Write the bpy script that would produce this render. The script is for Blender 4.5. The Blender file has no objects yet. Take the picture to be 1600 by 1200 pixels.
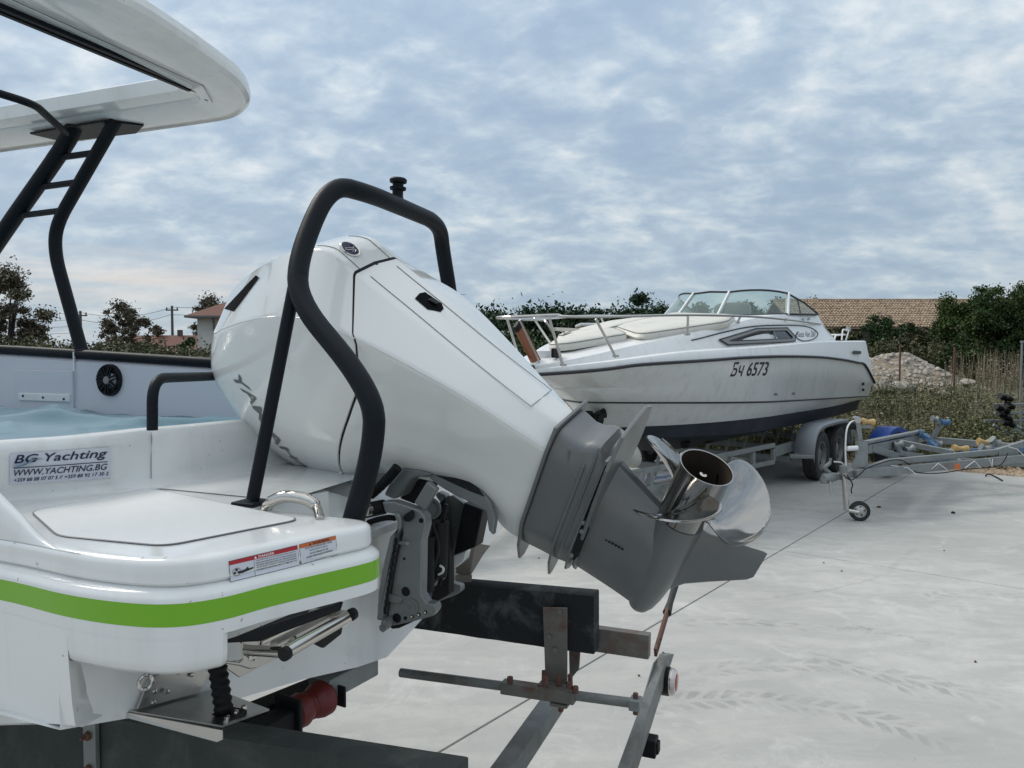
import bpy, bmesh, math, random
import numpy as np
from mathutils import Vector, Matrix, noise
from mathutils.bvhtree import BVHTree
random.seed(7); rng = np.random.default_rng(7)
SC = bpy.context.scene; COL = SC.collection
V = Vector
# ---------------------------------------------------------------- camera
FPX = 1200.0; HZY = 550.0; EYE = V((0, 0, 1.65)); PITCH = math.atan((600 - HZY) / FPX)
cam_data = bpy.data.cameras.new('camera'); cam = bpy.data.objects.new('camera', cam_data); COL.objects.link(cam)
cam.location = EYE; cam.rotation_euler = (math.pi / 2 - PITCH, 0, 0)
cam_data.sensor_width = 36; cam_data.lens = 36 * FPX / 1600; cam_data.clip_end = 3000; cam_data.clip_start = .05
SC.camera = cam
# ---------------------------------------------------------------- sky and sun
SUN_EL = math.radians(46); SUN_AZ = math.radians(-58)      # azimuth from +Y towards +X
world = bpy.data.worlds.new('World'); SC.world = world; world.use_nodes = True
wt = world.node_tree; wt.nodes.clear()
class NT:
    """tiny helper to wire shader nodes"""
    def __init__(s, tree): s.t = tree; s.n = tree.nodes; s.l = tree.links
    def put(s, sock, val):
        if val is None: return
        if isinstance(val, bpy.types.NodeSocket): s.l.new(val, sock)
        elif isinstance(val, bpy.types.Node): s.l.new(val.outputs[0], sock)
        else:
            try: sock.default_value = val
            except Exception:
                try: sock.default_value = (val, val, val, 1)
                except Exception: sock.default_value = (val, val, val)
    def node(s, kind, props=None, **ins):
        n = s.n.new(kind)
        for k, v in (props or {}).items(): setattr(n, k, v)
        for k, v in ins.items():
            key = int(k[1:]) if k[0] == 'i' and k[1:].isdigit() else k.replace('_', ' ')
            s.put(n.inputs[key], v)
        return n
    def math(s, op, a, b=None, c=None, clamp=False):
        n = s.n.new('ShaderNodeMath'); n.operation = op; n.use_clamp = clamp
        s.put(n.inputs[0], a); s.put(n.inputs[1], b)
        if c is not None: s.put(n.inputs[2], c)
        return n.outputs[0]
    def vmath(s, op, a, b=None, out=0):
        n = s.n.new('ShaderNodeVectorMath'); n.operation = op
        s.put(n.inputs[0], a); s.put(n.inputs[1], b); return n.outputs[out]
    def mix(s, f, a, b, blend='MIX'):
        n = s.n.new('ShaderNodeMix'); n.data_type = 'RGBA'; n.blend_type = blend
        s.put(n.inputs[0], f); s.put(n.inputs[6], rgba(a)); s.put(n.inputs[7], rgba(b)); return n.outputs[2]
    def ramp(s, f, stops, interp='LINEAR'):
        n = s.n.new('ShaderNodeValToRGB'); r = n.color_ramp; r.interpolation = interp
        while len(r.elements) < len(stops): r.elements.new(.5)
        for e, (p, c) in zip(r.elements, stops): e.position = p; e.color = rgba(c)
        s.put(n.inputs[0], f); return n.outputs[0]
    def noise(s, vec, scale, detail=4, rough=.5, dist=0, out=0):
        n = s.n.new('ShaderNodeTexNoise'); s.put(n.inputs['Vector'], vec)
        n.inputs['Scale'].default_value = scale; n.inputs['Detail'].default_value = detail
        n.inputs['Roughness'].default_value = rough; n.inputs['Distortion'].default_value = dist
        return n.outputs[out]
def rgba(c):
    if isinstance(c, (int, float)): return (c, c, c, 1)
    if isinstance(c, (tuple, list)) and len(c) == 3: return (*c, 1)
    return c
w = NT(wt)
tc = w.node('ShaderNodeTexCoord'); sep = w.node('ShaderNodeSeparateXYZ', Vector=tc.outputs['Generated'])
zz = w.math('MAXIMUM', sep.outputs[2], 0.0)
den = w.math('ADD', zz, .34)
cx = w.math('DIVIDE', sep.outputs[0], den); cy = w.math('DIVIDE', sep.outputs[1], den)
comb = w.node('ShaderNodeCombineXYZ', X=cx, Y=cy, Z=0.0)
cvec = w.node('ShaderNodeMapping', Vector=comb); cvec.inputs['Rotation'].default_value = (0, 0, .5); cvec.inputs['Scale'].default_value = (2.5, 3.0, 1); cvec.inputs['Location'].default_value = (3.1, 1.2, 0)
n1 = w.noise(cvec.outputs[0], 2.5, 8, .54, .25); n2 = w.noise(cvec.outputs[0], .42, 3, .5, .3); n3 = w.noise(cvec.outputs[0], 7.0, 5, .55, .35)
dens = w.math('ADD', w.math('MULTIPLY', n1, .62), w.math('ADD', w.math('MULTIPLY', n2, .46), w.math('MULTIPLY', n3, .22)))
cl = w.ramp(dens, [(.52, (.34, .44, .56)), (.60, (.385, .485, .595)), (.66, (.45, .545, .64)), (.72, (.555, .635, .695)), (.81, (.73, .77, .79))])
# slightly paler, warmer band low in the north-west where the cloud sheet breaks
low = w.math('SUBTRACT', 1.0, w.math('MULTIPLY', w.math('ABSOLUTE', w.math('SUBTRACT', zz, .085)), 24.0), clamp=True)
west = w.math('MULTIPLY', w.math('SUBTRACT', -.1, sep.outputs[0]), 3.2, clamp=True)
strk = w.noise(w.node('ShaderNodeMapping', Vector=tc.outputs['Generated'], Scale=(3, 3, 46)).outputs[0], 1.6, 5, .55, .4)
lw = w.math('MULTIPLY', w.math('MULTIPLY', low, west), w.ramp(strk, [(.4, 0.25), (.6, 1.0)]))
cl = w.mix(w.math('MULTIPLY', lw, .9), cl, (.82, .72, .65))
hz = w.math('SUBTRACT', 1.0, w.math('MULTIPLY', zz, 6.0), clamp=True)
cl = w.mix(w.math('MULTIPLY', hz, .45), cl, (.36, .47, .60))
# an overcast sky is brighter overhead than at the horizon
cl = w.mix(w.math('MULTIPLY', w.math('SUBTRACT', zz, .40), 1.6, clamp=True), cl, (.60, .62, .63))
scl = w.n.new('ShaderNodeVectorMath'); scl.operation = 'SCALE'; w.put(scl.inputs[0], cl); w.put(scl.inputs[3], w.math('MULTIPLY_ADD', w.math('POWER', zz, 1.5), 0.95, .93))
sky = w.node('ShaderNodeTexSky', dict(sky_type='NISHITA', sun_disc=False, sun_elevation=SUN_EL, sun_rotation=SUN_AZ))
bg1 = w.node('ShaderNodeBackground', Color=sky.outputs[0]); bg1.inputs[1].default_value = .10
bg2 = w.node('ShaderNodeBackground', Color=scl.outputs[0]); bg2.inputs[1].default_value = 1.0
mx = w.node('ShaderNodeMixShader', Fac=.86); wt.links.new(bg1.outputs[0], mx.inputs[1]); wt.links.new(bg2.outputs[0], mx.inputs[2])
wo = w.node('ShaderNodeOutputWorld'); wt.links.new(mx.outputs[0], wo.inputs[0])
sund = bpy.data.lights.new('sun', 'SUN'); sund.energy = 2.1; sund.angle = math.radians(24); sund.color = (1, .95, .87)
sun = bpy.data.objects.new('sun', sund); COL.objects.link(sun)
sdir = V((math.sin(SUN_AZ) * math.cos(SUN_EL), math.cos(SUN_AZ) * math.cos(SUN_EL), math.sin(SUN_EL)))
sun.rotation_euler = sdir.to_track_quat('Z', 'Y').to_euler(); sun.location = (0, 0, 30)
SC.view_settings.view_transform = 'Standard'; SC.view_settings.look = 'None'; SC.view_settings.exposure = 0.1; SC.view_settings.gamma = 1
SC.view_settings.use_curve_mapping = False
# ---------------------------------------------------------------- reading positions off the photograph's perspective
_f = V((0, math.cos(PITCH), -math.sin(PITCH))); _u = V((0, math.sin(PITCH), math.cos(PITCH)))
def ray(px, py): return _f + V((1, 0, 0)) * ((px - 800) / FPX) + _u * ((600 - py) / FPX)
def at(px, py, d): r = ray(px, py); return EYE + r * (d / r.y)
def on_plane(px, py, o, n): r = ray(px, py); return EYE + r * ((V(o) - EYE).dot(n) / r.dot(n))
def ground(px, py, z=0): return on_plane(px, py, (0, 0, z), V((0, 0, 1)))
# ---------------------------------------------------------------- object helpers
ORG = {}
def props(o, label=None, cat=None, group=None, kind=None):
    if label: o['label'] = label
    if cat: o['category'] = cat
    if group: o['group'] = group
    if kind: o['kind'] = kind
    return o
def thing(name, loc, label, cat, group=None):
    o = bpy.data.objects.new(name, None); COL.objects.link(o); o.location = loc; ORG[o.name] = V(loc); o.empty_display_size = .2
    return props(o, label, cat, group)
def rootorg(p):
    while p is not None:
        if p.name in ORG: return ORG[p.name]
        p = p.parent
    return V((0, 0, 0))
def copy_tree(o, parent=None):
    c = o.copy(); COL.objects.link(c); c.parent = parent
    for ch in list(o.children): copy_tree(ch, c)
    if o.name in ORG: ORG[c.name] = ORG[o.name]
    return c
class MB:
    def __init__(s): s.v = []; s.f = []
    def add(s, vs, fs):
        b = len(s.v); s.v += [tuple(v) for v in vs]; s.f += [tuple(b + i for i in f) for f in fs]; return s
    def box(s, c, size, X=V((1, 0, 0)), Y=V((0, 1, 0)), Z=V((0, 0, 1))):
        c = V(c); h = [k / 2 for k in size]
        vs = [c + X * (sx * h[0]) + Y * (sy * h[1]) + Z * (sz * h[2]) for sx in (-1, 1) for sy in (-1, 1) for sz in (-1, 1)]
        return s.add(vs, [(0, 1, 3, 2), (4, 6, 7, 5), (0, 4, 5, 1), (2, 3, 7, 6), (0, 2, 6, 4), (1, 5, 7, 3)])
    def beam(s, a, b, wd, ht, up=V((0, 0, 1))):
        a = V(a); b = V(b); X = (b - a).normalized(); Y = up.cross(X).normalized(); Z = X.cross(Y)
        return s.box((a + b) / 2, ((b - a).length, wd, ht), X, Y, Z)
    def tube(s, pts, r, n=12, cap=True, close=False):
        pts = [V(p) for p in pts]; m = len(pts); rr = r if isinstance(r, (list, tuple)) else [r] * m
        T = []
        for i in range(m):
            a = pts[(i - 1) % m] if (i > 0 or close) else pts[i]; b = pts[(i + 1) % m] if (i < m - 1 or close) else pts[i]
            T.append((b - a).normalized())
        nrm = T[0].orthogonal().normalized(); vs = []; fs = []
        for i in range(m):
            nrm = (nrm - T[i] * nrm.dot(T[i])).normalized(); bi = T[i].cross(nrm)
            for k in range(n):
                an = 2 * math.pi * k / n; vs.append(pts[i] + (nrm * math.cos(an) + bi * math.sin(an)) * rr[i])
        for i in range(m - 1 + (1 if close else 0)):
            j = (i + 1) % m
            for k in range(n): fs.append((i * n + k, i * n + (k + 1) % n, j * n + (k + 1) % n, j * n + k))
        if cap and not close: fs += [tuple(range(n))[::-1], tuple((m - 1) * n + k for k in range(n))]
        return s.add(vs, fs)
    def cyl(s, a, b, r, n=20, r2=None): return s.tube([a, b], [r, r if r2 is None else r2], n)
    def rings(s, rs, close=True, cap0=True, cap1=True):
        n = len(rs[0]); vs = [v for r in rs for v in r]; fs = []
        for i in range(len(rs) - 1):
            for k in range(n if close else n - 1):
                fs.append((i * n + k, i * n + (k + 1) % n, (i + 1) * n + (k + 1) % n, (i + 1) * n + k))
        if close and cap0: fs.append(tuple(range(n))[::-1])
        if close and cap1: fs.append(tuple((len(rs) - 1) * n + k for k in range(n)))
        return s.add(vs, fs)
    def lathe(s, prof, o, ax, n=28, close=False):
        """prof: (radius, height along ax)"""
        ax = V(ax).normalized(); e = ax.orthogonal().normalized(); g = ax.cross(e); o = V(o)
        rs = [[o + ax * h + (e * math.cos(2 * math.pi * k / n) + g * math.sin(2 * math.pi * k / n)) * r for k in range(n)] for r, h in prof]
        return s.rings(rs + ([rs[0]] if close else []), cap0=not close and prof[0][0] > 1e-4, cap1=not close and prof[-1][0] > 1e-4)
    def prism(s, poly, d):
        poly = [V(p) for p in poly]; n = len(poly); d = V(d)
        return s.add(poly + [p + d for p in poly], [tuple(range(n))[::-1], tuple(range(n, 2 * n))] + [(i, (i + 1) % n, n + (i + 1) % n, n + i) for i in range(n)])
    def build(s, name, mat, parent=None, smooth=35, bevel=0, seg=2, local=False, sub=0, solid=0, weld=False):
        org = V((0, 0, 0)) if local else rootorg(parent)
        me = bpy.data.meshes.new(name)
        me.from_pydata([tuple(V(v) - org) for v in s.v], [], s.f)
        bm = bmesh.new(); bm.from_mesh(me)
        if weld: bmesh.ops.remove_doubles(bm, verts=bm.verts, dist=1e-4)
        bmesh.ops.recalc_face_normals(bm, faces=bm.faces); bm.to_mesh(me); bm.free()
        o = bpy.data.objects.new(name, me); COL.objects.link(o); o.parent = parent
        me.materials.append(mat)
        if smooth:
            me.polygons.foreach_set('use_smooth', [True] * len(me.polygons)); me.set_sharp_from_angle(angle=math.radians(smooth))
        if solid: m = o.modifiers.new('solid', 'SOLIDIFY'); m.thickness = solid; m.offset = -1
        if bevel:
            m = o.modifiers.new('bevel', 'BEVEL'); m.width = bevel; m.segments = seg; m.limit_method = 'ANGLE'; m.angle_limit = math.radians(40); m.harden_normals = bool(smooth)
        if sub: m = o.modifiers.new('sub', 'SUBSURF'); m.levels = sub; m.render_levels = sub
        return o
def crv(pts, n=8, closed=False):
    """Catmull-Rom through the points"""
    P = [V(p) for p in pts]; out = []; m = len(P)
    for i in range(m if closed else m - 1):
        g = (lambda k: P[k % m]) if closed else (lambda k: P[min(max(k, 0), m - 1)])
        a, b, c, d = g(i - 1), g(i), g(i + 1), g(i + 2)
        for j in range(n):
            t = j / n; out.append(.5 * ((2 * b) + (c - a) * t + (2 * a - 5 * b + 4 * c - d) * t * t + (3 * b - 3 * c + d - a) * t ** 3))
    if not closed: out.append(P[-1])
    return out
def fillet(pts, r, n=6, closed=False):
    """polyline with rounded corners; r single or per point"""
    P = [V(p) for p in pts]; m = len(P); out = []
    for i in range(m):
        if not closed and i in (0, m - 1): out.append(P[i]); continue
        a, b, c = P[(i - 1) % m], P[i], P[(i + 1) % m]; rr = r[i] if isinstance(r, (list, tuple)) else r
        if rr <= 0: out.append(b); continue
        d1 = min(rr, (a - b).length * .49); d2 = min(rr, (c - b).length * .49)
        p0 = b + (a - b).normalized() * d1; p2 = b + (c - b).normalized() * d2
        for j in range(n + 1):
            t = j / n; out.append(p0 * (1 - t) ** 2 + b * 2 * t * (1 - t) + p2 * t * t)
    return out
def lerp_tab(tab, x):
    if x <= tab[0][0]: return tab[0][1]
    for (a, b), (c, d) in zip(tab, tab[1:]):
        if x <= c: return b + (d - b) * (x - a) / (c - a)
    return tab[-1][1]
def smooth_tab(tab, x):
    if x <= tab[0][0]: return tab[0][1]
    if x >= tab[-1][0]: return tab[-1][1]
    for i in range(len(tab) - 1):
        if x <= tab[i + 1][0]:
            x0, y0 = tab[i]; x1, y1 = tab[i + 1]; hh = x1 - x0; t = (x - x0) / hh
            m0 = (y1 - tab[i - 1][1]) / (x1 - tab[i - 1][0]) if i > 0 else (y1 - y0) / hh
            m1 = (tab[i + 2][1] - y0) / (tab[i + 2][0] - x0) if i + 2 < len(tab) else (y1 - y0) / hh
            return (2*t**3-3*t*t+1)*y0 + (t**3-2*t*t+t)*hh*m0 + (-2*t**3+3*t*t)*y1 + (t**3-t*t)*hh*m1
def text_mesh(s, size, shear=0, bold=0, depth=.0, align='LEFT', spacing=1.0, xs=1.0):
    cu = bpy.data.curves.new('lettering', 'FONT'); cu.body = s; cu.size = size; cu.shear = shear; cu.offset = bold; cu.extrude = depth
    cu.align_x = align; cu.space_character = spacing; cu.resolution_u = 3
    o = bpy.data.objects.new('lettering', cu); me = bpy.data.meshes.new_from_object(o); bpy.data.objects.remove(o); bpy.data.curves.remove(cu)
    if xs != 1.0:
        for v in me.vertices: v.co.x *= xs
    return me
def put_text(s, size, o, X, Y, mat, parent, name='lettering', fit=None, **kw):
    """text on a plane: origin o (baseline left), unit X along the line, Y up the letters; fit = wanted width"""
    me = text_mesh(s, size, **kw)
    X = V(X).normalized(); Y = V(Y); Y = (Y - X * Y.dot(X)).normalized(); N = X.cross(Y); org = rootorg(parent)
    k = 1
    if fit:
        wd = max(v.co.x for v in me.vertices) - min(v.co.x for v in me.vertices); k = fit / wd
    for v in me.vertices:
        c = v.co.copy(); v.co = V(o) - org + X * c.x * k + Y * c.y + N * c.z
    ob = bpy.data.objects.new(name, me); COL.objects.link(ob); ob.parent = parent; me.materials.clear(); me.materials.append(mat); return ob
def mesh_bvh(*obs):
    vs, fs = [], []
    for o in obs:
        org = rootorg(o.parent) if o.parent else V((0, 0, 0)); b_ = len(vs); vs += [v.co + org for v in o.data.vertices]; fs += [tuple(b_ + i for i in p.vertices) for p in o.data.polygons]
    return BVHTree.FromPolygons(vs, fs)
def shit(bv, px, py, out=.0008):
    loc, n, i, d = bv.ray_cast(EYE, ray(px, py).normalized())
    if loc is None: return None
    if n.dot(ray(px, py)) > 0: n = -n
    return loc + n * out
def quad_uv(q, s, t):
    a, b, c, d = q; x0 = a[0] + (b[0] - a[0]) * s; y0 = a[1] + (b[1] - a[1]) * s; x1 = d[0] + (c[0] - d[0]) * s; y1 = d[1] + (c[1] - d[1]) * s
    return x0 + (x1 - x0) * t, y0 + (y1 - y0) * t
def surf_patch(bv, q, name, m, parent, out=.0008, nx=12, ny=3, s0=0, s1=1, t0=0, t1=1):
    P = []
    for j in range(ny + 1):
        for i in range(nx + 1):
            p = shit(bv, *quad_uv(q, s0 + (s1 - s0) * i / nx, t0 + (t1 - t0) * j / ny), out); P.append(p if p is not None else (P[-1] if P else V((0, 0, 0))))
    return MB().add(P, [(j * (nx + 1) + i, j * (nx + 1) + i + 1, (j + 1) * (nx + 1) + i + 1, (j + 1) * (nx + 1) + i) for j in range(ny) for i in range(nx)]).build(name, m, parent, smooth=60)
def surf_text(bv, s, q, name, m, parent, out=.0012, s0=0, s1=1, t0=0, t1=1, cuts=1, desc=True, **kw):
    '''lettering laid on a surface: q are the corners (bottom left, bottom right, top right, top left)'''
    me = text_mesh(s, 1.0, **kw); X = [v.co.x for v in me.vertices]; Y = [v.co.y for v in me.vertices]; x0, x1, y0, y1 = min(X), max(X), min(Y), max(Y)
    if cuts:
        b_ = bmesh.new(); b_.from_mesh(me); bmesh.ops.triangulate(b_, faces=b_.faces); bmesh.ops.subdivide_edges(b_, edges=b_.edges, cuts=cuts); b_.to_mesh(me); b_.free()
    org = rootorg(parent); last = None
    for v in me.vertices:
        p = shit(bv, *quad_uv(q, s0 + (s1 - s0) * (v.co.x - x0) / (x1 - x0), t0 + (t1 - t0) * (v.co.y - y0) / (y1 - y0)), out)
        if p is None: p = last or V((0, 0, 0))
        last = p; v.co = p - org
    o = bpy.data.objects.new(name, me); COL.objects.link(o); o.parent = parent; me.materials.clear(); me.materials.append(m); return o
# ---------------------------------------------------------------- materials
MATS = {}
def mat(name, col, rough=.5, metal=0, coat=0, var=.0, streak=None, vscale=8, bump=0, bscale=60, dirt=None, dscale=3, damt=.5, rvar=0, spec=.5, ccoat=.05, coords='Object', dlo=.5, dhi=.72):
    m = bpy.data.materials.new(name); m.use_nodes = True; t = NT(m.node_tree); b = m.node_tree.nodes['Principled BSDF']
    tcn = t.node('ShaderNodeTexCoord'); ve = tcn.outputs[coords]; c = rgba(col)
    if var:
        nn = t.noise(ve, vscale, 5, .6); c = t.mix(nn, tuple(k * (1 - var) for k in col[:3]), tuple(min(1, k * (1 + var)) for k in col[:3]))
    if dirt:
        dn = t.noise(ve, dscale, 8, .65, .3); f = t.math('MULTIPLY', t.ramp(dn, [(dlo, 0.0), (dhi, 1.0)]), damt); c = t.mix(f, c, dirt)
    if streak:
        sn = t.noise(t.node('ShaderNodeMapping', Vector=ve, Scale=(7, 7, .5)).outputs[0], 1.6, 7, .6, .1); f2 = t.math('MULTIPLY', t.ramp(sn, [(.52, 0.0), (.72, 1.0)]), .35); c = t.mix(f2, c, streak)
        s2 = t.noise(ve, 70, 2, .5); c = t.mix(t.math('MULTIPLY', t.ramp(s2, [(.735, 0.0), (.75, 1.0)]), .6), c, tuple(k * .45 for k in streak))
    t.put(b.inputs['Base Color'], c); b.inputs['Roughness'].default_value = rough; b.inputs['Metallic'].default_value = metal
    b.inputs['Specular IOR Level'].default_value = spec
    if coat: b.inputs['Coat Weight'].default_value = coat; b.inputs['Coat Roughness'].default_value = ccoat
    if rvar:
        rn = t.noise(ve, vscale * 1.7, 6, .6); t.put(b.inputs['Roughness'], t.math('MULTIPLY_ADD', rn, rvar * 2, rough - rvar))
    if bump:
        bn = t.noise(ve, bscale, 4, .6); bp = t.node('ShaderNodeBump', Height=bn); bp.inputs['Strength'].default_value = bump; bp.inputs['Distance'].default_value = .002
        t.put(b.inputs['Normal'], bp.outputs[0])
    MATS[name] = m; return m
GEL = mat('gelcoat', (.76, .77, .76), .16, 0, .25, var=.02, vscale=3, dirt=(.60, .59, .55), dscale=2.2, damt=.35, rvar=.04, ccoat=.08, streak=(.55, .54, .50))
NONSKID = mat('nonskid', (.74, .75, .74), .42, var=.03, vscale=30, bump=.5, bscale=420, dirt=(.60, .58, .53), dscale=5, damt=.35)
COWL = mat('cowl_paint', (.76, .77, .745), .13, 0, .6, var=.01, vscale=2, ccoat=.04, rvar=.02)
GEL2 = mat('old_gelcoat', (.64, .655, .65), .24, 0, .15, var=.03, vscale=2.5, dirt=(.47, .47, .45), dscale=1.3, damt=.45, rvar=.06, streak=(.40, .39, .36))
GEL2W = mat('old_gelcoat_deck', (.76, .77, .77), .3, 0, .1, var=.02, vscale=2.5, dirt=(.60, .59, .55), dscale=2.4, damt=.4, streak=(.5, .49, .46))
INNER = mat('inner_liner', (.60, .61, .66), .4, 0, .1, var=.02, vscale=2, dirt=(.55, .55, .58), dscale=2, damt=.2)
BLACKPC = mat('black_powdercoat', (.005, .0075, .011), .5, var=.15, vscale=20, bump=.12, bscale=500, rvar=.05, spec=.2)
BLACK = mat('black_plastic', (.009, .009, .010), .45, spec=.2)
RUBBER = mat('rubber', (.018, .018, .019), .7, var=.2, vscale=30, dirt=(.10, .095, .085), dscale=9, damt=.35)
MATTE = mat('matte_black', (.006, .006, .007), .8, spec=.05)
PROPM = mat('propeller_stainless', (.38, .37, .355), .10, 1, var=.10, vscale=14, rvar=.05, dirt=(.11, .10, .09), dscale=9, damt=.45)
CHROME = mat('polished_stainless', (.60, .57, .53), .07, 1, var=.04, vscale=20, rvar=.03)
STEEL = mat('brushed_stainless', (.52, .51, .49), .3, 1, var=.08, vscale=30, bump=.15, bscale=250, rvar=.06)
ALU = mat('engine_grey', (.185, .192, .193), .42, .4, .15, var=.08, vscale=10, rvar=.08, ccoat=.3, dirt=(.13, .135, .135), dscale=7, damt=.5)
ALUL = mat('bracket_grey', (.205, .215, .215), .42, .4, .1, var=.08, vscale=14, dirt=(.10, .105, .105), dscale=10, damt=.4, rvar=.06)
DARK = mat('engine_dark', (.014, .015, .016), .6, .1, var=.3, vscale=30, spec=.25)
GALV = mat('galvanised', (.25, .268, .265), .55, .5, var=.22, vscale=16, bump=.2, bscale=80, dirt=(.16, .17, .17), dscale=5, damt=.6, rvar=.1)
GALVW = mat('worn_galvanised', (.20, .21, .205), .6, .35, var=.3, vscale=18, bump=.35, bscale=80, dirt=(.085, .07, .055), dscale=6, damt=.75, dlo=.44, dhi=.66, rvar=.1)
RUSTY = mat('rusty_galvanised', (.17, .165, .15), .6, .4, var=.25, vscale=14, bump=.4, bscale=90, dirt=(.13, .055, .03), dscale=7, damt=.85, dlo=.46, dhi=.62)
RUST = mat('rust', (.13, .06, .045), .8, .1, var=.5, vscale=18, bump=.6, bscale=90, dirt=(.05, .035, .03), dscale=14, damt=.7)
GREEN = mat('green_stripe', (.165, .42, .008), .3, 0, .15, var=.02, vscale=3)
TEAL = mat('teal_stripe', (.0, .14, .17), .25, 0, .3)
NAVY = mat('navy_antifoul', (.006, .009, .018), .55, var=.25, vscale=6, dirt=(.035, .05, .07), dscale=3, damt=.5)
TRIM = mat('dark_trim', (.012, .014, .02), .4)
GREYTRIM = mat('grey_trim', (.22, .22, .21), .5, var=.1, vscale=20)
INK = mat('navy_ink', (.012, .014, .06), .5); INKB = mat('black_ink', (.012, .012, .014), .5); INKW = mat('white_ink', (.8, .8, .8), .5); INKG = mat('grey_ink', (.13, .135, .14), .35)
PAPER = mat('sticker_film', (.62, .64, .70), .3, var=.02, vscale=9); RED = mat('sticker_red', (.42, .015, .03), .35); ORANGE = mat('sticker_orange', (.55, .13, .03), .35)
REDRUB = mat('red_roller', (.14, .010, .008), .45, var=.25, vscale=20, dirt=(.05, .02, .015), dscale=9, damt=.5)
YELRUB = mat('yellow_roller', (.50, .33, .13), .5, var=.2, vscale=20, dirt=(.2, .15, .08), dscale=14, damt=.6)
BLUEP = mat('blue_plastic', (.015, .07, .33), .4, var=.15, vscale=8, dirt=(.02, .05, .15), dscale=6, damt=.4)
BLUEG = mat('blue_faded_plastic', (.05, .13, .25), .5, var=.2, vscale=14, dirt=(.3, .33, .36), dscale=10, damt=.6)
CUSH = mat('cream_vinyl', (.62, .60, .54), .5, var=.05, vscale=4, bump=.25, bscale=12, dirt=(.36, .34, .29), dscale=6, damt=.4)
WOOD = mat('orange_wood', (.26, .085, .03), .5, var=.35, vscale=9, bump=.2, bscale=60)
LENSR = mat('red_lens', (.30, .02, .015), .15, 0, .5); LENSC = mat('clear_lens', (.55, .5, .48), .12, .4, .5); LENSO = mat('orange_reflector', (.55, .13, .03), .35)
ROCK = mat('rock', (.36, .325, .28), .9, var=.3, vscale=3, bump=.6, bscale=14, dirt=(.22, .18, .14), dscale=2.5, damt=.7, coords='Object')
BARK = mat('bark', (.055, .045, .038), .9, var=.3, vscale=6)
PLAST = mat('white_render', (.56, .56, .54), .8, var=.05, vscale=1.5, dirt=(.4, .39, .36), dscale=1.2, damt=.5)
WALLB = mat('old_wall', (.10, .085, .07), .9, var=.3, vscale=1.5)
TILE = mat('roof_tile', (.37, .275, .19), .85, var=.3, vscale=2.2, dirt=(.15, .11, .085), dscale=3.2, damt=.75, dlo=.42, dhi=.62)
TILER = mat('red_roof', (.13, .052, .036), .85, var=.3, vscale=2.5, dirt=(.10, .06, .05), dscale=1.5, damt=.6)
WINDK = mat('dark_window', (.02, .025, .03), .12)
def glass(name, col, alpha):
    m = bpy.data.materials.new(name); m.use_nodes = True; t = NT(m.node_tree); b = m.node_tree.nodes['Principled BSDF']; out = m.node_tree.nodes['Material Output']
    b.inputs['Base Color'].default_value = rgba(col); b.inputs['Roughness'].default_value = .05
    tr = t.node('ShaderNodeBsdfTransparent', Color=rgba((.82, .93, .90))); lw = t.node('ShaderNodeLayerWeight', Blend=.35)
    f = t.math('MULTIPLY_ADD', lw.outputs[0], .5, alpha, clamp=True); mxs = t.node('ShaderNodeMixShader', Fac=f)
    m.node_tree.links.new(tr.outputs[0], mxs.inputs[1]); m.node_tree.links.new(b.outputs[0], mxs.inputs[2]); m.node_tree.links.new(mxs.outputs[0], out.inputs[0]); return m
GLASS = glass('windscreen_glass', (.30, .38, .36), .30)
def leafmat(name, a, b_, c_=None, sc=1.3):
    m = bpy.data.materials.new(name); m.use_nodes = True; t = NT(m.node_tree); b = m.node_tree.nodes['Principled BSDF']
    g = t.node('ShaderNodeNewGeometry'); ri = g.outputs['Random Per Island']; nn = t.noise(g.outputs['Position'], sc, 4, .6)
    c = t.mix(t.ramp(nn, [(.38, 0.0), (.62, 1.0)]), a, b_); c = t.mix(t.ramp(ri, [(.7, 0.0), (.98, 1.0)]), c, c_ or tuple(k * 1.5 for k in b_))
    t.put(b.inputs['Base Color'], c); b.inputs['Roughness'].default_value = .6; b.inputs['Specular IOR Level'].default_value = .25; return m
LF_DARK = leafmat('leaf_dark', (.018, .042, .014), (.035, .068, .022), (.06, .10, .03))
LF_PINE = leafmat('leaf_pine', (.014, .034, .016), (.024, .052, .022), (.04, .07, .03))
LF_BROWN = leafmat('leaf_autumn', (.058, .056, .034), (.115, .098, .066), (.21, .185, .14), 1.4)
LF_OLIVE = leafmat('leaf_olive', (.045, .055, .022), (.085, .088, .04), (.13, .12, .065))
LF_WEED = leafmat('weed', (.062, .080, .028), (.135, .128, .060), (.26, .22, .13), .55)
LF_DRY = leafmat('dry_stalk', (.16, .13, .085), (.24, .20, .14), (.32, .28, .2))
LF_BUSH = leafmat('leaf_bush', (.020, .048, .014), (.05, .085, .022), (.085, .12, .03), .8)
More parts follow.
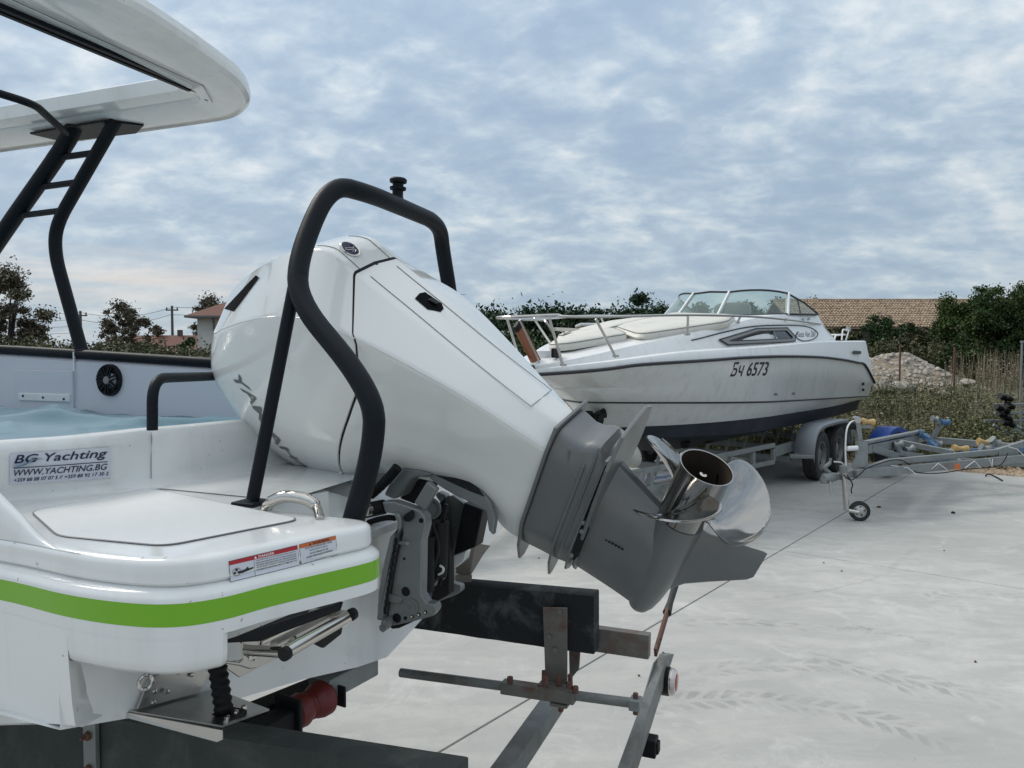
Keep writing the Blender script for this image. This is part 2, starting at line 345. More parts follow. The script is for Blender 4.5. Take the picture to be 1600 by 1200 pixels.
# ================================================================ ground, yard, background
E_O = V((6.24, 10.48)); E_D = V((-.785, .62)).normalized(); E_N = V((.62, .785)).normalized()     # slab's far edge: origin, direction, outward
def edge_dist(x, y): return (x - E_O.x) * E_N.x + (y - E_O.y) * E_N.y
def terr(x, y):
    e = edge_dist(x, y)
    if e <= .1: return -.16
    t = min(1, (e - .1) / 9); z = -.10 + .80 * t * t * (3 - 2 * t)
    return z + .10 * min(1, e / 2) * (noise.noise(V((x * .35, y * .35, 0)))) + .03 * min(1, e) * noise.noise(V((x * 1.7, y * 1.7, 3)))
def ground_material(name, kind):
    m = bpy.data.materials.new(name); m.use_nodes = True; t = NT(m.node_tree); b = m.node_tree.nodes['Principled BSDF']
    g = t.node('ShaderNodeNewGeometry'); P = g.outputs['Position']
    if kind == 'dirt':
        c = t.mix(t.ramp(t.noise(P, .5, 6, .6), [(.4, 0.0), (.6, 1.0)]), (.085, .078, .04), (.15, .12, .08))
        c = t.mix(t.ramp(t.noise(P, 6, 6, .7), [(.5, 0.0), (.7, 1.0)]), c, (.045, .055, .025))
        bp = t.node('ShaderNodeBump', Height=t.noise(P, 12, 6, .7)); bp.inputs['Distance'].default_value = .05
    else:
        c = t.mix(t.ramp(t.noise(P, .55, 6, .6, .4), [(.35, 0.0), (.68, 1.0)]), (.385, .38, .355), (.50, .493, .465))
        # power-float swirls, stretched stains and fine speckle
        st = t.noise(t.node('ShaderNodeMapping', Vector=P, Scale=(1.1, 3.2, 1), Rotation=(0, 0, .35)).outputs[0], 1.3, 8, .68, 1.2)
        c = t.mix(t.math('MULTIPLY', t.ramp(st, [(.42, 1.0), (.56, 0.0)]), .34), c, (.27, .275, .265))
        c = t.mix(t.math('MULTIPLY', t.ramp(t.noise(P, 2.6, 9, .72, .8), [(.55, 0.0), (.72, 1.0)]), .6), c, (.60, .595, .57))
        c = t.mix(t.math('MULTIPLY', t.ramp(t.noise(P, 7.5, 9, .75, .2), [(.46, 0.0), (.70, 1.0)]), .5), c, (.33, .33, .32))
        c = t.mix(t.math('MULTIPLY', t.ramp(t.noise(P, 46, 3, .65), [(.68, 0.0), (.74, 1.0)]), .7), c, (.14, .13, .12))
        c = t.mix(t.math('MULTIPLY', t.ramp(t.noise(P, 150, 2, .6), [(.3, 1.0), (.6, 0.0)]), .25), c, (.27, .27, .27))
        sp = t.node('ShaderNodeSeparateXYZ', Vector=P)
        def track(p0, p1, p2, wd, amt, tread, chunky=.5, seed=0.0):
            """dusty tyre print along the circle through three ground points (read from the photograph)"""
            nonlocal c
            a, b2, c2 = [ground(*p) for p in (p0, p1, p2)]
            dd = 2 * (a.x * (b2.y - c2.y) + b2.x * (c2.y - a.y) + c2.x * (a.y - b2.y))
            ux = ((a.x**2 + a.y**2) * (b2.y - c2.y) + (b2.x**2 + b2.y**2) * (c2.y - a.y) + (c2.x**2 + c2.y**2) * (a.y - b2.y)) / dd
            uy = ((a.x**2 + a.y**2) * (c2.x - b2.x) + (b2.x**2 + b2.y**2) * (a.x - c2.x) + (c2.x**2 + c2.y**2) * (b2.x - a.x)) / dd
            R = math.hypot(a.x - ux, a.y - uy)
            wob = t.math('MULTIPLY', t.math('SUBTRACT', t.noise(P, 9, 5, .7), .5), .09)
            dx = t.math('SUBTRACT', sp.outputs[0], ux); dy = t.math('SUBTRACT', sp.outputs[1], uy)
            rr = t.math('ADD', t.math('SUBTRACT', t.math('SQRT', t.math('ADD', t.math('MULTIPLY', dx, dx), t.math('MULTIPLY', dy, dy))), R), wob)
            # limit to the arc: distance from its middle point
            ddm = t.math('SQRT', t.math('ADD', t.math('POWER', t.math('SUBTRACT', sp.outputs[0], b2.x), 2.0), t.math('POWER', t.math('SUBTRACT', sp.outputs[1], b2.y), 2.0)))
            L = max((a - b2).length, (c2 - b2).length)
            lim = t.math('MULTIPLY', t.math('SUBTRACT', L * 1.15, ddm), 2.2 / L, clamp=True)
            band = t.math('MULTIPLY', t.math('SUBTRACT', wd, t.math('ABSOLUTE', rr)), 60.0, clamp=True)
            if tread:
                ang = t.math('MULTIPLY', t.math('ARCTAN2', dy, dx), R / tread)
                sk = t.math('MULTIPLY', t.math('SIGN', rr), .5)
                v = t.math('FRACT', t.math('ADD', t.math('ADD', ang, sk), t.math('MULTIPLY', t.math('ABSOLUTE', rr), 9.0)))
                v = t.math('MULTIPLY', t.math('SUBTRACT', v, chunky), 9.0, clamp=True)
                gap = t.math('MULTIPLY', t.math('SUBTRACT', t.math('ABSOLUTE', rr), wd * .12), 90.0, clamp=True)
                band = t.math('MULTIPLY', t.math('MULTIPLY', band, v), gap)
            pat = t.ramp(t.noise(t.node('ShaderNodeMapping', Vector=P, Location=(seed, 0, 0)).outputs[0], 3.4, 8, .78), [(.42, 0.0), (.62, 1.0)])
            f = t.math('MULTIPLY', t.math('MULTIPLY', t.math('MULTIPLY', band, lim), pat), amt)
            c = t.mix(f, c, (.235, .235, .225))
        track((960, 1118), (1200, 1095), (1480, 1160), .10, .75, .085, .35, 1)
        track((1050, 1068), (1280, 1040), (1560, 1100), .09, .65, .12, .3, 4)
        track((1065, 975), (1170, 972), (1290, 985), .07, .8, .16, .3, 8)
        track((1210, 1010), (1330, 1042), (1440, 1085), .06, .8, .13, .3, 12)
        track((1190, 936), (1290, 922), (1395, 893), .022, .75, None, seed=3)
        track((1395, 886), (1412, 872), (1432, 856), .035, .5, None, seed=9)
        track((1455, 940), (1520, 925), (1580, 932), .07, .5, .09, .4, 15)
        track((1180, 930), (1240, 895), (1330, 866), .16, .28, .05, .5, 17)
        v_ = t.node('ShaderNodeTexVoronoi', dict(feature='DISTANCE_TO_EDGE'), Vector=t.vmath('ADD', P, t.vmath('SCALE', t.noise(P, 1.5, 6, .7, out=1), None)), Scale=.33)
        crk = t.math('MULTIPLY', t.ramp(v_.outputs[0], [(.0, 1.0), (.0035, 0.0)]), t.ramp(t.noise(P, .5, 3, .5), [(.52, 0.0), (.60, 1.0)])); c = t.mix(t.math('MULTIPLY', crk, .6), c, (.16, .155, .15))
        bp = t.node('ShaderNodeBump', Height=t.noise(P, 90, 4, .7)); bp.inputs['Distance'].default_value = .002; bp.inputs['Strength'].default_value = .35
        t.put(b.inputs['Roughness'], t.math('MULTIPLY_ADD', t.noise(P, 1.4, 5, .6), .3, .52))
    t.put(b.inputs['Base Color'], c); t.put(b.inputs['Normal'], bp.outputs[0])
    if kind == 'dirt': b.inputs['Roughness'].default_value = .95
    return m
CONC = ground_material('concrete', 'concrete'); DIRT = ground_material('dirt_and_turf', 'dirt')
# terrain sheet, fine near the yard and coarse to the horizon
xs = np.concatenate([-np.geomspace(1500, 40, 14), np.arange(-36, 40, .8), np.geomspace(42, 1500, 14)]); ys = np.concatenate([-np.geomspace(300, 10, 8), np.arange(-8, 60, .8), np.geomspace(62, 1500, 16)])
mb = MB(); nx, ny = len(xs), len(ys)
mb.add([(x, y, terr(x, y)) for y in ys for x in xs], [(j * nx + i, j * nx + i + 1, (j + 1) * nx + i + 1, (j + 1) * nx + i) for j in range(ny - 1) for i in range(nx - 1)])
props(mb.build('terrain', DIRT, smooth=60), 'rough weedy ground sloping up behind the concrete yard', kind='structure')
# yard: cast slabs with narrow joints
yard = bpy.data.objects.new('concrete_yard', None); COL.objects.link(yard); ORG[yard.name] = V((0, 0, 0)); props(yard, 'pale grey cast concrete yard with saw cut joints', kind='structure')
JA = V((1.96, 5.98)); JB = V((2.27, 6.35)); JD = (V((5.33, 10.26)) - V((-.34, 3.05))).normalized(); JN = V((JD.y, -JD.x))
gap = .0055
# coordinates: a along JD from JA, b along JN
a_lines = [-14.2, -9.2, -4.6, .45]; b_lines = [-16, -12, -8, -4, 0, 4, 8, 12, 16]
amax = (E_O - JA).dot(JD)   # slab edge follows JN direction closely
def clip_edge(poly):
    out = []
    for i in range(len(poly)):
        p, q = poly[i], poly[(i + 1) % len(poly)]; dp, dq = edge_dist(*p), edge_dist(*q)
        if dp <= 0: out.append(p)
        if dp * dq < 0: k = dp / (dp - dq); out.append(p + (q - p) * k)
    return out
al = a_lines + [5.2, 10.5, 20.0]
for i in range(len(al) - 1):
    for j in range(len(b_lines) - 1):
        quad = [JA + JD * (a + sa * gap) + JN * (bb + sb * gap) for a, bb, sa, sb in ((al[i], b_lines[j], 1, 1), (al[i+1], b_lines[j], -1, 1), (al[i+1], b_lines[j+1], -1, -1), (al[i], b_lines[j+1], 1, -1))]
        quad = clip_edge(quad)
        if len(quad) < 3: continue
        MB().prism([V((p.x, p.y, -.18)) for p in quad], (0, 0, .18)).build('concrete_slab', CONC, yard, smooth=0, bevel=.002, seg=1)
# gravel strip by the slab edge, right
GRAV = ground_material('x', 'dirt'); GRAV = mat('gravel', (.36, .27, .18), .95, var=.4, vscale=9, dirt=(.5, .46, .4), dscale=14, damt=.8, coords='Generated')
def rocks(name, pts, mat_, parent=None, kind='stuff', label=None, cat=None, group=None):
    mb = MB()
    for (p, r) in pts:
        vs = []
        ph = (1 + 5 ** .5) / 2
        for a in ((-1, ph, 0), (1, ph, 0), (-1, -ph, 0), (1, -ph, 0), (0, -1, ph), (0, 1, ph), (0, -1, -ph), (0, 1, -ph), (ph, 0, -1), (ph, 0, 1), (-ph, 0, -1), (-ph, 0, 1)):
            k = r * random.uniform(.35, .62); vs.append(V(p) + V((a[0] * k * 1.15, a[1] * k, a[2] * k * .75)))
        mb.add(vs, [(0,11,5),(0,5,1),(0,1,7),(0,7,10),(0,10,11),(1,5,9),(5,11,4),(11,10,2),(10,7,6),(7,1,8),(3,9,4),(3,4,2),(3,2,6),(3,6,8),(3,8,9),(4,9,5),(2,4,11),(6,2,10),(8,6,7),(9,8,1)])
    o = mb.build(name, mat_, parent, smooth=0); return props(o, label, cat, group, kind)
gp = []
for _ in range(5200):
    s = random.uniform(-4.5, 1.5); e = abs(random.gauss(0, .35)) + .02; q = E_O - E_D * (s + 2.2) + E_N * e
    gp.append(((q.x, q.y, max(terr(q.x, q.y), -.12) + .09), random.uniform(.015, .045)))
rocks('gravel', gp, GRAV, label='strip of tan gravel along the far right edge of the concrete', cat='gravel')
# rubble pile
pc = at(1402, 600, 22.0)
def pile_z(x, y):
    dx, dy = (x - pc.x - .1) / 1.15, (y - pc.y) / 1.8; h1 = math.exp(-(dx * dx + dy * dy) * .9) * .80
    dx, dy = (x - pc.x + 1.1) / 1.1, (y - pc.y - .3) / 1.8; h2 = math.exp(-(dx * dx + dy * dy)) * .45
    return terr(x, y) + h1 + h2 + .10 * noise.noise(V((x * 2.1, y * 2.1, 5))) + .05 * noise.noise(V((x * 6, y * 6, 8))) - .12
SAND = mat('rubble_soil', (.19, .155, .115), .95, var=.3, vscale=3, bump=.8, bscale=10, dirt=(.42, .38, .32), dscale=6, damt=.7)
pile = thing('rubble_pile', (pc.x, pc.y, terr(pc.x, pc.y)), 'pale heap of broken stone and soil behind the stern of the old cruiser', 'rubble pile')
mb = MB(); N = 60; mb.add([(pc.x - 4 + 8 * i / N, pc.y - 4 + 8 * j / N, pile_z(pc.x - 4 + 8 * i / N, pc.y - 4 + 8 * j / N)) for j in range(N + 1) for i in range(N + 1)], [(j * (N + 1) + i, j * (N + 1) + i + 1, (j + 1) * (N + 1) + i + 1, (j + 1) * (N + 1) + i) for j in range(N) for i in range(N)])
mb.build('soil', SAND, pile, smooth=80)
rp = []
for _ in range(1500):
    x, y = random.gauss(pc.x - .1, .95), random.gauss(pc.y - .4, 1.2); rp.append(((x, y, pile_z(x, y) - .01), random.choice((.02, .02, .03, .03, .04, .05, .07, .11))))
rocks('broken_stone', rp, ROCK, pile, 'stuff')
for k, (px, py, d, r, lb) in enumerate([(1378, 607, 19, .42, 'large pinkish boulder lying in the weeds just behind the old cruiser stern'), (1402, 606, 18.5, .22, 'flat pale rock beside the pinkish boulder'), (1418, 604, 18.7, .25, 'pale rock in the weeds in front of the rubble heap'), (1510, 599, 19, .2, 'small pale rock in the weeds below the dry stalks'), (1475, 618, 17, .17, 'small white rock in the middle of the weeds'), (1205, 683, 14.6, .22, 'pale rock lying under the old cruiser behind its trailer frame'), (1232, 678, 15.0, .2, 'pale rock lying behind the old cruiser trailer wheels')]):
    p = at(px, py, d); p.z = max(p.z, terr(p.x, p.y)); props(rocks('rock', [((0, 0, 0), r)], ROCK, None, None), lb, 'rock', 'rocks in the weeds').location = p
# --------------------------------------------------------------- foliage
def leaf_cloud(centers, radii, n, size, flat=.75, seed=0):
    """leaf quads in soft clumps: numpy arrays of vertices and faces"""
    r = np.random.default_rng(seed); centers = np.array(centers); radii = np.array(radii)
    wgt = radii ** 2; idx = r.choice(len(centers), n, p=wgt / wgt.sum())
    d = r.normal(size=(n, 3)); d /= np.linalg.norm(d, axis=1)[:, None]; rad = np.minimum(np.abs(r.normal(0, .50, n)) + .22, 1.7)
    P = centers[idx] + d * (rad * radii[idx])[:, None] * np.array([1, 1, flat])
    a = r.normal(size=(n, 3)); a /= np.linalg.norm(a, axis=1)[:, None]; b = np.cross(a, r.normal(size=(n, 3))); b /= np.linalg.norm(b, axis=1)[:, None]
    s = (size * r.uniform(.5, 1.3, n))[:, None]
    Vv = np.stack([P - a * s, P + b * s * .5, P + a * s, P - b * s * .5], 1).reshape(-1, 3)
    return Vv
def quads_obj(name, Vv, mat_, parent=None, org=V((0, 0, 0))):
    me = bpy.data.meshes.new(name); nv = len(Vv); nf = nv // 4
    me.vertices.add(nv); me.vertices.foreach_set('co', (Vv - np.array(org)).astype(np.float32).ravel())
    me.loops.add(nv); me.loops.foreach_set('vertex_index', np.arange(nv, dtype=np.int32)); me.polygons.add(nf)
    me.polygons.foreach_set('loop_start', np.arange(0, nv, 4, dtype=np.int32)); me.polygons.foreach_set('loop_total', np.full(nf, 4, dtype=np.int32))
    me.update(calc_edges=True); me.materials.append(mat_); o = bpy.data.objects.new(name, me); COL.objects.link(o); o.parent = parent; return o
def tree(px, d, top_py, halfw_px, label, group, lf, base_z=None, trunk=.35, n=9000, leaf=.16, lobes=16, name='tree', cat='tree', seed=0, flat=.8, low=.25, open_=.42):
    base = at(px, 550, d); zg = terr(base.x, base.y) if base_z is None else base_z; base.z = zg
    H = (HZY - top_py) / FPX * d + EYE.z - zg; W = halfw_px / FPX * d; r = random.Random(seed + 11)
    root = thing(name, tuple(base), label, cat, group)
    cs, rs = [], []
    for k in range(lobes):
        an = r.uniform(0, 6.28); t = r.uniform(0, 1); q = math.sin(math.pi * min(1, .18 + t * .78)) ** .7
        rad = W * q * r.uniform(.3, 1.0) * .92; cs.append((base.x + math.cos(an) * rad, base.y + math.sin(an) * rad, zg + H * (low + (1 - low) * t * .88))); rs.append(min(W * open_, H * .24) * r.uniform(.6, 1.15))
    cs.append((base.x, base.y, zg + H * .86)); rs.append(H * .14)
    tb = MB(); topz = H * (low + .35)
    tb.tube([base + V((0, 0, -.2)), base + V((.05, 0, topz * .5)), base + V((-.04, .05, topz))], [trunk * .5, trunk * .38, trunk * .2], 8)
    for c in cs[:min(12, len(cs))]:
        s0 = base + V((0, 0, topz * r.uniform(.35, .95))); e = V(c); tb.tube([s0, (s0 + e) / 2 + V((0, 0, -.1)), e], [trunk * .17, trunk * .11, trunk * .04], 5)
    tb.build('trunk', BARK, root, smooth=60)
    quads_obj('crown', leaf_cloud(cs, rs, n, leaf, flat, seed), lf, root, base)
    return root
GL = 'trees on the left skyline'
tree(12, 36, 408, 66, 'tall dark reddish brown tree at the far left behind the hedge', GL, LF_BROWN, n=19000, lobes=60, leaf=.085, trunk=.5, seed=1, low=.06, open_=.22)
tree(62, 44, 505, 16, 'small brown tree at the right foot of the tall far left tree', GL, LF_BROWN, n=1500, lobes=6, leaf=.13, seed=2)
tree(190, 50, 466, 48, 'round brown tree with an open crown between two utility poles', GL, LF_BROWN, n=11000, lobes=48, leaf=.095, seed=3, low=.10, open_=.20)
tree(246, 54, 508, 17, 'low brown tree just left of the low red roof', GL, LF_BROWN, n=1600, lobes=6, leaf=.14, seed=4)
tree(330, 58, 456, 46, 'brown green tree rising behind the white house', GL, LF_BROWN, n=11000, lobes=46, leaf=.10, seed=5, low=.10, open_=.20)
tree(298, 40, 528, 20, 'dark green bush at the foot of the white house', GL, LF_DARK, n=2500, lobes=8, leaf=.1, seed=6, low=.05, name='bush', cat='bush')
GM = 'dark trees behind the bow of the old cruiser'
for k, (px, d, tp, hw, lb) in enumerate([(738, 62, 508, 26, 'low dark tree at the left end of the row, left of the white shed'), (778, 60, 494, 34, 'rounded dark tree right behind the white shed'), (833, 64, 492, 20, 'slim dark tree above the orange wooden board'), (866, 62, 478, 30, 'pine with a pointed top above the bow rail'), (904, 66, 494, 22, 'low gap filling pine in the middle of the row'), (934, 60, 478, 26, 'dark pine above the small white cabin roof'), (965, 62, 486, 26, 'dark pine just left of the tallest one'), (1000, 58, 452, 33, 'tallest darkest pine in the row, left of the windscreen'), (1032, 60, 472, 22, 'pine seen beside the left edge of the windscreen'), (1095, 58, 470, 30, 'green tree seen through the front glass of the old cruiser'), (1165, 60, 468, 34, 'green tree seen through the middle of the windscreen'), (1218, 58, 463, 24, 'green tree seen through the right pane of the windscreen'), (1268, 56, 464, 22, 'dark tree top at the left end of the tiled barn roof')]):
    tree(px, d, tp, hw, lb, GM, LF_PINE if k % 3 else LF_DARK, n=8000 if hw > 28 else 5200, lobes=22, leaf=.14, trunk=.3, seed=20 + k, low=.05, open_=.40)
cs, rs = [], []
for k in range(230):
    px = random.uniform(715, 1300); d = random.uniform(50, 60); p = at(px, 550, d); zt = (4.1 if px < 1050 else 3.4) + .9 * noise.noise(V((p.x * .25, 3, 0))) ; cs.append((p.x, p.y, random.uniform(.4, 1.0) ** .6 * zt)); rs.append(random.uniform(.8, 1.4))
props(quads_obj('far_wood', leaf_cloud(cs, rs, 42000, .17, .85, 78), LF_PINE), 'dark wood closing the view behind the row of pines', 'wood', kind='stuff')
# mass of undergrowth under the row
cs, rs = [], []
for k in range(150):
    px = random.uniform(700, 1300); d = random.uniform(30, 46); p = at(px, 550, d); hgt = random.uniform(.2, 1.0) * (2.2 if px < 1000 else 1.4); cs.append((p.x, p.y, terr(p.x, p.y) + hgt * .6)); rs.append(random.uniform(.6, 1.2))
props(quads_obj('undergrowth', leaf_cloud(cs, rs, 26000, .11, .8, 77), LF_DARK), 'dark scrub massed below the trees behind the old cruiser', 'scrub', kind='stuff')
cs, rs = [], []
for k in range(150):
    px = random.uniform(-160, 330); d = random.uniform(27, 33); p = at(px, 550, d); zt = 2.0 + .35 * noise.noise(V((p.x * .8, 0, 0))) + (-.25 if px > 250 else 0)
    for q in (.2, .5, .8): cs.append((p.x, p.y, zt * q + .05)); rs.append(.48)
props(quads_obj('hedge', leaf_cloud(cs, rs, 34000, .075, 1.0, 5), LF_OLIVE), 'long olive green hedge running behind the near boat gunwale', 'hedge')
# bushes by the barn
def bush(px, d, top, hw, label, lf, n, leaf, seed, lobes=18, group='bushes around the tiled barn'):
    base = at(px, 550, d); zg = terr(base.x, base.y); base.z = zg; H = (HZY - top) / FPX * d + EYE.z - zg; W = hw / FPX * d; r = random.Random(seed)
    root = thing('bush', tuple(base), label, 'bush', group); cs, rs = [], []; R0 = min(W, H) * .22
    for k in range(lobes * 6):
        an = r.uniform(0, 6.28); rad = math.sqrt(r.uniform(0, 1)); hh = max(.3, (H - R0 * .8) * (1 - .20 * rad ** 4) * (.90 + .16 * noise.noise(V((math.cos(an) * rad * 2.2, math.sin(an) * rad * 2.2, seed))) + .08 * r.random())); t = r.uniform(.02, 1) ** .75
        cs.append((base.x + math.cos(an) * rad * (W - R0 * .6), base.y + math.sin(an) * rad * (W - R0 * .6), zg + hh * t)); rs.append(R0 * r.uniform(.45, 1.05))
    tb = MB()
    for k in range(5): tb.tube([base + V((r.uniform(-.3, .3), r.uniform(-.3, .3), -.2)), base + V((r.uniform(-1, 1) * W * .4, r.uniform(-1, 1) * W * .4, H * .6))], [.06, .02], 5)
    tb.build('stems', BARK, root, smooth=60); quads_obj('foliage', leaf_cloud(cs, rs, int(n * 1.8), leaf, .9, seed), lf, root, base); return root
bush(1385, 31, 486, 44, 'dark ivy like bush in front of the middle of the tiled roof', LF_DARK, 15000, .055, 50, 16)
bush(1435, 30, 498, 26, 'lower dark bush against the right part of the tiled roof', LF_OLIVE, 9000, .055, 51, 12)
bush(1322, 33, 508, 30, 'low olive bush right behind the stern rail of the old cruiser', LF_OLIVE, 4500, .09, 52, 12)
bush(1530, 27, 442, 72, 'big dense dark green bush at the right end of the tiled roof', LF_BUSH, 30000, .05, 53, 34)
bush(1590, 27, 436, 62, 'tallest dark green bush at the right edge of the photo', LF_BUSH, 30000, .05, 54, 34)
bush(1672, 28, 440, 60, 'dark green bush cut by the right edge of the photo', LF_BUSH, 9000, .09, 55, 24)
bush(1500, 22, 520, 30, 'light green leafy shrub in front of the big dark bush', LF_BUSH, 4200, .05, 56, 12)
bush(1400, 26, 520, 50, 'olive brown scrub just above the rubble heap', LF_OLIVE, 9000, .06, 57, 16)
cs, rs = [], []
for k in range(190):
    px = random.uniform(1300, 1700); d = random.uniform(24.5, 29); p = at(px, 550, d); cs.append((p.x, p.y, terr(p.x, p.y) + random.uniform(.1, 1.15))); rs.append(random.uniform(.25, .5))
props(quads_obj('scrub', leaf_cloud(cs, rs, 26000, .05, .9, 63), LF_OLIVE), 'low tangled olive scrub between the rubble heap and the barn', 'scrub', kind='stuff')
# weeds on the slope
def blades(n, region, hlo, hhi, wd, seed, lean=.35, leafy=0):
    r = np.random.default_rng(seed); out = []
    for k in range(n):
        x, y = region(r); z = terr(x, y); hgt = r.uniform(hlo, hhi); an = r.uniform(0, 6.28); w_ = wd * r.uniform(.6, 1.4); dx, dy = r.normal(0, lean * hgt, 2)
        c, s = math.cos(an) * w_, math.sin(an) * w_
        out.append([(x - c, y - s, z - .03), (x + c, y + s, z - .03), (x + dx + c * .3, y + dy + s * .3, z + hgt), (x + dx - c * .3, y + dy - s * .3, z + hgt)])
        for j in range(leafy):
            t = r.uniform(.3, 1); lx, ly, lz = x + dx * t, y + dy * t, z + hgt * t; a2 = r.uniform(0, 6.28); L_ = r.uniform(.03, .07)
            ex, ey = math.cos(a2) * L_, math.sin(a2) * L_; out.append([(lx, ly, lz), (lx + ex * .5 - ey * .3, ly + ey * .5 + ex * .3, lz + .02), (lx + ex, ly + ey, lz + .01), (lx + ex * .5 + ey * .3, ly + ey * .5 - ex * .3, lz + .0)])
    return np.array(out).reshape(-1, 3)
def reg(r):
    while True:
        s = r.uniform(-6, 13); e = .08 + abs(r.normal(0, 1)) * 3.4
        q = E_O - E_D * (s - 5.5) + E_N * e
        if s > 4.2 and e < .55 * min(1, s - 4.2): continue
        clump = noise.noise(V((q.x * .8, q.y * .8, 9)))
        if r.random() < .55 + clump: return q.x, q.y
props(quads_obj('weeds', blades(15000, reg, .15, .62, .006, 3, .28, 4), LF_WEED), 'tangled green and straw weeds on the slope behind the yard', 'weeds', kind='stuff')
cs, rs = [], []; rr_ = np.random.default_rng(12)
for k in range(420):
    x, y = reg(rr_); cs.append((x, y, terr(x, y) + rr_.uniform(.05, .42))); rs.append(rr_.uniform(.10, .26))
props(quads_obj('weed_clumps', leaf_cloud(cs, rs, 36000, .026, .9, 91), LF_WEED), 'soft leafy weed clumps between the grass on the slope', 'weeds', kind='stuff')
def reg2(r):
    q = E_O + E_D * r.uniform(0, 16) + E_N * (.1 + abs(r.normal(0, 1)) * 4); return q.x, q.y
props(quads_obj('rough_grass', blades(9000, reg2, .10, .5, .007, 4, .3, 2), LF_OLIVE), 'rough grass behind the old cruiser trailer', 'grass', kind='stuff')
def reg3(r): p = at(r.uniform(1478, 1660), 560, r.uniform(18.5, 22.5)); return p.x, p.y
props(quads_obj('dry_stalks', blades(420, reg3, .35, 1.05, .010, 6, .07, 2), LF_DRY), 'pale dry reed stalks standing under the dark bushes', 'stalks', kind='stuff')
# --------------------------------------------------------------- barn, houses, shed
def gable(name, label, cat, cx, cy, L_, W_, eave, ridge, yaw, wallm, tilem, tiles=False, over=.35, z0=0):
    root = thing(name, (cx, cy, z0), label, cat); X = V((math.cos(yaw), math.sin(yaw), 0)); Y = V((-math.sin(yaw), math.cos(yaw), 0)); o = V((cx, cy, 0))
    P = lambda a, b, z: o + X * a + Y * b + V((0, 0, z))
    h, g = L_ / 2, W_ / 2
    w_ = MB(); w_.prism([P(-h, -g, z0 - .4), P(-h, g, z0 - .4), P(-h, g, eave), P(-h, 0, ridge - .05), P(-h, -g, eave)], X * L_); w_.build('wall', wallm, root, smooth=0)
    sl = (ridge - eave) / g; rf = MB()
    for s in (-1, 1):
        rf.prism([P(-h - over, 0, ridge), P(h + over, 0, ridge), P(h + over, s * (g + over), ridge - sl * (g + over)), P(-h - over, s * (g + over), ridge - sl * (g + over))], (0, 0, .07))
    roof = rf.build('roof', tilem, root, smooth=0)
    ll = math.hypot(g + over, sl * (g + over)); dn = V((0, 0, 0)) + (-Y * (g + over) + V((0, 0, -sl * (g + over)))); dn.normalize(); nn = X.cross(-dn).normalized()
    if nn.z < 0: nn = -nn
    return root, roof, P, X, Y, dn, nn, ll, h, over, ridge
bx0 = at(1250, 470, 40); bx1 = at(1560, 470, 40)
barn, broof, P_, X_, Y_, dn, nn, ll, hh_, ov, rdg = gable('tiled_barn', 'long low barn with a weathered tan tile roof behind the old cruiser', 'barn', (bx0.x + bx1.x) / 2, 43.0, bx1.x - bx0.x, 6.0, 3.0, 4.42, .0, WALLB, TILE, z0=.6)
tl = MB(); rows = 15; cols = 66; tw = (2 * hh_ + 2 * ov) / cols; th_ = ll / rows
for i in range(rows):
    for j in range(cols):
        o = P_(-hh_ - ov + (j + .5) * tw, 0, rdg + .09) + dn * (th_ * (i + .5)) + X_ * random.uniform(-.012, .012)
        dz = random.uniform(-.012, .012); up = nn * (.035 + dz)
        A = X_ * (tw * .46); Bv = dn * (th_ * .55)
        m_ = o + up; tl.add([o - A - Bv, m_ - A * .35 - Bv * 1, m_ + A * .35 - Bv, o + A - Bv, o - A + Bv + nn * .04, m_ - A * .35 + Bv + nn * .05, m_ + A * .35 + Bv + nn * .05, o + A + Bv + nn * .04, o - A + Bv, o + A + Bv], [(0, 1, 5, 4), (1, 2, 6, 5), (2, 3, 7, 6), (4, 5, 6, 7, 9, 8)])
props(tl.build('roof_tiles', TILE, barn, smooth=0), kind='stuff')
rt = MB()
for j in range(44):
    a = P_(-hh_ - ov + (2 * hh_ + 2 * ov) * j / 44, 0, rdg + .10); rt.tube([a, a + X_ * ((2 * hh_ + 2 * ov) / 44 * 1.06) + V((0, 0, .02))], [.10, .085], 8)
props(rt.build('ridge_tiles', TILE, barn, smooth=40), kind='stuff')
# white house, left
ho = thing('white_house', (at(330, 550, 46).x, 46, -.1), 'white rendered house with a red hipped roof seen left of the white engine cowling', 'house')
hx = at(309, 550, 46).x; hw_ = 5.0
ez = EYE.z + (550 - 494) / 1200 * 46; rz = EYE.z + (550 - 474) / 1200 * 46 + .3
MB().box((hx + hw_ / 2, 46 + 2.5, ez / 2 - .1), (hw_, 5, ez + .0)).build('wall', PLAST, ho, smooth=0)
r_ = MB(); o1 = V((hx - .45, 45.45, ez)); hx2 = hx + hw_ + .45
c = [V((hx - .5, 45.4, ez)), V((hx2, 45.4, ez)), V((hx2, 51.6, ez)), V((hx - .5, 51.6, ez))]; rA = V((hx + 2.1, 48.5, rz + .35)); rB = V((hx2 - 2.5, 48.5, rz + .35))
r_.add(c + [rA, rB] + [p - V((0, 0, .12)) for p in c], [(0, 1, 5, 4), (1, 2, 5), (2, 3, 4, 5), (3, 0, 4), (0, 6, 7, 1), (1, 7, 8, 2), (2, 8, 9, 3), (3, 9, 6, 0), (6, 9, 8, 7)]); r_.build('roof', TILER, ho, smooth=0)
MB().tube([(hx + .55, 45.9, ez), (hx + 1.0, 45.85, ez - .12), (hx + 1.02, 45.9, ez - .4), (hx + 1.02, 45.9, .2)], .05, 8).build('downpipe', INKG, ho)
MB().box((hx + .62, 45.93, ez * .52), (.7, .06, 1.9)).build('shutter', PLAST, ho, smooth=0, bevel=.02)
MB().beam((hx - .5, 45.36, ez - .06), (hx2, 45.36, ez - .06), .1, .12).build('gutter', INKG, ho, smooth=0)
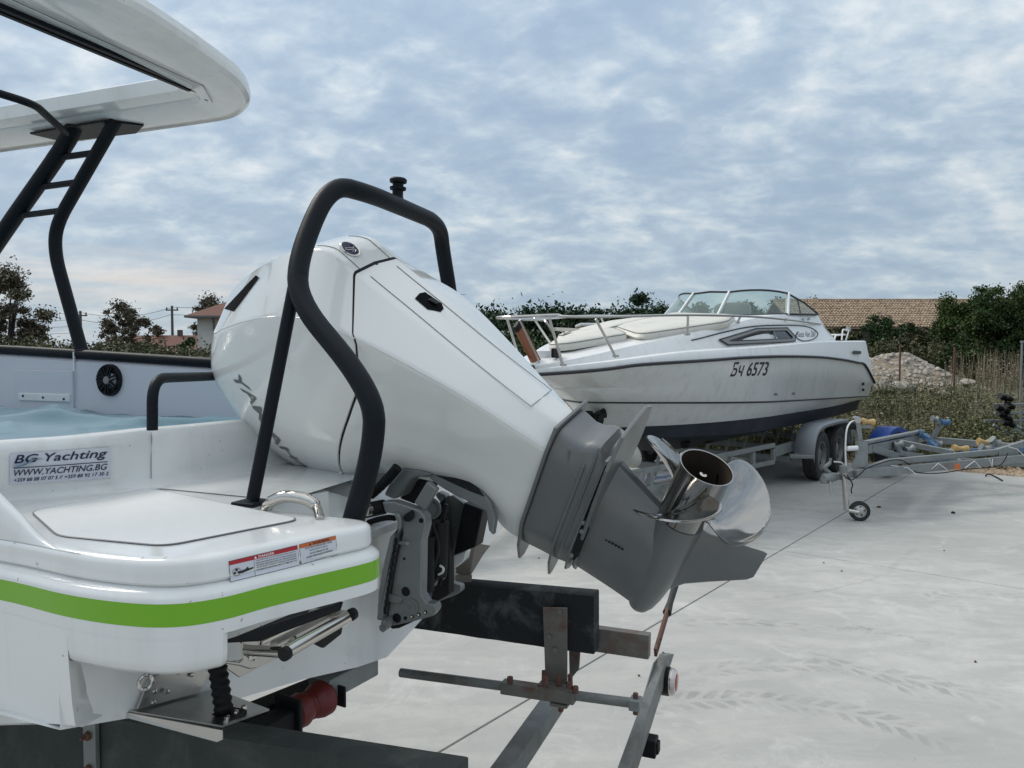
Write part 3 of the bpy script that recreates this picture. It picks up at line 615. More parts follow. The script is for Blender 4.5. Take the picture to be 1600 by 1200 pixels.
# low red-roofed house
lh, lr, *_ = gable('low_house', 'low old house with a red brown tiled roof beyond the hedge', 'house', at(268, 550, 52).x, 54, 2.6, 5, 1.7, 2.75, .1, WALLB, TILER, z0=-.1)
MB().box((at(262, 550, 53).x + .45, 54, 2.95), (.28, .28, .5)).build('chimney', WALLB, lh, smooth=0)
g2, *_r = gable('far_cottage', 'small reddish roof half hidden behind the round brown tree', 'house', at(226, 550, 60).x, 61, 3.2, 4, 1.9, 2.9, -.2, WALLB, TILER, z0=-.1)
# white shed
sh = thing('white_shed', (at(760, 550, 36).x, 36, .5), 'small white flat roofed shed beside the engine cowling, in front of dark trees', 'shed')
s0 = at(700, 520, 36); s1 = at(787, 520, 36)
MB().box(((s0.x + s1.x) / 2, 37.2, 1.2), (s1.x - s0.x, 2.2, 2.5)).build('wall', PLAST, sh, smooth=0)
MB().prism([(s0.x - .3, 35.7, 2.62), (s1.x + .25, 35.7, 2.42), (s1.x + .25, 38.6, 2.55), (s0.x - .3, 38.6, 2.75)], (0, 0, .13)).build('roof', GREYTRIM, sh, smooth=0, bevel=.02)
MB().box((s1.x - .65, 36.08, 1.7), (.5, .05, .5)).build('window', WINDK, sh, smooth=0)
for i in range(4): MB().box((s1.x + .75, 36.6, 1.2 + i * .17), (1.4, .05, .11)).build('board', GREYTRIM, sh, smooth=0)
# small cabin / caravan behind the bow
cv = thing('caravan', (at(945, 550, 24).x, 24, .6), 'small parked white caravan with a dark window band behind the bow of the old cruiser', 'caravan')
c0 = at(908, 500, 24).x; c1 = at(993, 500, 24).x
MB().box(((c0 + c1) / 2, 24.8, 1.55), (c1 - c0, 1.6, 1.7)).build('body', CUSH, cv, smooth=0, bevel=.06)
MB().box(((c0 + c1) / 2 + .05, 23.99, 2.42 - .16), (c1 - c0 - .12, .04, .34)).build('window', WINDK, cv, smooth=0)
MB().box(((c0 + c1) / 2, 24.8, 2.50), (c1 - c0 + .1, 1.8, .10)).build('roof', GEL2W, cv, smooth=0, bevel=.03)
# poles and wires
POLEM = mat('weathered_pole', (.10, .09, .085), .9, var=.2, vscale=4)
def pole(px, d, tp, label, r=.13):
    b = at(px, 550, d); zt = EYE.z + (550 - tp) / 1200 * d; t = thing('utility_pole', (b.x, d, -.1), label, 'utility pole', 'utility poles on the left skyline')
    MB().cyl((b.x, d, -.3), (b.x, d, zt), r, 10, r * .7).build('post', POLEM, t); MB().beam((b.x - .5, d, zt - .35), (b.x + .5, d, zt - .35), .1, .1).build('crossarm', POLEM, t, smooth=0)
    for k in (-.42, 0, .42): MB().cyl((b.x + k, d, zt - .3), (b.x + k, d, zt - .12), .05, 8).build('insulator', DARK, t)
    return V((b.x, d, zt - .12))
pA = pole(270, 62, 478, 'slim dark utility pole standing above the low red roof'); pB = pole(127, 58, 486, 'utility pole half hidden behind the dark roof frame leg')
WIRE = mat('wire', (.05, .05, .055), .6)
def wire(a, b, sag, label):
    pts = [a.lerp(b, t / 14) + V((0, 0, -sag * 4 * (t / 14) * (1 - t / 14))) for t in range(15)]
    props(MB().tube(pts, .016, 5).build('overhead_wire', WIRE), label, 'wire', 'overhead wires')
pC = pB + V((-34, 10, .5)); pD = pA + V((24, -6, .6))
for k, dz in enumerate((0, -.5, -1.0, -1.5)):
    wire(pB + V((0, 0, dz)), pC + V((0, 0, dz)), .5, ['topmost', 'second', 'third', 'lowest'][k] + ' wire running left from the half hidden utility pole')
for k, dz in enumerate((0, -.55)): wire(pB + V((0, 0, dz)), pA + V((0, 0, dz)), .5, ['upper', 'lower'][k] + ' wire between the two utility poles')
for k, dz in enumerate((0, -.6)): wire(pA + V((0, 0, dz)), pD + V((0, 0, dz)), .4, ['upper', 'lower'][k] + ' wire running right from the slim utility pole')
# fence posts in the weeds
for px, d, t_, b_, lb in ((1406, 20, 548, 588, 'thin rusty steel fence post standing before the rubble heap'), (1491, 18, 552, 602, 'thin rusty steel fence post in front of the dry stalks')):
    p = at(px, b_, d); q = at(px, t_, d); props(MB().box(((p + q) / 2), (.035, .035, (q - p).length + .3)).build('fence_post', RUST, smooth=0), lb, 'fence post', 'posts in the weeds')
p = at(1597, 534, 13.5); mb = MB(); mb.box((p.x, p.y, (p.z + .1) / 2), (.025, .025, p.z - .1)); mb.box((p.x + .1, p.y, p.z), (.24, .04, .04)); props(mb.build('fence_post', GALV, smooth=0), 'pale metal post with a bent top at the right edge of the photo', 'fence post', 'posts in the weeds')
# strap and scraps on the concrete
a = ground(1540, 745); b = ground(1566, 752)
props(MB().tube(crv([a + V((0, 0, .012)), a + V((.06, .04, .03)), a + V((.10, -.03, .012)), b + V((0, 0, .012))], 6), .010, 6).build('strap', BLACK), 'short black strap lying on the concrete near the gravel', 'strap')
for k, (px, py) in enumerate(((1373, 793), (1489, 802), (1287, 880), (1315, 893), (842, 873), (1475, 861), (1524, 1035), (998, 1057))):
    g_ = ground(px, py); big = k < 2
    props(rocks('litter', [((0, 0, .006), .022 if big else .007)], RUST if k != 1 else DARK, None, None), ['brown crumpled leaf on the concrete right of the jockey wheel', 'dark twig on the concrete far right'][k] if big else 'tiny dark pebble lying on the open concrete', 'leaf' if big else 'pebble', 'scraps on the concrete').location = g_
# ================================================================ old cruiser on its trailer (frame: s aft from the bow, t to port, z up)
TH = math.radians(52); HB = V((math.cos(TH), math.sin(TH), 0)); PB = V((math.sin(TH), -math.cos(TH), 0)); B0 = at(822, 577, 7.0); B0.z = 0
def b2(s, t, z): return B0 + HB * s + PB * t + V((0, 0, z))
def half(s):
    s = max(s, 0); return 1.25 * max(0, (1 - (1 - min(s / 3.6, 1)) ** 2.3)) ** .75
def seek(px, py, k=1.0):
    r = ray(px, py); prev = None
    for i in range(2001):
        s = i * .004; X = b2(s, half(s) * k, 0); dd = X.x - EYE.x - r.x / r.y * (X.y - EYE.y)
        if prev is not None and prev * dd <= 0: return s, half(s) * k, EYE.z + r.z / r.y * X.y
        prev = dd
cr = thing('cabin_cruiser', tuple(b2(4, 0, .5)), 'old white cabin cruiser with navy bottom and registration 6573 on a twin axle trailer', 'boat')
ZS = [(0, 1.44), (.53, 1.49), (.85, 1.529), (1.81, 1.572), (2.25, 1.59), (3.16, 1.60), (4.58, 1.584), (5.6, 1.545), (6.5, 1.49), (6.85, 1.46), (7.5, 1.16)]
def row(s0, s1, k, ztab, off=0.0, n=60, shift=True):
    out = []
    for i in range(n + 1):
        t = i / n; t = t ** 1.35; s = s0 + (s1 - s0) * t; lat = half((s - s0) if shift else s) * k
        blend = min(1, (s - s0) / 2.2); lat = lat * (1 - blend) + half(s) * k * blend if shift else lat
        out.append((s, lat + (off if lat > 1e-3 else 0), smooth_tab(ztab, s)))
    return out
NR = 60
R = [row(0, 7.5, 1.0, ZS, shift=False), row(.30, 7.5, .99, [(.3, 1.375), (1.2, 1.42), (3, 1.47), (6, 1.42), (7.5, 1.14)]),
     row(.62, 7.5, .975, [(.62, 1.29), (1.6, 1.315), (4, 1.32), (7.5, 1.12)]), row(.62, 7.5, .966, [(.62, 1.275), (1.6, 1.30), (4, 1.305), (7.5, 1.105)]),
     row(.87, 7.47, .945, [(.87, 1.16), (1.6, 1.145), (3, 1.10), (7.4, .965)]), row(.92, 7.47, .93, [(.92, 1.135), (1.6, 1.12), (3, 1.075), (7.4, .94)]),
     row(1.08, 7.46, .90, [(1.08, 1.02), (3, .99), (5.9, .935), (7.4, .905)]), row(1.25, 7.46, .85, [(1.25, .86), (1.6, .875), (3, .895), (5.9, .87), (7.4, .89)])]
RK = row(1.3, 7.44, 0, [(1.3, .78), (1.8, .60), (2.6, .48), (4, .43), (7.44, .44)]); RC = row(1.27, 7.45, .80, [(1.27, .82), (1.6, .76), (3, .73), (5.9, .70), (7.4, .72)])
def sheet(rows, side): return [[b2(s, t * side, z) for s, t, z in r] for r in rows]
hull = MB(); navy = MB()
for sd in (1, -1):
    hull.rings(sheet(R, sd), close=False); navy.rings(sheet([R[-1], RC, RK], sd), close=False)
def trans(rows):      # transom skin between the aft ends of the rows
    p = [b2(*r[-1]) for r in rows]; q = [b2(r[-1][0], -r[-1][1], r[-1][2]) for r in rows]; return [p, q]
hull.rings(trans(R), close=False); navy.rings(trans([R[-1], RC, RK]), close=False)
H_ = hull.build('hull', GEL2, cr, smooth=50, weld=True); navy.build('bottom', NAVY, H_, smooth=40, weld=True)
def strip(rowa, off, r, name, m, parent=cr):
    o = MB()
    for sd in (1, -1): o.tube([b2(s, (t + off) * sd, z) for s, t, z in rowa], r, 6)
    return o.build(name, m, parent)
strip(R[0], .012, .017, 'rub_rail', TRIM); strip(row(.895, 7.47, .938, [(.895, 1.148), (1.6, 1.133), (3, 1.088), (7.4, .953)]), .004, .012, 'boot_stripe', TRIM)
# stern quarter line running down the knuckle
# deck moulding
ZD = [(0, 1.475), (.5, 1.54), (1.48, 1.644), (3.25, 1.723), (4.7, 1.774), (6.97, 1.81), (7.0, 1.81)]
def drow(k, z, s1=7.0, off=0, s0=.03): return [(s0 + (s1 - s0) * (i / NR) ** 1.35, max(0, half(s0 + (s1 - s0) * (i / NR) ** 1.35) * k + off), smooth_tab(z, s0 + (s1 - s0) * (i / NR) ** 1.35)) for i in range(NR + 1)]
ZS2 = [(a, b + .014) for a, b in ZS]; D0 = row(0, 7.5, 1.0, ZS2, shift=False)
mid = [(a[0] * .5 + b[0] * .5, (a[1] + b[1]) / 2 + .004, a[2] * .5 + b[2] * .5) for a, b in zip(D0, drow(.985, ZD))]
D1 = drow(.985, ZD); D1b = drow(.97, [(a, b + .012) for a, b in ZD]); D2 = drow(.95, [(a, b + .014) for a, b in ZD], off=-.06)
ZSH = [(0, 1.50), (.6, 1.60), (1.4, 1.74), (2.0, 1.815), (2.7, 1.91), (3.7, 1.995), (5.3, 2.02), (5.9, 2.0)]
ZR = [(0, 1.51), (.6, 1.63), (1.0, 1.71), (2, 1.87), (3, 2.01), (3.65, 2.08), (4.4, 2.135), (5.75, 2.17)]
def crow(k, z, s1, off=0): return [(a, b, c) for a, b, c in drow(k, z, s1, off)]
D3 = crow(.86, ZD, 6.2, -.06); D3 = [(a, b, c + .012) for a, b, c in D3]; D4 = crow(.78, ZSH, 5.95, -.04); D5 = crow(.73, ZR, 5.75, -.03); D6 = crow(.50, [(a, b + .012) for a, b in ZR], 5.72, 0)
dk = MB()
for sd in (1, -1):
    dk.rings(sheet([D0, mid, D1, D1b, D2], sd), close=False)
    n3 = [r for r in (D2, D3)]; dk.rings(sheet(n3, sd), close=False)
    dk.rings(sheet([D3, D4, D5], sd), close=False)
# foredeck/cabin top only ahead of the windscreen; cockpit behind it
fr = crow(.73, ZR, 4.45, -.03); fr2 = crow(.36, [(a, b + .02) for a, b in ZR], 3.9); fr3 = [(a, 0, c + .028) for a, b, c in crow(0, ZR, 3.68)]
for sd in (1, -1): dk.rings(sheet([fr, fr2, fr3], sd), close=False)
dk.rings([[b2(6.2, t, 1.82) for t in (-1.0, -.5, 0, .5, 1.0)], [b2(7.0, t, 1.82) for t in (-1.21, -.6, 0, .6, 1.21)]], close=False)
dk.rings([[b2(7.0, t, 1.82) for t in (-1.21, -.6, 0, .6, 1.21)], [b2(7.5, t, 1.17) for t in (-1.25, -.6, 0, .6, 1.25)]], close=False)
dk.rings([[b2(7.0, 1.232, 1.81), b2(7.5, 1.25, 1.17)], [b2(7.0, 1.2, 1.82), b2(7.45, 1.2, 1.17)]], close=False)
for sd in (1, -1): dk.add([b2(*q) for q in ((5.75, .885 * sd, 2.17), (5.95, .935 * sd, 2.0), (6.2, 1.015 * sd, 1.822), (6.2, .9 * sd, 1.822), (5.72, .6 * sd, 2.17))], [(0, 1, 2, 3, 4)])
dk.add([b2(3.7, t, z) for t, z in ((-.8, 1.3), (.8, 1.3), (.8, 2.0), (-.8, 2.0))] + [b2(6.3, t, z) for t, z in ((-.8, 1.3), (.8, 1.3), (.8, 1.8), (-.8, 1.8))], [(0, 1, 2, 3), (4, 5, 6, 7), (0, 1, 5, 4)])
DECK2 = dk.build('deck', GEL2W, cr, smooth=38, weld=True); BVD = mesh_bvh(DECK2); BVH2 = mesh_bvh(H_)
# dark crease that frames the cabin side, ending in the oval
cl = [seek(*q, .80) for q in ((1080, 532), (1110, 524), (1140, 517), (1165, 512), (1190, 509.5), (1225, 508.5), (1250, 509))]
def side_pt(s, z, out=.0):
    """point on the cabin side at station s and height z"""
    lat0, z0 = half(s) * .86 - .06, smooth_tab(ZD, s) + .012; lat1, z1 = half(s) * .78 - .04, smooth_tab(ZSH, s); lat2, z2 = half(s) * .73 - .03, smooth_tab(ZR, s)
    t = lat0 + (lat1 - lat0) * (z - z0) / (z1 - z0) if z < z1 else lat1 + (lat2 - lat1) * (z - z1) / (z2 - z1)
    return b2(s, t + out, z)
def side_px(px, py, out=.01):
    r = ray(px, py); prev = None
    for i in range(300, 3100):
        s = i * .002; 
        # iterate height/lateral
        z = 1.95; 
        for _ in range(3):
            X = side_pt(s, z, out); z = EYE.z + r.z / r.y * (X.y - EYE.y)
        dd = X.x - r.x / r.y * X.y
        if prev is not None and prev * dd <= 0: return side_pt(s, z, out)
        prev = dd
    return side_pt(3, 1.9, out)
_old_side = side_px
def side_px(px, py, out=.01):
    p = shit(BVD, px, py, out); return p if p is not None else _old_side(px, py, out)
line = [side_px(*q, .004) for q in ((1080, 532), (1095, 528.5), (1110, 524.5), (1125, 520.5), (1140, 517), (1155, 513.5), (1170, 511), (1190, 509), (1215, 508.3), (1240, 508.5), (1258, 510), (1270, 514), (1277, 520), (1276, 526), (1268, 531), (1256, 533), (1247, 530), (1243, 525), (1246, 519))]
MB().tube(crv(line, 3), .0075, 5).build('styling_line', TRIM, cr)
# cabin window in its frame
wo_ = [(1122, 532), (1180, 514), (1228, 513), (1241, 527), (1240, 534), (1136, 540)]; wi = [(1138, 533.5), (1183, 518.5), (1226, 517.5), (1236, 528), (1235, 529.5), (1146, 534)]
def dens_(P, n=4): return [(a[0] + (b[0] - a[0]) * k / n, a[1] + (b[1] - a[1]) * k / n) for a, b in zip(P, P[1:] + P[:1]) for k in range(n)]
wo_, wi = dens_(wo_), dens_(wi)
wf = MB(); A_ = [side_px(*q, .02) for q in wo_]; B_ = [side_px(*q, .024) for q in wi]; nn6 = len(A_)
wf.add(A_ + B_ + [side_px(*q, .0) for q in wo_], [(i, (i + 1) % nn6, nn6 + (i + 1) % nn6, nn6 + i) for i in range(nn6)] + [(i, (i + 1) % nn6, 2 * nn6 + (i + 1) % nn6, 2 * nn6 + i) for i in range(nn6)])
wfo = wf.build('window', GREYTRIM, cr, smooth=0)
MB().tube(A_ + [A_[0]], .008, 6).build('gasket', TRIM, wfo); MB().tube(B_ + [B_[0]], .006, 6).build('inner_gasket', TRIM, wfo)
MB().add([side_px(*q, .016) for q in wi], [tuple(range(nn6))]).build('pane', WINDK, wfo, smooth=0)
MB().tube([side_px(1206, 518, .022), side_px(1209, 530, .022)], .012, 6).build('divider', GREYTRIM, wfo)
# registration and name
def hull_pt(s, z, out=.012):
    rows_ = R[:5]
    for a, b in zip(rows_, rows_[1:]):
        fa = lerp_tab([(q[0], q[2]) for q in a], s); fb = lerp_tab([(q[0], q[2]) for q in b], s)
        if fb <= z <= fa or b is rows_[-1]:
            la = lerp_tab([(q[0], q[1]) for q in a], s); lb = lerp_tab([(q[0], q[1]) for q in b], s); k = (z - fa) / (fb - fa); return b2(s, la + (lb - la) * k + out, z)
s_a = seek(1141, 588)[0]; s_b = seek(1200, 586)[0]; za = seek(1141, 588)[2]; zb = seek(1200, 585)[2]
surf_text(BVH2, 'Бч 6573', [(1140, 588.5), (1198, 587), (1202, 564), (1146, 566)], 'registration_number', INKB, cr, .004, cuts=0, shear=.12, bold=.01)
surf_text(BVD, 'Fiesta Vee 260', [(1245, 527), (1274, 526), (1274, 517), (1245, 518)], 'name_lettering', INKG, cr, .005, cuts=0, shear=.25)
# vent and fittings on the stern quarter
def flat(px, py, k=1.0): s, t, z = seek(px, py, k); return b2(s, t + .012, z)
q = [flat(*p) for p in ((1332, 548), (1343, 548.5), (1343, 553.5), (1332, 553))]; MB().add(q, [(0, 1, 2, 3)]).build('side_vent', TRIM, cr, smooth=0, solid=.01)
for px, py in ((1348, 600), (1348, 609)): MB().cyl(flat(px, py, .985) - PB * .02, flat(px, py, .985) + PB * .01, .022, 10).build('drain_outlet', TRIM, cr)
for px, py in ((1214, 616), (1242, 615), (1224, 579)): MB().cyl(flat(px, py, .975) - PB * .05, flat(px, py, .975) - PB * .008, .014, 8).build('through_hull_fitting', GREYTRIM, cr)
# windscreen: port, centre, starboard panes and the aft wings
WP = dict(pb0=(3.62, .28, 2.09), pt0=(4.10, .25, 2.425), pb1=(4.42, .88, 2.14), pt1=(4.75, .78, 2.43), wb=(5.70, .90, 2.18), wt=(5.45, .84, 2.26), sb0=(3.66, -.28, 2.07), st0=(4.02, -.25, 2.41), sb1=(4.42, -.88, 2.13), st1=(4.75, -.78, 2.43), swb=(5.70, -.90, 2.18))
def pt(k): return b2(*WP[k])
ws = bpy.data.objects.new('windscreen', None); COL.objects.link(ws); ws.parent = cr; ws.location = (0, 0, 0)
def curve_between(a, b, bulge, n=6):
    a, b = V(a), V(b); m = (a + b) / 2 + bulge; return [a * (1 - t) ** 2 + m * 2 * t * (1 - t) + b * t * t for t in [i / n for i in range(n + 1)]]
Z3 = V((0, 0, 1))
for sd in (1, -1):
    f = (lambda s, t, z: b2(s, t * sd, z))
    bot_ = curve_between(f(3.62, .28, 2.09), f(4.42, .88, 2.14), -HB * .12 + PB * .10 * sd); top_ = curve_between(f(4.08, .25, 2.43), f(4.74, .78, 2.43), -HB * .10 + PB * .08 * sd + Z3 * .06)
    MB().rings([bot_, top_], close=False).build('pane', GLASS, ws, smooth=60)
    wb = [f(4.44, .89, 2.14), f(5.05, .91, 2.16), f(5.68, .90, 2.18)]; wt_ = [f(4.77, .79, 2.42), f(5.22, .86, 2.32), f(5.66, .895, 2.2)]
    MB().rings([wb, wt_], close=False).build('pane', GLASS, ws, smooth=60)
    MB().tube(bot_ + wb, .014, 6).build('lower_frame', TRIM, ws); MB().tube(top_ + wt_ + [wb[-1]], .014, 6).build('upper_frame', TRIM, ws)
    MB().beam(bot_[0], top_[0], .05, .02, PB).build('pillar', GEL2W, ws, smooth=0); MB().beam(f(4.43, .885, 2.13), f(4.76, .785, 2.43), .045, .03, HB).build('pillar', GEL2W, ws, smooth=0)
    MB().beam(f(4.9, .91, 2.15), f(5.0, .83, 2.37), .015, .02, HB).build('divider', TRIM, ws, smooth=0)
MB().rings([[b2(3.62, .28, 2.09), b2(3.58, 0, 2.09), b2(3.62, -.28, 2.09)], [b2(4.08, .25, 2.43), b2(4.05, 0, 2.44), b2(4.08, -.25, 2.43)]], close=False).build('pane', GLASS, ws, smooth=60)
MB().tube([b2(4.08, .25, 2.43), b2(4.05, 0, 2.445), b2(4.08, -.25, 2.43)], .014, 6).build('upper_frame', TRIM, ws); MB().tube([b2(3.62, .28, 2.09), b2(3.58, 0, 2.09), b2(3.62, -.28, 2.09)], .014, 6).build('lower_frame', TRIM, ws)
# seat back seen through the glass
st = MB(); e = 24; c0_ = b2(4.75, .02, 2.22)
st.rings([[c0_ + HB * d_ + (PB * math.copysign(abs(math.cos(a)) ** .6, math.cos(a)) * .26 + Z3 * math.copysign(abs(math.sin(a)) ** .6, math.sin(a)) * .12) * k for a in [2 * math.pi * i / e for i in range(e)]] for d_, k in ((-.04, .85), (-.03, 1), (.03, 1), (.05, .85))]); st.box(c0_ - Z3 * .2, (.1, .1, .3)); st.build('helm_seat', GREYTRIM, cr)
# bow rail
rail = bpy.data.objects.new('bow_rail', None); COL.objects.link(rail); rail.parent = cr
def rp(s, t, z): return b2(s, t, z)
def px_lat(px, py, t):
    """pixel to the vertical plane at constant t"""
    return on_plane(px, py, b2(0, t, 0), PB)
top_port = [b2(-.22, 0, 1.96), b2(-.17, .16, 1.965), b2(.0, .34, 1.975)] + [px_lat(*q) for q in ((880, 494.5, .48), (930, 495, .62), (990, 494, .80), (1075, 492.3, .93), (1150, 493.6, .98), (1200, 496.5, 1.0), (1250, 502, .98), (1282, 506.5, .93))]
stb = [b2(-.22, 0, 1.96), b2(-.17, -.16, 1.965), b2(.05, -.36, 1.97), b2(.8, -.66, 2.0), b2(1.7, -.95, 2.04), b2(2.9, -1.05, 2.12), b2(4.4, -1.08, 2.15)]
MB().tube(crv(top_port, 6), .0135, 8).build('top_tube', STEEL, rail); MB().tube(crv(stb, 6), .0135, 8).build('top_tube', STEEL, rail)
for a, b in (((858, 497, .36), (880, 572, .40)), ((931, 498.5, .62), (962, 558, .66)), ((1075, 493, .93), (1074, 524, .90)), ((1157, 494, .98), (1152, 505, .85))):
    p, q = px_lat(*a), px_lat(*b); MB().tube([p, q], .0125, 8).build('stanchion', STEEL, rail); MB().cyl(q, q + Z3 * .02, .03, 10).build('stanchion_base', STEEL, rail)
for a, b in (((.25, -.42, 1.975), (.45, -.40, 1.52)), ((1.2, -.8, 2.02), (1.6, -.8, 1.68)), ((3, -1.05, 2.12), (3.2, -.98, 1.75))): MB().tube([b2(*a), b2(*b)], .0125, 8).build('stanchion', STEEL, rail)
# second rail loop and the flat arm reaching aft across the foredeck
MB().tube(crv([b2(-.18, -.02, 1.94), b2(.1, .1, 1.94), px_lat(853, 503, .2), px_lat(868, 530, .25), px_lat(879, 572, .3)], 5), .011, 7).build('inner_tube', STEEL, rail)
MB().beam(px_lat(866, 514, -.45), px_lat(968, 519, -.55), .03, .035).build('flat_arm', STEEL, rail, smooth=0); MB().beam(px_lat(874, 515, -.45), px_lat(901, 534, -.4), .012, .012).build('arm_brace', STEEL, rail, smooth=0)
# handrail on cabin top
MB().tube(fillet([px_lat(1104, 507, .72), px_lat(1150, 506, .75), px_lat(1156, 498, .78)], .05), .01, 7).build('cabin_handrail', STEEL, cr)
# bow roller platform, anchor light and gear
MB().prism([px_lat(815, 575, .05), px_lat(820, 571, .05), px_lat(850, 570, .05), px_lat(858, 576, .05), px_lat(842, 578, .05)], -PB * .22).build('bow_roller', NAVY, cr, smooth=0, bevel=.006)
MB().cyl(b2(.35, -.05, 1.55), b2(.35, -.05, 1.66), .085, 18).build('deck_hatch_cap', GEL2W, cr); MB().box(b2(.30, .12, 1.64), (.12, .03, .09), HB, PB).build('spotlight', BLACK, cr, smooth=0, bevel=.01)
ln = MB()
for k in range(26): p = b2(.55 + .03 * k * .55 + random.uniform(-.03, .03), .12 + random.uniform(-.12, .14), 1.575 + .008 * k * .5); ln.tube(crv([p, p + V((random.uniform(-.05, .05), random.uniform(-.05, .05), .02)), p + V((random.uniform(-.08, .08), random.uniform(-.08, .08), 0))], 3), .006, 5)
props(ln.build('mooring_rope', BLACK), 'dark rope heaped on the foredeck near the bow rail', 'rope')
# sun cushions on the foredeck: a thing lying on the boat
def cushion(name, pts, thick, label, lift=.0):
    """outline (s, t) with a padded profile following the deck"""
    P = [V((a, b, 0)) for a, b in pts]; P = fillet(P, .12, 5, closed=True); cen = sum(P, V()) / len(P); rs = []
    for f_, dz in ((1.0, .0), (1.03, thick * .35), (1.0, thick * .8), (.9, thick), (.45, thick * 1.03), (.05, thick * 1.02)):
        ring = []
        for p in P:
            q = cen + (p - cen) * f_; zt = lerp_tab([(a, b) for a, b in ZR], q.x) + .03 * (1 - abs(q.y)) - abs(q.y) * .06; ring.append(b2(q.x, q.y, zt + dz + lift + .012 * noise.noise(V((q.x * 4, q.y * 4, dz)))))
        rs.append(ring)
    o = MB().rings(rs).build(name, CUSH, smooth=60); e_ = MB().tube([r for r in rs[2]] , .006, 5, close=True).build('piping', GREYTRIM, o)
    return props(o, label, 'cushion', 'cushions on the foredeck')
cushion('cushion', [(1.25, .50), (2.45, .90), (3.1, .72), (2.8, .04), (1.5, .04)], .085, 'port half of the cream sun cushion below the windscreen, nearer the camera', .03)
cushion('cushion', [(1.25, -.55), (2.8, -.8), (2.8, .0), (1.5, .0)], .09, 'starboard half of the cream sun cushion, farther from the camera', .02)
cushion('cushion', [(.5, .08), (1.25, .36), (1.45, .05), (1.25, -.38), (.5, -.12)], .085, 'rolled cream cushion piece lying nearest the bow', .02)
# orange wooden board leaning in the pulpit
pb_, pe = px_lat(840, 570, .0), px_lat(811, 512, .0)
wb = thing('wooden_board', tuple(pb_), 'orange varnished wooden board with a black cap leaning in the bow rail', 'board')
MB().beam(pb_, pe, .11, .035, PB).build('plank', WOOD, wb, smooth=0, bevel=.006); MB().beam(pe - (pe - pb_).normalized() * .01, pe + (pe - pb_).normalized() * .05, .12, .05, PB).build('cap', BLACK, wb, smooth=0, bevel=.008)
MB().tube([px_lat(812, 500, .06), px_lat(844, 569, .06)], .010, 6).build('rod', STEEL, wb)
# stern pushpit rail
MB().tube(fillet([b2(6.35, .95, 1.83), b2(6.4, .95, 1.90), b2(6.95, .95, 1.92), b2(6.95, .6, 1.92), b2(6.95, .6, 1.83)], .04), .012, 7).build('stern_rail', GEL2W, cr)
MB().tube(fillet([b2(6.55, 1.0, 1.83), b2(6.6, 1.0, 1.99), b2(6.95, 1.0, 1.99), b2(6.97, .95, 1.83)], .04), .011, 7).build('stern_rail', GEL2W, cr)
MB().cyl(b2(6.97, .98, 1.97), b2(6.97, .98, 2.04), .035, 10).build('stern_light', STEEL, cr)
for a in ((1226, 500), (1253, 500), (1262, 499)): p = side_px(*a, .02); MB().box(p, (.05, .02, .035), HB, PB).build('canvas_snap', STEEL, cr, smooth=0)
# ---------------------------------------------------------------- its trailer
t2 = thing('boat_trailer', tuple(b2(4, 0, 0)), 'galvanised twin axle boat trailer carrying the old navy bottomed cruiser', 'trailer')
W2 = 1.02
def lad(side):
    a, b = b2(-.2 if False else .55, .62 * side, .47), b2(3.55, W2 * side, .44)
    fr_ = MB(); 
    fr_.beam(b2(.55, .62 * side, .50), b2(3.6, W2 * side, .53), .05, .055); fr_.beam(b2(.55, .62 * side, .32), b2(3.6, W2 * side, .33), .05, .055)
    for k in range(7): s = .6 + k * .5; t = .62 + (W2 - .62) * (s - .55) / 3.05; fr_.box(b2(s, t * side, .415), (.07, .045, .15), HB, PB)
    fr_.beam(b2(3.6, W2 * side, .45), b2(7.2, W2 * side, .45), .06, .12)
    return fr_.build('side_rail', GALV, t2, smooth=0, bevel=.005)
sr = lad(1); lad(-1)
MB().prism([b2(.62, .63, .315), b2(.62, .63, .50), b2(.95, .675, .505), b2(.95, .675, .315)], PB * .035).build('gusset_plate', GALV, t2, smooth=0)
draw = MB(); draw.beam(b2(-1.5, 0, .42), b2(.6, .60, .42), .08, .13); draw.beam(b2(-1.5, 0, .42), b2(.6, -.60, .42), .08, .13); draw.beam(b2(.6, -.64, .42), b2(.6, .64, .42), .08, .12); draw.build('drawbar', GALV, t2, smooth=0, bevel=.006)
# blue lettered plate along the drawbar
pA_, pB_ = on_plane(982, 757, b2(-.6, .30, 0), PB), on_plane(1062, 742, b2(-.6, .30, 0), PB)
pl_o = thing_pl = MB().beam(pA_ + Z3 * .02, pB_ + Z3 * .02, .02, .085).build('name_plate', PAPER, t2, smooth=0)
MB().box(pA_ + (pB_ - pA_) * .14 + PB * .013 + Z3 * .02, (.055, .006, .05), (pB_ - pA_).normalized(), PB).build('plate_emblem', BLUEP, pl_o, smooth=0)
put_text('Hallmark', .055, pA_ + (pB_ - pA_) * .28 + PB * .014 + Z3 * .0, pB_ - pA_, Z3, BLUEP, pl_o, 'plate_lettering', fit=(pB_ - pA_).length * .55, shear=.2)
MB().box(b2(.72, .668, .33), (.05, .012, .045), HB, PB).build('side_reflector', LENSO, t2, smooth=0)
for s in (1.3, 2.6, 4.2, 5.3, 6.9): MB().beam(b2(s, -W2, .30), b2(s, W2, .30), .08, .08).build('crossmember', GALV, t2, smooth=0, bevel=.004)
for k in range(9):
    for sd in (1, -1):
        s = 1.7 + .62 * k; t = .42 * sd; zt = .57 + .05; MB().beam(b2(s, t, .34), b2(s, t * 1.15, zt - .03), .03, .03, HB).build('roller_arm', GALV, t2, smooth=0)
        MB().cyl(b2(s - .04, t * 1.15, zt), b2(s + .04, t * 1.15, zt), .045, 12).build('keel_roller', BLACK, t2)
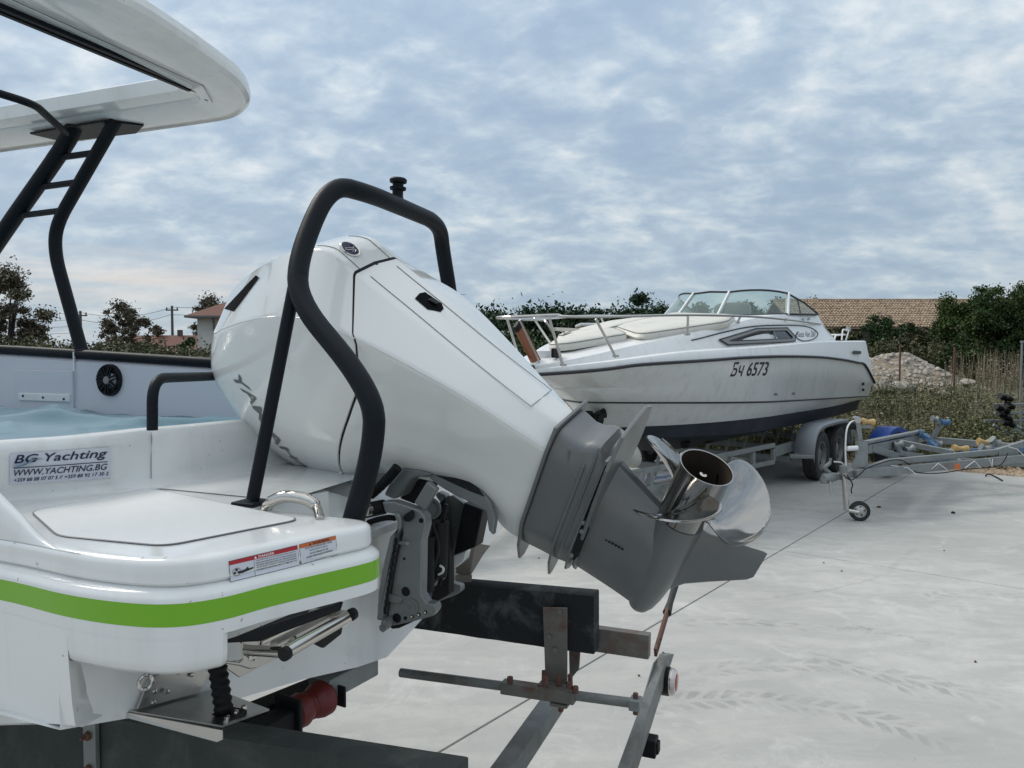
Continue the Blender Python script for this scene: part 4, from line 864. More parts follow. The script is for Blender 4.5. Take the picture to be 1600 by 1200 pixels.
def wheel(c, ax, r, wd, parent, rim_r, rimm=GALV, spokes=0, hubcap=True):
    c = V(c); ax = V(ax).normalized(); hw = wd / 2
    ty = MB().lathe([(rim_r, -hw * .8), (r * .86, -hw), (r * .965, -hw * .88), (r, -hw * .6), (r, -hw * .2), (r * .985, -hw * .17), (r * .985, hw * .17), (r, hw * .2), (r, hw * .6), (r * .965, hw * .88), (r * .86, hw), (rim_r, hw * .8)], c, ax, 40, close=True).build('tyre', RUBBER, parent, smooth=40)
    rm = MB().lathe([(rim_r, -hw * .8), (rim_r, hw * .8), (rim_r * .92, hw * .78), (rim_r * .86, hw * .3), (rim_r * .55, hw * .35), (rim_r * .35, hw * .55), (rim_r * .18, hw * .6), (.001, hw * .6)], c, ax, 32).build('rim', rimm, parent, smooth=40)
    e = ax.orthogonal().normalized(); g = ax.cross(e); hol = MB()
    for k in range(8 if r > .2 else 5):
        an = 2 * math.pi * k / (8 if r > .2 else 5); p = c + (e * math.cos(an) + g * math.sin(an)) * rim_r * .7 + ax * hw * .335; hol.cyl(p - ax * .004, p + ax * .004, rim_r * .12, 10)
    hol.build('rim_hole', BLACK, rm)
    return ty
for sd in (1, -1):
    for s in (4.62, 5.42):
        wr = bpy.data.objects.new('wheel', None); COL.objects.link(wr); wr.parent = t2
        wheel(b2(s, 1.22 * sd, .315), PB * sd, .315, .19, wr, .185, mat('trailer_rim', (.22, .22, .215), .5, .6, var=.3, vscale=20, dirt=(.1, .07, .05), dscale=14, damt=.6) if 'trailer_rim' not in MATS else MATS['trailer_rim'])
    # tandem mudguard: flat top, rounded ends
    arc = [(4.12, .33), (4.14, .50), (4.24, .64), (4.40, .71), (4.7, .735), (5.35, .735), (5.65, .71), (5.80, .63), (5.88, .48), (5.89, .36)]
    arc = crv([V((a, 0, z)) for a, z in arc], 3); fd = MB()
    fd.rings([[b2(p.x, (1.10) * sd, p.z) for p in arc], [b2(p.x, 1.33 * sd, p.z) for p in arc], [b2(p.x, 1.345 * sd, p.z - .012) for p in arc], [b2(5.02 + (p.x - 5.02) * .985, 1.345 * sd, p.z - .05) for p in arc]], close=False)
    fd.build('mudguard', mat('mudguard_plastic', (.27, .29, .31), .45, 0, 0, var=.1, vscale=6, dirt=(.06, .10, .22), dscale=3, damt=.5) if 'mudguard_plastic' not in MATS else MATS['mudguard_plastic'], t2, smooth=50, solid=.006)
    MB().beam(b2(4.0, 1.08 * sd, .36), b2(4.14, 1.33 * sd, .36), .10, .05).build('step', GALV, t2, smooth=0, bevel=.01)
    MB().box(b2(5.02, 1.06 * sd, .33), (1.1, .05, .06), HB, PB).build('suspension_arm', GALV, t2, smooth=0)
# winch post with a black winch strap head, and the white bow fender
wp = px_lat(925, 660, .1)
MB().beam(b2(.35, 0, .42), b2(.62, 0, 1.02), .07, .09).build('winch_post', GALV, t2, smooth=0)
wn = MB(); c_ = px_lat(926, 655, .12)
wn.cyl(c_ - PB * .1, c_ + PB * .1, .055, 14); wn.cyl(c_ + PB * .06, c_ + PB * .08, .085, 16); wn.box(c_ + HB * .1 + Z3 * .03, (.16, .12, .05), HB, PB); wn.box(c_ + HB * .16 + Z3 * .07, (.05, .1, .09), HB, PB); wn.box(c_ - HB * .08 + Z3 * .04, (.05, .08, .1), HB, PB); wn.tube([c_ + PB * .09, c_ + PB * .10 - Z3 * .1, c_ + PB * .14 - Z3 * .12], .012, 6)
wn.build('winch', BLACK, t2, smooth=30, bevel=.004)
fe = MB(); f0 = on_plane(948, 668, b2(0, .34, 0), PB); f1 = on_plane(996, 726, b2(0, .34, 0), PB); ax = (f1 - f0)
fpts = [f0 + ax * (i / 14) for i in range(15)]; frr = [.02, .07, .10, .115, .12, .122, .122, .122, .122, .122, .12, .115, .10, .07, .025]
fo = MB(); n_ = 22; ee = ax.normalized().orthogonal(); gg = ax.normalized().cross(ee)
fo.rings([[p + (ee * math.cos(2 * math.pi * k / n_) + gg * math.sin(2 * math.pi * k / n_)) * r * (1 + .05 * (k % 2)) for k in range(n_)] for p, r in zip(fpts, frr)])
props(fo.build('fender', CUSH, smooth=60), 'dirty white ribbed fender hanging by the drawbar behind the propeller', 'fender')
# ================================================================ empty trailer, right
t3o = ground(1342, 800); TJ = at(1294, 740, 7.55)
t3 = thing('empty_trailer', (3.5, 7.6, 0), 'empty galvanised boat trailer with rollers standing on its jockey wheel at the right', 'trailer')
Q = lambda px, py, d: at(px, py, d)
def bm(a, b, w_, h_, name='frame_rail', m=GALV, p=t3, bev=.004): return MB().beam(a, b, w_, h_).build(name, m, p, smooth=0, bevel=bev)
bm(Q(1312, 744, 7.52), Q(1346, 736, 7.75), .06, .075, 'drawbar')
bm(Q(1336, 741, 7.6), Q(1582, 718, 8.55), .05, .085); bm(Q(1582, 718, 8.55), Q(1760, 700, 9.6), .05, .085)
bm(Q(1350, 734, 7.7), Q(1386, 722, 7.85), .045, .06); bm(Q(1386, 722, 7.85), Q(1556, 706, 8.55), .045, .06); bm(Q(1556, 706, 8.55), Q(1606, 690, 8.8), .045, .06); bm(Q(1606, 690, 8.8), Q(1760, 680, 9.8), .045, .06)
bm(Q(1354, 702, 7.9), Q(1441, 684, 9.9), .05, .09); bm(Q(1441, 684, 9.9), Q(1452, 684, 9.9), .05, .09)
bm(Q(1352, 691, 7.9), Q(1441, 673, 9.9), .07, .03, 'top_strap'); bm(Q(1361, 700, 8.0), Q(1402, 713, 8.2), .05, .07, 'brace')
bm(Q(1466, 688, 10.0), Q(1582, 698, 9.3), .06, .08, 'crossmember'); bm(Q(1406, 691, 8.8), Q(1490, 708, 8.4), .05, .06, 'crossmember'); bm(Q(1498, 706, 9.0), Q(1600, 702, 9.2), .05, .06, 'crossmember', BLUEG)
bm(Q(1358, 740, 7.9), Q(1400, 726, 9.2), .05, .06, 'crossmember'); bm(Q(1385, 722, 8.2), Q(1480, 716, 9.0), .05, .05, 'crossmember', BLUEG)
MB().prism([Q(1561, 706, 8.53), Q(1561, 722, 8.53), Q(1592, 722, 8.7), Q(1592, 696, 8.7)], (0, .04, 0)).build('gusset_plate', GALV, t3, smooth=0)
MB().prism([Q(1364, 733, 7.72), Q(1386, 722.5, 7.83), Q(1392, 733, 7.83)], (0, .02, 0)).build('gusset_plate', GALV, t3, smooth=0)
# winch post
p0, p1 = Q(1346, 728, 7.75), Q(1346, 690, 7.78); p2, p3 = Q(1343, 690, 7.8), Q(1338, 657, 7.8)
MB().beam(p0, p1, .10, .08, V((0, 1, 0))).build('winch_post', GALV, t3, smooth=0, bevel=.006); MB().prism([Q(1331, 731, 7.7), Q(1343, 700, 7.72), Q(1350, 700, 7.72), Q(1352, 730, 7.7)], (0, .02, 0)).build('post_gusset', GALV, t3, smooth=0)
MB().beam(p2, p3, .05, .07, V((0, 1, 0))).build('post_head', GALV, t3, smooth=0, bevel=.006); MB().cyl(p3 + V((0, -.04, .01)), p3 + V((0, .04, .01)), .035, 14).build('head_boss', STEEL, t3)
MB().cyl(Q(1326, 666, 7.8), Q(1340, 666, 7.8), .035, 12).build('winch_drum', DARK, t3); MB().cyl(Q(1324, 701, 7.7), Q(1340, 700, 7.7), .025, 10).build('winch_handle', GEL2W, t3)
MB().tube(crv([Q(1322, 728, 7.7), Q(1321, 700, 7.7), Q(1323, 672, 7.7), Q(1329, 660, 7.75), Q(1336, 657, 7.78)], 5), .008, 6).build('winch_rope', GEL2W, t3)
def vroller(a, b, r, m, name='keel_roller'):
    a, b = V(a), V(b); L_ = (b - a); return MB().lathe([(r * .95, 0), (r, L_.length * .12), (r * .6, L_.length * .42), (r * .6, L_.length * .58), (r, L_.length * .88), (r * .95, L_.length)], a, L_, 18).build(name, m, t3)
vroller(Q(1346, 658, 7.8), Q(1366, 660, 7.8), .036, YELRUB); bm(Q(1344, 667, 7.8), Q(1362, 667, 7.8), .03, .03, 'roller_bracket')
for (a, b, r, m) in (((1528, 690, 9.2), (1549, 692, 9.2), .045, YELRUB), ((1489, 700, 9.0), (1512, 702, 9.0), .045, YELRUB), ((1549, 686, 9.0), (1560, 694, 9.0), .05, GALV), ((1532, 698, 8.8), (1543, 702, 8.8), .045, GALV), ((1396, 696, 8.6), (1410, 694, 8.6), .045, GALV), ((1416, 704, 8.6), (1428, 700, 8.6), .045, GALV), ((1435, 677, 9.6), (1447, 683, 9.6), .05, BLUEG), ((1456, 654, 9.4), (1464, 656, 9.4), .045, GALV), ((1470, 660, 9.4), (1483, 660, 9.4), .045, BLUEG), ((1462, 692, 9.4), (1470, 694, 9.4), .045, GALV)): vroller(Q(*a), Q(*b), r, m)
for (a, b, w_, m) in (((1460, 660, 9.4), (1474, 661, 9.4), .03, GALV), ((1470, 662, 9.4), (1455, 688, 9.5), .05, GALV), ((1440, 680, 9.6), (1466, 694, 9.4), .06, BLUEG), ((1452, 690, 9.4), (1463, 700, 9.3), .06, BLUEG), ((1400, 694, 8.6), (1412, 714, 8.6), .05, GALV), ((1404, 708, 8.5), (1440, 712, 8.6), .05, GALV), ((1484, 702, 9.0), (1500, 722, 8.8), .04, GALV), ((1552, 692, 9.0), (1548, 704, 9.0), .04, GALV)): bm(Q(*a), Q(*b), w_, w_, 'roller_arm', m)
# coupling, jockey wheel, cables
cp = MB(); c_ = Q(1288, 747, 7.5); ax = (Q(1312, 744, 7.52) - c_).normalized()
cp.lathe([(.012, -.03), (.045, -.01), (.055, .04), (.045, .09), (.032, .15), (.032, .20)], c_, ax, 16); cp.lathe([(.04, -.05), (.045, -.03), (.04, .0)], c_, V((0, 0, 1)), 14); cp.build('coupling', GALV, t3)
MB().tube(crv([c_ + ax * .06 + Z3 * .04, Q(1289, 731, 7.5), Q(1296, 724, 7.5), Q(1298, 716, 7.5)], 4), [.02] * 9 + [.014] * 4, 8).build('coupling_handle', GALV, t3)
MB().tube([Q(1297, 752, 7.45), Q(1299, 772, 7.45)], .012, 7).build('breakaway_lever', STEEL, t3)
jt, jb = Q(1318, 739, 7.46), Q(1323, 797, 7.46)
MB().cyl(jt + Z3 * .05, jb, .026, 12).build('jockey_tube', STEEL, t3); MB().cyl(jt + Z3 * .0, jt + Z3 * .07, .04, 14).build('jockey_clamp', GALV, t3)
MB().tube(fillet([jb + Z3 * .03, jb - Z3 * .0, Q(1342, 801, 7.42)], .03), .018, 8).build('jockey_fork', STEEL, t3)
MB().tube(crv([jt + Z3 * .06, jt + V((-.02, 0, .10)), jt + V((-.10, 0, .11))], 4), .008, 6).build('crank', STEEL, t3)
jw = bpy.data.objects.new('jockey_wheel', None); COL.objects.link(jw); jw.parent = t3
jc = Q(1343, 800.5, 7.46); jc.z = .095; wheel(jc, V((-.18, -1, 0)), .097, .05, jw, .06, STEEL)
MB().tube(crv([Q(1323, 742, 7.4), Q(1332, 756, 7.4), Q(1330, 765, 7.4), Q(1331, 771, 7.4)], 4), .006, 5).build('cable', BLACK, t3)
MB().tube(crv([Q(1318, 742, 7.4), Q(1330, 750, 7.4), Q(1345, 740, 7.5), Q(1356, 731, 7.6), Q(1400, 718, 7.8), Q(1424, 728, 7.9), Q(1432, 738, 7.9), Q(1470, 739, 8.0), Q(1510, 733, 8.1), Q(1560, 728, 8.3), Q(1575, 708, 8.4)], 5), .006, 5).build('cable', BLACK, t3)
for a in (((1455, 733, 8.0), (1466, 724, 8.0), (1480, 734, 8.0)), ((1508, 731, 8.1), (1523, 720, 8.1), (1532, 731, 8.1)), ((1546, 717, 8.3), (1550, 728, 8.3), (1551, 717, 8.3)), ((1392, 727, 7.8), (1418, 731, 7.85), (1432, 741, 7.85)), ((1576, 698, 8.5), (1590, 702, 8.5), (1602, 714, 8.5))): MB().tube([Q(*q) for q in a], .004, 5).build('cable_tie', GEL2W, t3)
MB().box(Q(1496, 729, 8.05), (.07, .012, .055), V((.92, .38, 0)), V((-.38, .92, 0))).build('side_reflector', LENSO, t3, smooth=0)
# blue mudguard over a wheel on the far side
mw = bpy.data.objects.new('wheel', None); COL.objects.link(mw); mw.parent = t3
wc = at(1390, 700, 10.1); wc.z = .28; axm = V((.55, -.83, 0)); wheel(wc, axm, .24, .16, mw, .14); fx = V((.83, .55, 0))
ar = [wc + fx * (math.cos(a) * .33) + Z3 * (math.sin(a) * .33 + .06) for a in [math.radians(d) for d in range(-10, 191, 12)]]
MB().rings([[p - axm * .12 for p in ar], [p + axm * .12 for p in ar], [wc + Z3 * .05 + (p - wc - Z3 * .05) * .82 + axm * .125 for p in ar]], close=False).build('mudguard', BLUEP, t3, smooth=50, solid=.006)
wc2 = wc + V((2.4, -1.6, 0)); mw2 = bpy.data.objects.new('wheel', None); COL.objects.link(mw2); mw2.parent = t3; wheel((8.1, 8.5, .24), -axm, .24, .16, mw2, .14)
MB().beam(wc, (8.1, 8.5, .24), .06, .06).build('axle', GALV, t3, smooth=0)
# third trailer at the edge of the frame
t4 = thing('roller_trailer', (at(1600, 690, 12).x, 12, 0), 'dark trailer with black rollers cut by the right edge of the photo', 'trailer')
for a, b in (((1556, 632.5), (1640, 632)), ((1554, 645.5), (1640, 645)), ((1538, 658), (1640, 657.5)), ((1560, 672), (1640, 690))): bm(at(*a, 12), at(*b, 12.3), .04, .04, 'frame_rail', GALV, t4)
for a, b in (((1552, 664), (1592, 690)), ((1572, 640), (1592, 678)), ((1572, 622), (1570, 662)), ((1596, 640), (1592, 700)), ((1592, 690), (1595, 742))): MB().tube([at(*a, 11.9), at(*b, 11.9)], .022, 8).build('strut', GALV if a[0] != 1572 else BLACK, t4)
for px, py in ((1566, 620), (1576, 622), (1560, 637), (1572, 640), (1579, 634), (1564, 647), (1574, 652), (1570, 660), (1582, 664)):
    c_ = at(px, py, 11.85); MB().cyl(c_ - V((.05, .02, -.02)), c_ + V((.05, .02, -.02)), .045, 12).build('keel_roller', BLACK, t4)
for px, py in ((1588, 672), (1594, 678), (1590, 668)): c_ = at(px, py, 11.8); MB().cyl(c_ - V((.04, .0, -.02)), c_ + V((.04, .0, -.02)), .04, 12).build('keel_roller', GALV, t4)
w4 = bpy.data.objects.new('wheel', None); COL.objects.link(w4); w4.parent = t4; wheel((at(1650, 700, 12.3).x, 12.6, .28), V((.3, -.95, 0)), .28, .17, w4, .16)
# ================================================================ near boat (frame: l aft, t to starboard, z up; origin under the camera)
PSI = math.radians(22); HL = V((math.cos(PSI), -math.sin(PSI), 0)); SL = V((math.sin(PSI), math.cos(PSI), 0))
def bf(l, t, z): return HL * l + SL * t + V((0, 0, z))
def pt_(px, py, t): return on_plane(px, py, bf(0, t, 0), SL)      # pixel on a fore-and-aft plane
def pl_(px, py, l): return on_plane(px, py, bf(l, 0, 0), HL)      # pixel on an athwartships plane
def pz_(px, py, drop): return ground(px, py, 1.65 - drop)
nb = thing('motorboat', tuple(bf(-3, 1.85, .6)), 'white open motorboat with a lime green stripe, black tow frame and hardtop, at the left', 'boat')
CL = 1.63
# plan line of the swim platform moulding, port side -> rounded corner -> aft edge -> engine well
plan = [(-7.2, 1.45), (-6.2, 1.08), (-5.2, .93), (-4, .865), (-2.6, .845), (-1.6, .835), (-1.216, .828), (-1.038, .812), (-.93, .816), (-.862, .836), (-.824, .88), (-.800, .95), (-.765, 1.03), (-.735, 1.10), (-.728, 1.135), (-.745, 1.165), (-.79, 1.178), (-.88, 1.18), (-1.0, 1.18)]
plan = crv([V((a, b, 0)) for a, b in plan], 5)
def offs(P, d):
    out = []
    for i, p in enumerate(P):
        t = (P[min(i + 1, len(P) - 1)] - P[max(i - 1, 0)]).normalized(); out.append(p + V((t.y, -t.x, 0)) * d)
    return out
def mould(prof, i0=0, i1=None):
    rs = []
    for off, drop in prof: rs.append([bf(p.x, p.y, 1.65 - drop) for p in offs(plan, off)[i0:i1]])
    return rs
iS = next(i for i, p in enumerate(plan) if p.x > -1.50)
cap_prof = [(-.02, .300), (-.014, .3003), (-.007, .302), (-.002, .306), (0, .311), (0.0005, .335), (-.002, .3385), (-.006, .341), (.004, .345), (.012, .351), (.0145, .355), (.0148, .3605)]
DEC = MB(); DEC.rings(mould(cap_prof), close=False); 
inner = [bf(p.x, p.y, 1.65 - .300) for p in offs(plan, -.02)[iS:]]
# flat platform skin, fan between the inner moulding line and the coaming foot
foot = [pz_(*q, .300) for q in ((-40, 792), (20, 786), (130, 774), (235, 762))] + [bf(-1.365, 1.40, 1.65 - .297), bf(-1.36, 1.62, 1.65 - .292)]
deck_poly = inner + [bf(-1.0, 1.20, 1.35), bf(-1.02, 1.62, 1.352)] + foot[::-1]
DEC.add(deck_poly, [tuple(range(len(deck_poly)))])
plat = DEC.build('swim_platform', GEL, nb, smooth=34, weld=True)
# non-skid panel with its recessed outline
hp = [pz_(*q, .299) for q in ((235, 764), (471, 812), (258, 854), (90, 838), (48, 800))]
hp = fillet(hp, .03, 5, closed=True); cen = sum(hp, V()) / len(hp)
MB().rings([[p + V((0, 0, .0)) for p in hp], [cen + (p - cen) * .992 + V((0, 0, .002)) for p in hp]], cap0=False).build('hatch_panel', NONSKID, plat, smooth=30)
MB().tube([p + V((0, 0, .0006)) for p in hp], .0016, 4, close=True).build('hatch_seam', INKG, plat)
# green band and white topsides below
band = mould([(.0148, .3600), (.0150, .385), (.0150, .3935)]); GB = MB().rings(band, close=False)
hs = MB(); low = mould([(.0148, .3930), (.0135, .414), (.006, .4165), (-.03, .417)], 0); hs.rings(low, close=False)
# port pod: from the ladder recess forward the side runs down to .468 and further forward to the chine
iP = next(i for i, p in enumerate(plan) if p.y > .872 and p.x > -.9); iT = next(i for i, p in enumerate(plan) if p.x > -1.045)
def dadj(l): return .22 * min(.6, max(0, -1.05 - l))
def side_rows(i0, i1, prof, adj=False): return [[bf(p.x, p.y, 1.65 - drop - (dadj(p.x) * (drop - .41) / .16 if adj else 0)) for p in offs(plan, off)[i0:i1]] for off, drop in prof]
prf = [(.0138, .413), (.0125, .445), (.010, .458), (.002, .467), (-.05, .4685)]
hs.rings(side_rows(iT, iP + 1, prf), close=False)
nE = V((0, 0, 0)); pe2 = [r[-1] for r in side_rows(iT, iP + 1, prf)]; tE = (SL * .9 + HL * .2).normalized()
hs.rings([pe2, [p + tE * .010 - HL * .003 for p in pe2], [p + tE * .012 - HL * .012 for p in pe2], [p + tE * .012 - HL * .11 for p in pe2]], close=False)
hs.rings(side_rows(0, iT + 1, [(.0138, .413), (.012, .47), (.008, .53), (.004, .565), (-.008, .572)], True), close=False)
pe3 = [r[-1] for r in side_rows(0, iT + 1, [(.0138, .413), (.012, .47), (.008, .53), (.004, .565), (-.008, .572)], True)]
hs.rings([pe3, [p + SL * (.035 + .010 * k) - HL * .03 - Z3 * .003 * k for k, p in enumerate(pe3)], [p + SL * .06 - HL * .06 - Z3 * .004 * k for k, p in enumerate(pe3)]], close=False)
us = [bf(p.x, p.y, 1.65 - .4685) for p in offs(plan, -.02)[iT:iP + 1]]
hs.add([bf(-1.06, .80, 1.1815)] + us + [bf(-.93, .90, 1.1815), bf(-1.06, .90, 1.1815)], [tuple(range(len(us) + 3))])
hs.rings([[bf(p.x, p.y, 1.65 - .417) for p in offs(plan, -.02)[iP:]], [bf(-1.0, .83 + .35 * k / (len(plan) - iP - 1), 1.65 - .43) for k in range(len(plan) - iP)]], close=False)
# transom and bottom, deep V
TR = [(.805, .575), (.90, .60), (1.07, .645), (1.09, .655), (1.31, .69), (1.50, .735), (CL, .76)]; TR = TR + [(2 * CL - a, b) for a, b in TR[::-1][1:]]
tops = [.47, .47, .30, .30, .36, .405, .405] + [.405, .36, .30, .30, .47, .47]
lt = lambda t: -1.068 + .073 * min(1, max(0, (t - .8) / .6))
hs.rings([[bf(lt(a), a, 1.65 - b) for a, b in TR], [bf(lt(a) - .0, a, 1.65 - c) for (a, b), c in zip(TR, tops)]], close=False)
sec = lambda l: [bf(l, CL + (a - CL) * (1 if l > -5 else max(.02, 1 - ((-l - 5) / 2.4) ** 2)), 1.65 - b + max(0, (-l - 3.5)) ** 2 * .05) for a, b in TR]
hs.rings([[bf(lt(a), a, 1.65 - b) for a, b in TR]] + [sec(l) for l in (-1.5, -2.5, -3.5, -4.5, -5.5, -6.4, -7.2)], close=False)
# starboard topsides
sb = []
for off, z in ((0, 1.65 - .575), (.02, 1.3), (.03, 1.62)):
    sb.append([bf(l, 2 * CL - .81 + off - (max(0, -l - 4.6)) ** 2 * .16, z) for l in (-1.06, -1.5, -2.5, -3.5, -4.5, -5.5, -6.4, -7.2)])
hs.rings(sb, close=False)
hs.rings([[bf(-1.06, 2.06, 1.35), bf(-1.06, 2.46, 1.35)], [bf(-1.4, 2.06, 1.35), bf(-1.4, 2.46, 1.35)]], close=False)
HUL = hs.build('hull', GEL, nb, smooth=50)
GB.build('green_stripe', GREEN, HUL, smooth=50)
tl_ = [i for i, p in enumerate(plan) if -1.62 < p.x < -1.19]
MB().rings([[bf(p.x - k, p.y, 1.65 - dr) for p in offs(plan, .017)[tl_[0]:tl_[-1] + 1]] for dr, k in ((.358, 0), (.395, .05))], close=False).build('teal_stripe', TEAL, HUL, smooth=50)
# side bulwark rising forward from the platform: fills the left edge of the picture
bw = MB(); bwl = (-1.03, -1.055, -1.08, -1.10, -1.115, -1.13, -1.15, -1.175, -1.2, -1.24, -1.3, -1.38, -1.55, -1.8, -2.4, -3.4, -4.6, -5.6, -6.6, -7.2)
pr = []
for f_, off in ((0, .0), (.15, -.002), (.5, -.010), (.8, -.018), (.94, -.026), (1.0, -.038), (1.0, -.058), (.93, -.070), (.5, -.080), (0, -.10)):
    rowp = []
    for l in bwl:
        hgt_ = smooth_tab([(-7.2, .31), (-1.55, .160), (-1.42, .140), (-1.34, .105), (-1.27, .070), (-1.2, .038), (-1.17, .022), (-1.14, .010), (-1.10, .002), (-1.03, .0)], l); base = lerp_tab([(p.x, p.y) for p in plan], l)
        rowp.append(bf(l, base - off * min(.55, .15 + hgt_ * 4) + .004, 1.65 - .303 + hgt_ * f_))
    pr.append(rowp)
bw.rings(pr, close=False); bw.build('side_bulwark', GEL, nb, smooth=70)
# coaming across the back of the cockpit with the dealer's sticker
ct = [pz_(*q, .172) for q in ((-160, 702), (0, 689), (120, 681), (235, 669))]; cb = [pz_(*q, .302) for q in ((-200, 812), (10, 790), (125, 777), (235, 763))]
co = MB(); cr_top = crv(ct, 5); cr_bot = crv(cb, 5)
def inset(P, dl, dz): return [p + HL * dl + V((0, 0, dz)) for p in P]
co.rings([inset(cr_top, -.065, -.05), inset(cr_top, -.06, -.012), inset(cr_top, -.05, -.002), inset(cr_top, -.012, -.0), inset(cr_top, -.002, -.006), *[[p.lerp(q, k / 8) for p, q in zip(inset(cr_top, .004, -.02), inset(cr_bot, -.008, .02))] for k in range(9)], inset(cr_bot, 0, .006), inset(cr_bot, .014, -.0005)], close=False)
ct2 = [ct[-1], pl_(300, 664, -1.368), pl_(385, 656, -1.35), pl_(470, 650, -1.34), bf(-1.34, 2.05, 1.475)]; cb2 = [cb[-1], bf(-1.352, 1.36, 1.352), bf(-1.335, 1.55, 1.355), bf(-1.325, 1.80, 1.36), bf(-1.325, 2.05, 1.36)]
c2t, c2b = crv(ct2, 5), crv(cb2, 5)
co.rings([inset(c2t, -.065, -.05), inset(c2t, -.06, -.012), inset(c2t, -.05, -.002), inset(c2t, -.012, -.0), inset(c2t, -.002, -.006), *[[p.lerp(q, k / 8) for p, q in zip(inset(c2t, .004, -.02), inset(c2b, -.008, .02))] for k in range(9)], inset(c2b, .0, .006), inset(c2b, .014, -.0005)], close=False)
COA = co.build('cockpit_coaming', GEL, nb, smooth=60)
surf_patch(mesh_bvh(COA), [(234.4, 749), (235.8, 749), (236.2, 676), (234.8, 676)], 'panel_seam', GREYTRIM, COA, .0035, 1, 10)
# motor well floor, sloping up behind the tow frame
mw_ = MB(); wl = [bf(-1.345, 1.25, 1.353), bf(-1.345, 1.64, 1.36), bf(-1.345, 1.9, 1.36)]
mw_.rings([[bf(-1.35, t, 1.3545) for t in (1.25, 1.45, 1.62, 1.85, 2.05)], [bf(-1.12, t, z) for t, z in ((1.25, 1.353), (1.45, 1.352), (1.62, 1.345), (1.85, 1.30), (2.05, 1.30))], [bf(-1.02, t, z) for t, z in ((1.25, 1.352), (1.45, 1.33), (1.62, 1.27), (1.85, 1.24), (2.05, 1.24))], [bf(-.995, t, z) for t, z in ((1.18, 1.30), (1.40, 1.262), (1.62, 1.238), (1.85, 1.225), (2.05, 1.225))]], close=False)
mw_.rings([[bf(-1.02, 1.19, 1.352), bf(-1.0, 1.19, 1.25)], [bf(-1.0, 1.40, 1.345), bf(-.995, 1.40, 1.25)]], close=False)
mw_.build('motor_well', GEL, nb, smooth=50)
# stickers
t0 = [pz_(14, 708 + 0, .19)]
def on_coam(px, py):       # coaming face is close to the plane through its foot and top lines
    o = (ct[1] + cb[1]) / 2; X = (ct[3] + cb[3]) / 2 - o; Y = (ct[2] - cb[2]); n = X.cross(Y).normalized(); return on_plane(px, py, (ct[2] + cb[2]) / 2, n)
A0, A1, A2, A3 = [on_coam(*q) + HL * .006 for q in ((15, 757), (172, 746), (172, 698), (15, 708))]
stk = MB().prism([A0, A1, A2, A3], -(A1 - A0).cross(A3 - A0).normalized() * -.0006).build('dealer_sticker', PAPER, COA, smooth=0)
Xs = (A1 - A0); Ys = (A3 - A0); Ns = Xs.cross(Ys).normalized() * .0014
BVC = mesh_bvh(COA); QS = [(15, 757), (172, 746), (172, 698), (15, 708)]
bpy.data.objects.remove(stk); surf_patch(BVC, QS, 'dealer_sticker', PAPER, COA, .0030, 14, 4)
surf_text(BVC, 'BG Yachting', QS, 'sticker_lettering', INK, COA, .0042, .04, .965, .60, .95, shear=.28, bold=.012)
surf_text(BVC, 'WWW.YACHTING.BG', QS, 'sticker_lettering', INK, COA, .0042, .04, .965, .275, .475, shear=.28, bold=.012)
surf_text(BVC, '+359 88 88 07 07 5 // +359 88 92 17 30 2', QS, 'sticker_lettering', INK, COA, .0042, .04, .975, .09, .205, cuts=0, shear=.2, bold=.012)
surf_patch(BVC, QS, 'sticker_rule', INK, COA, .0042, 14, 1, .035, .965, .52, .545)
BVP = mesh_bvh(plat)
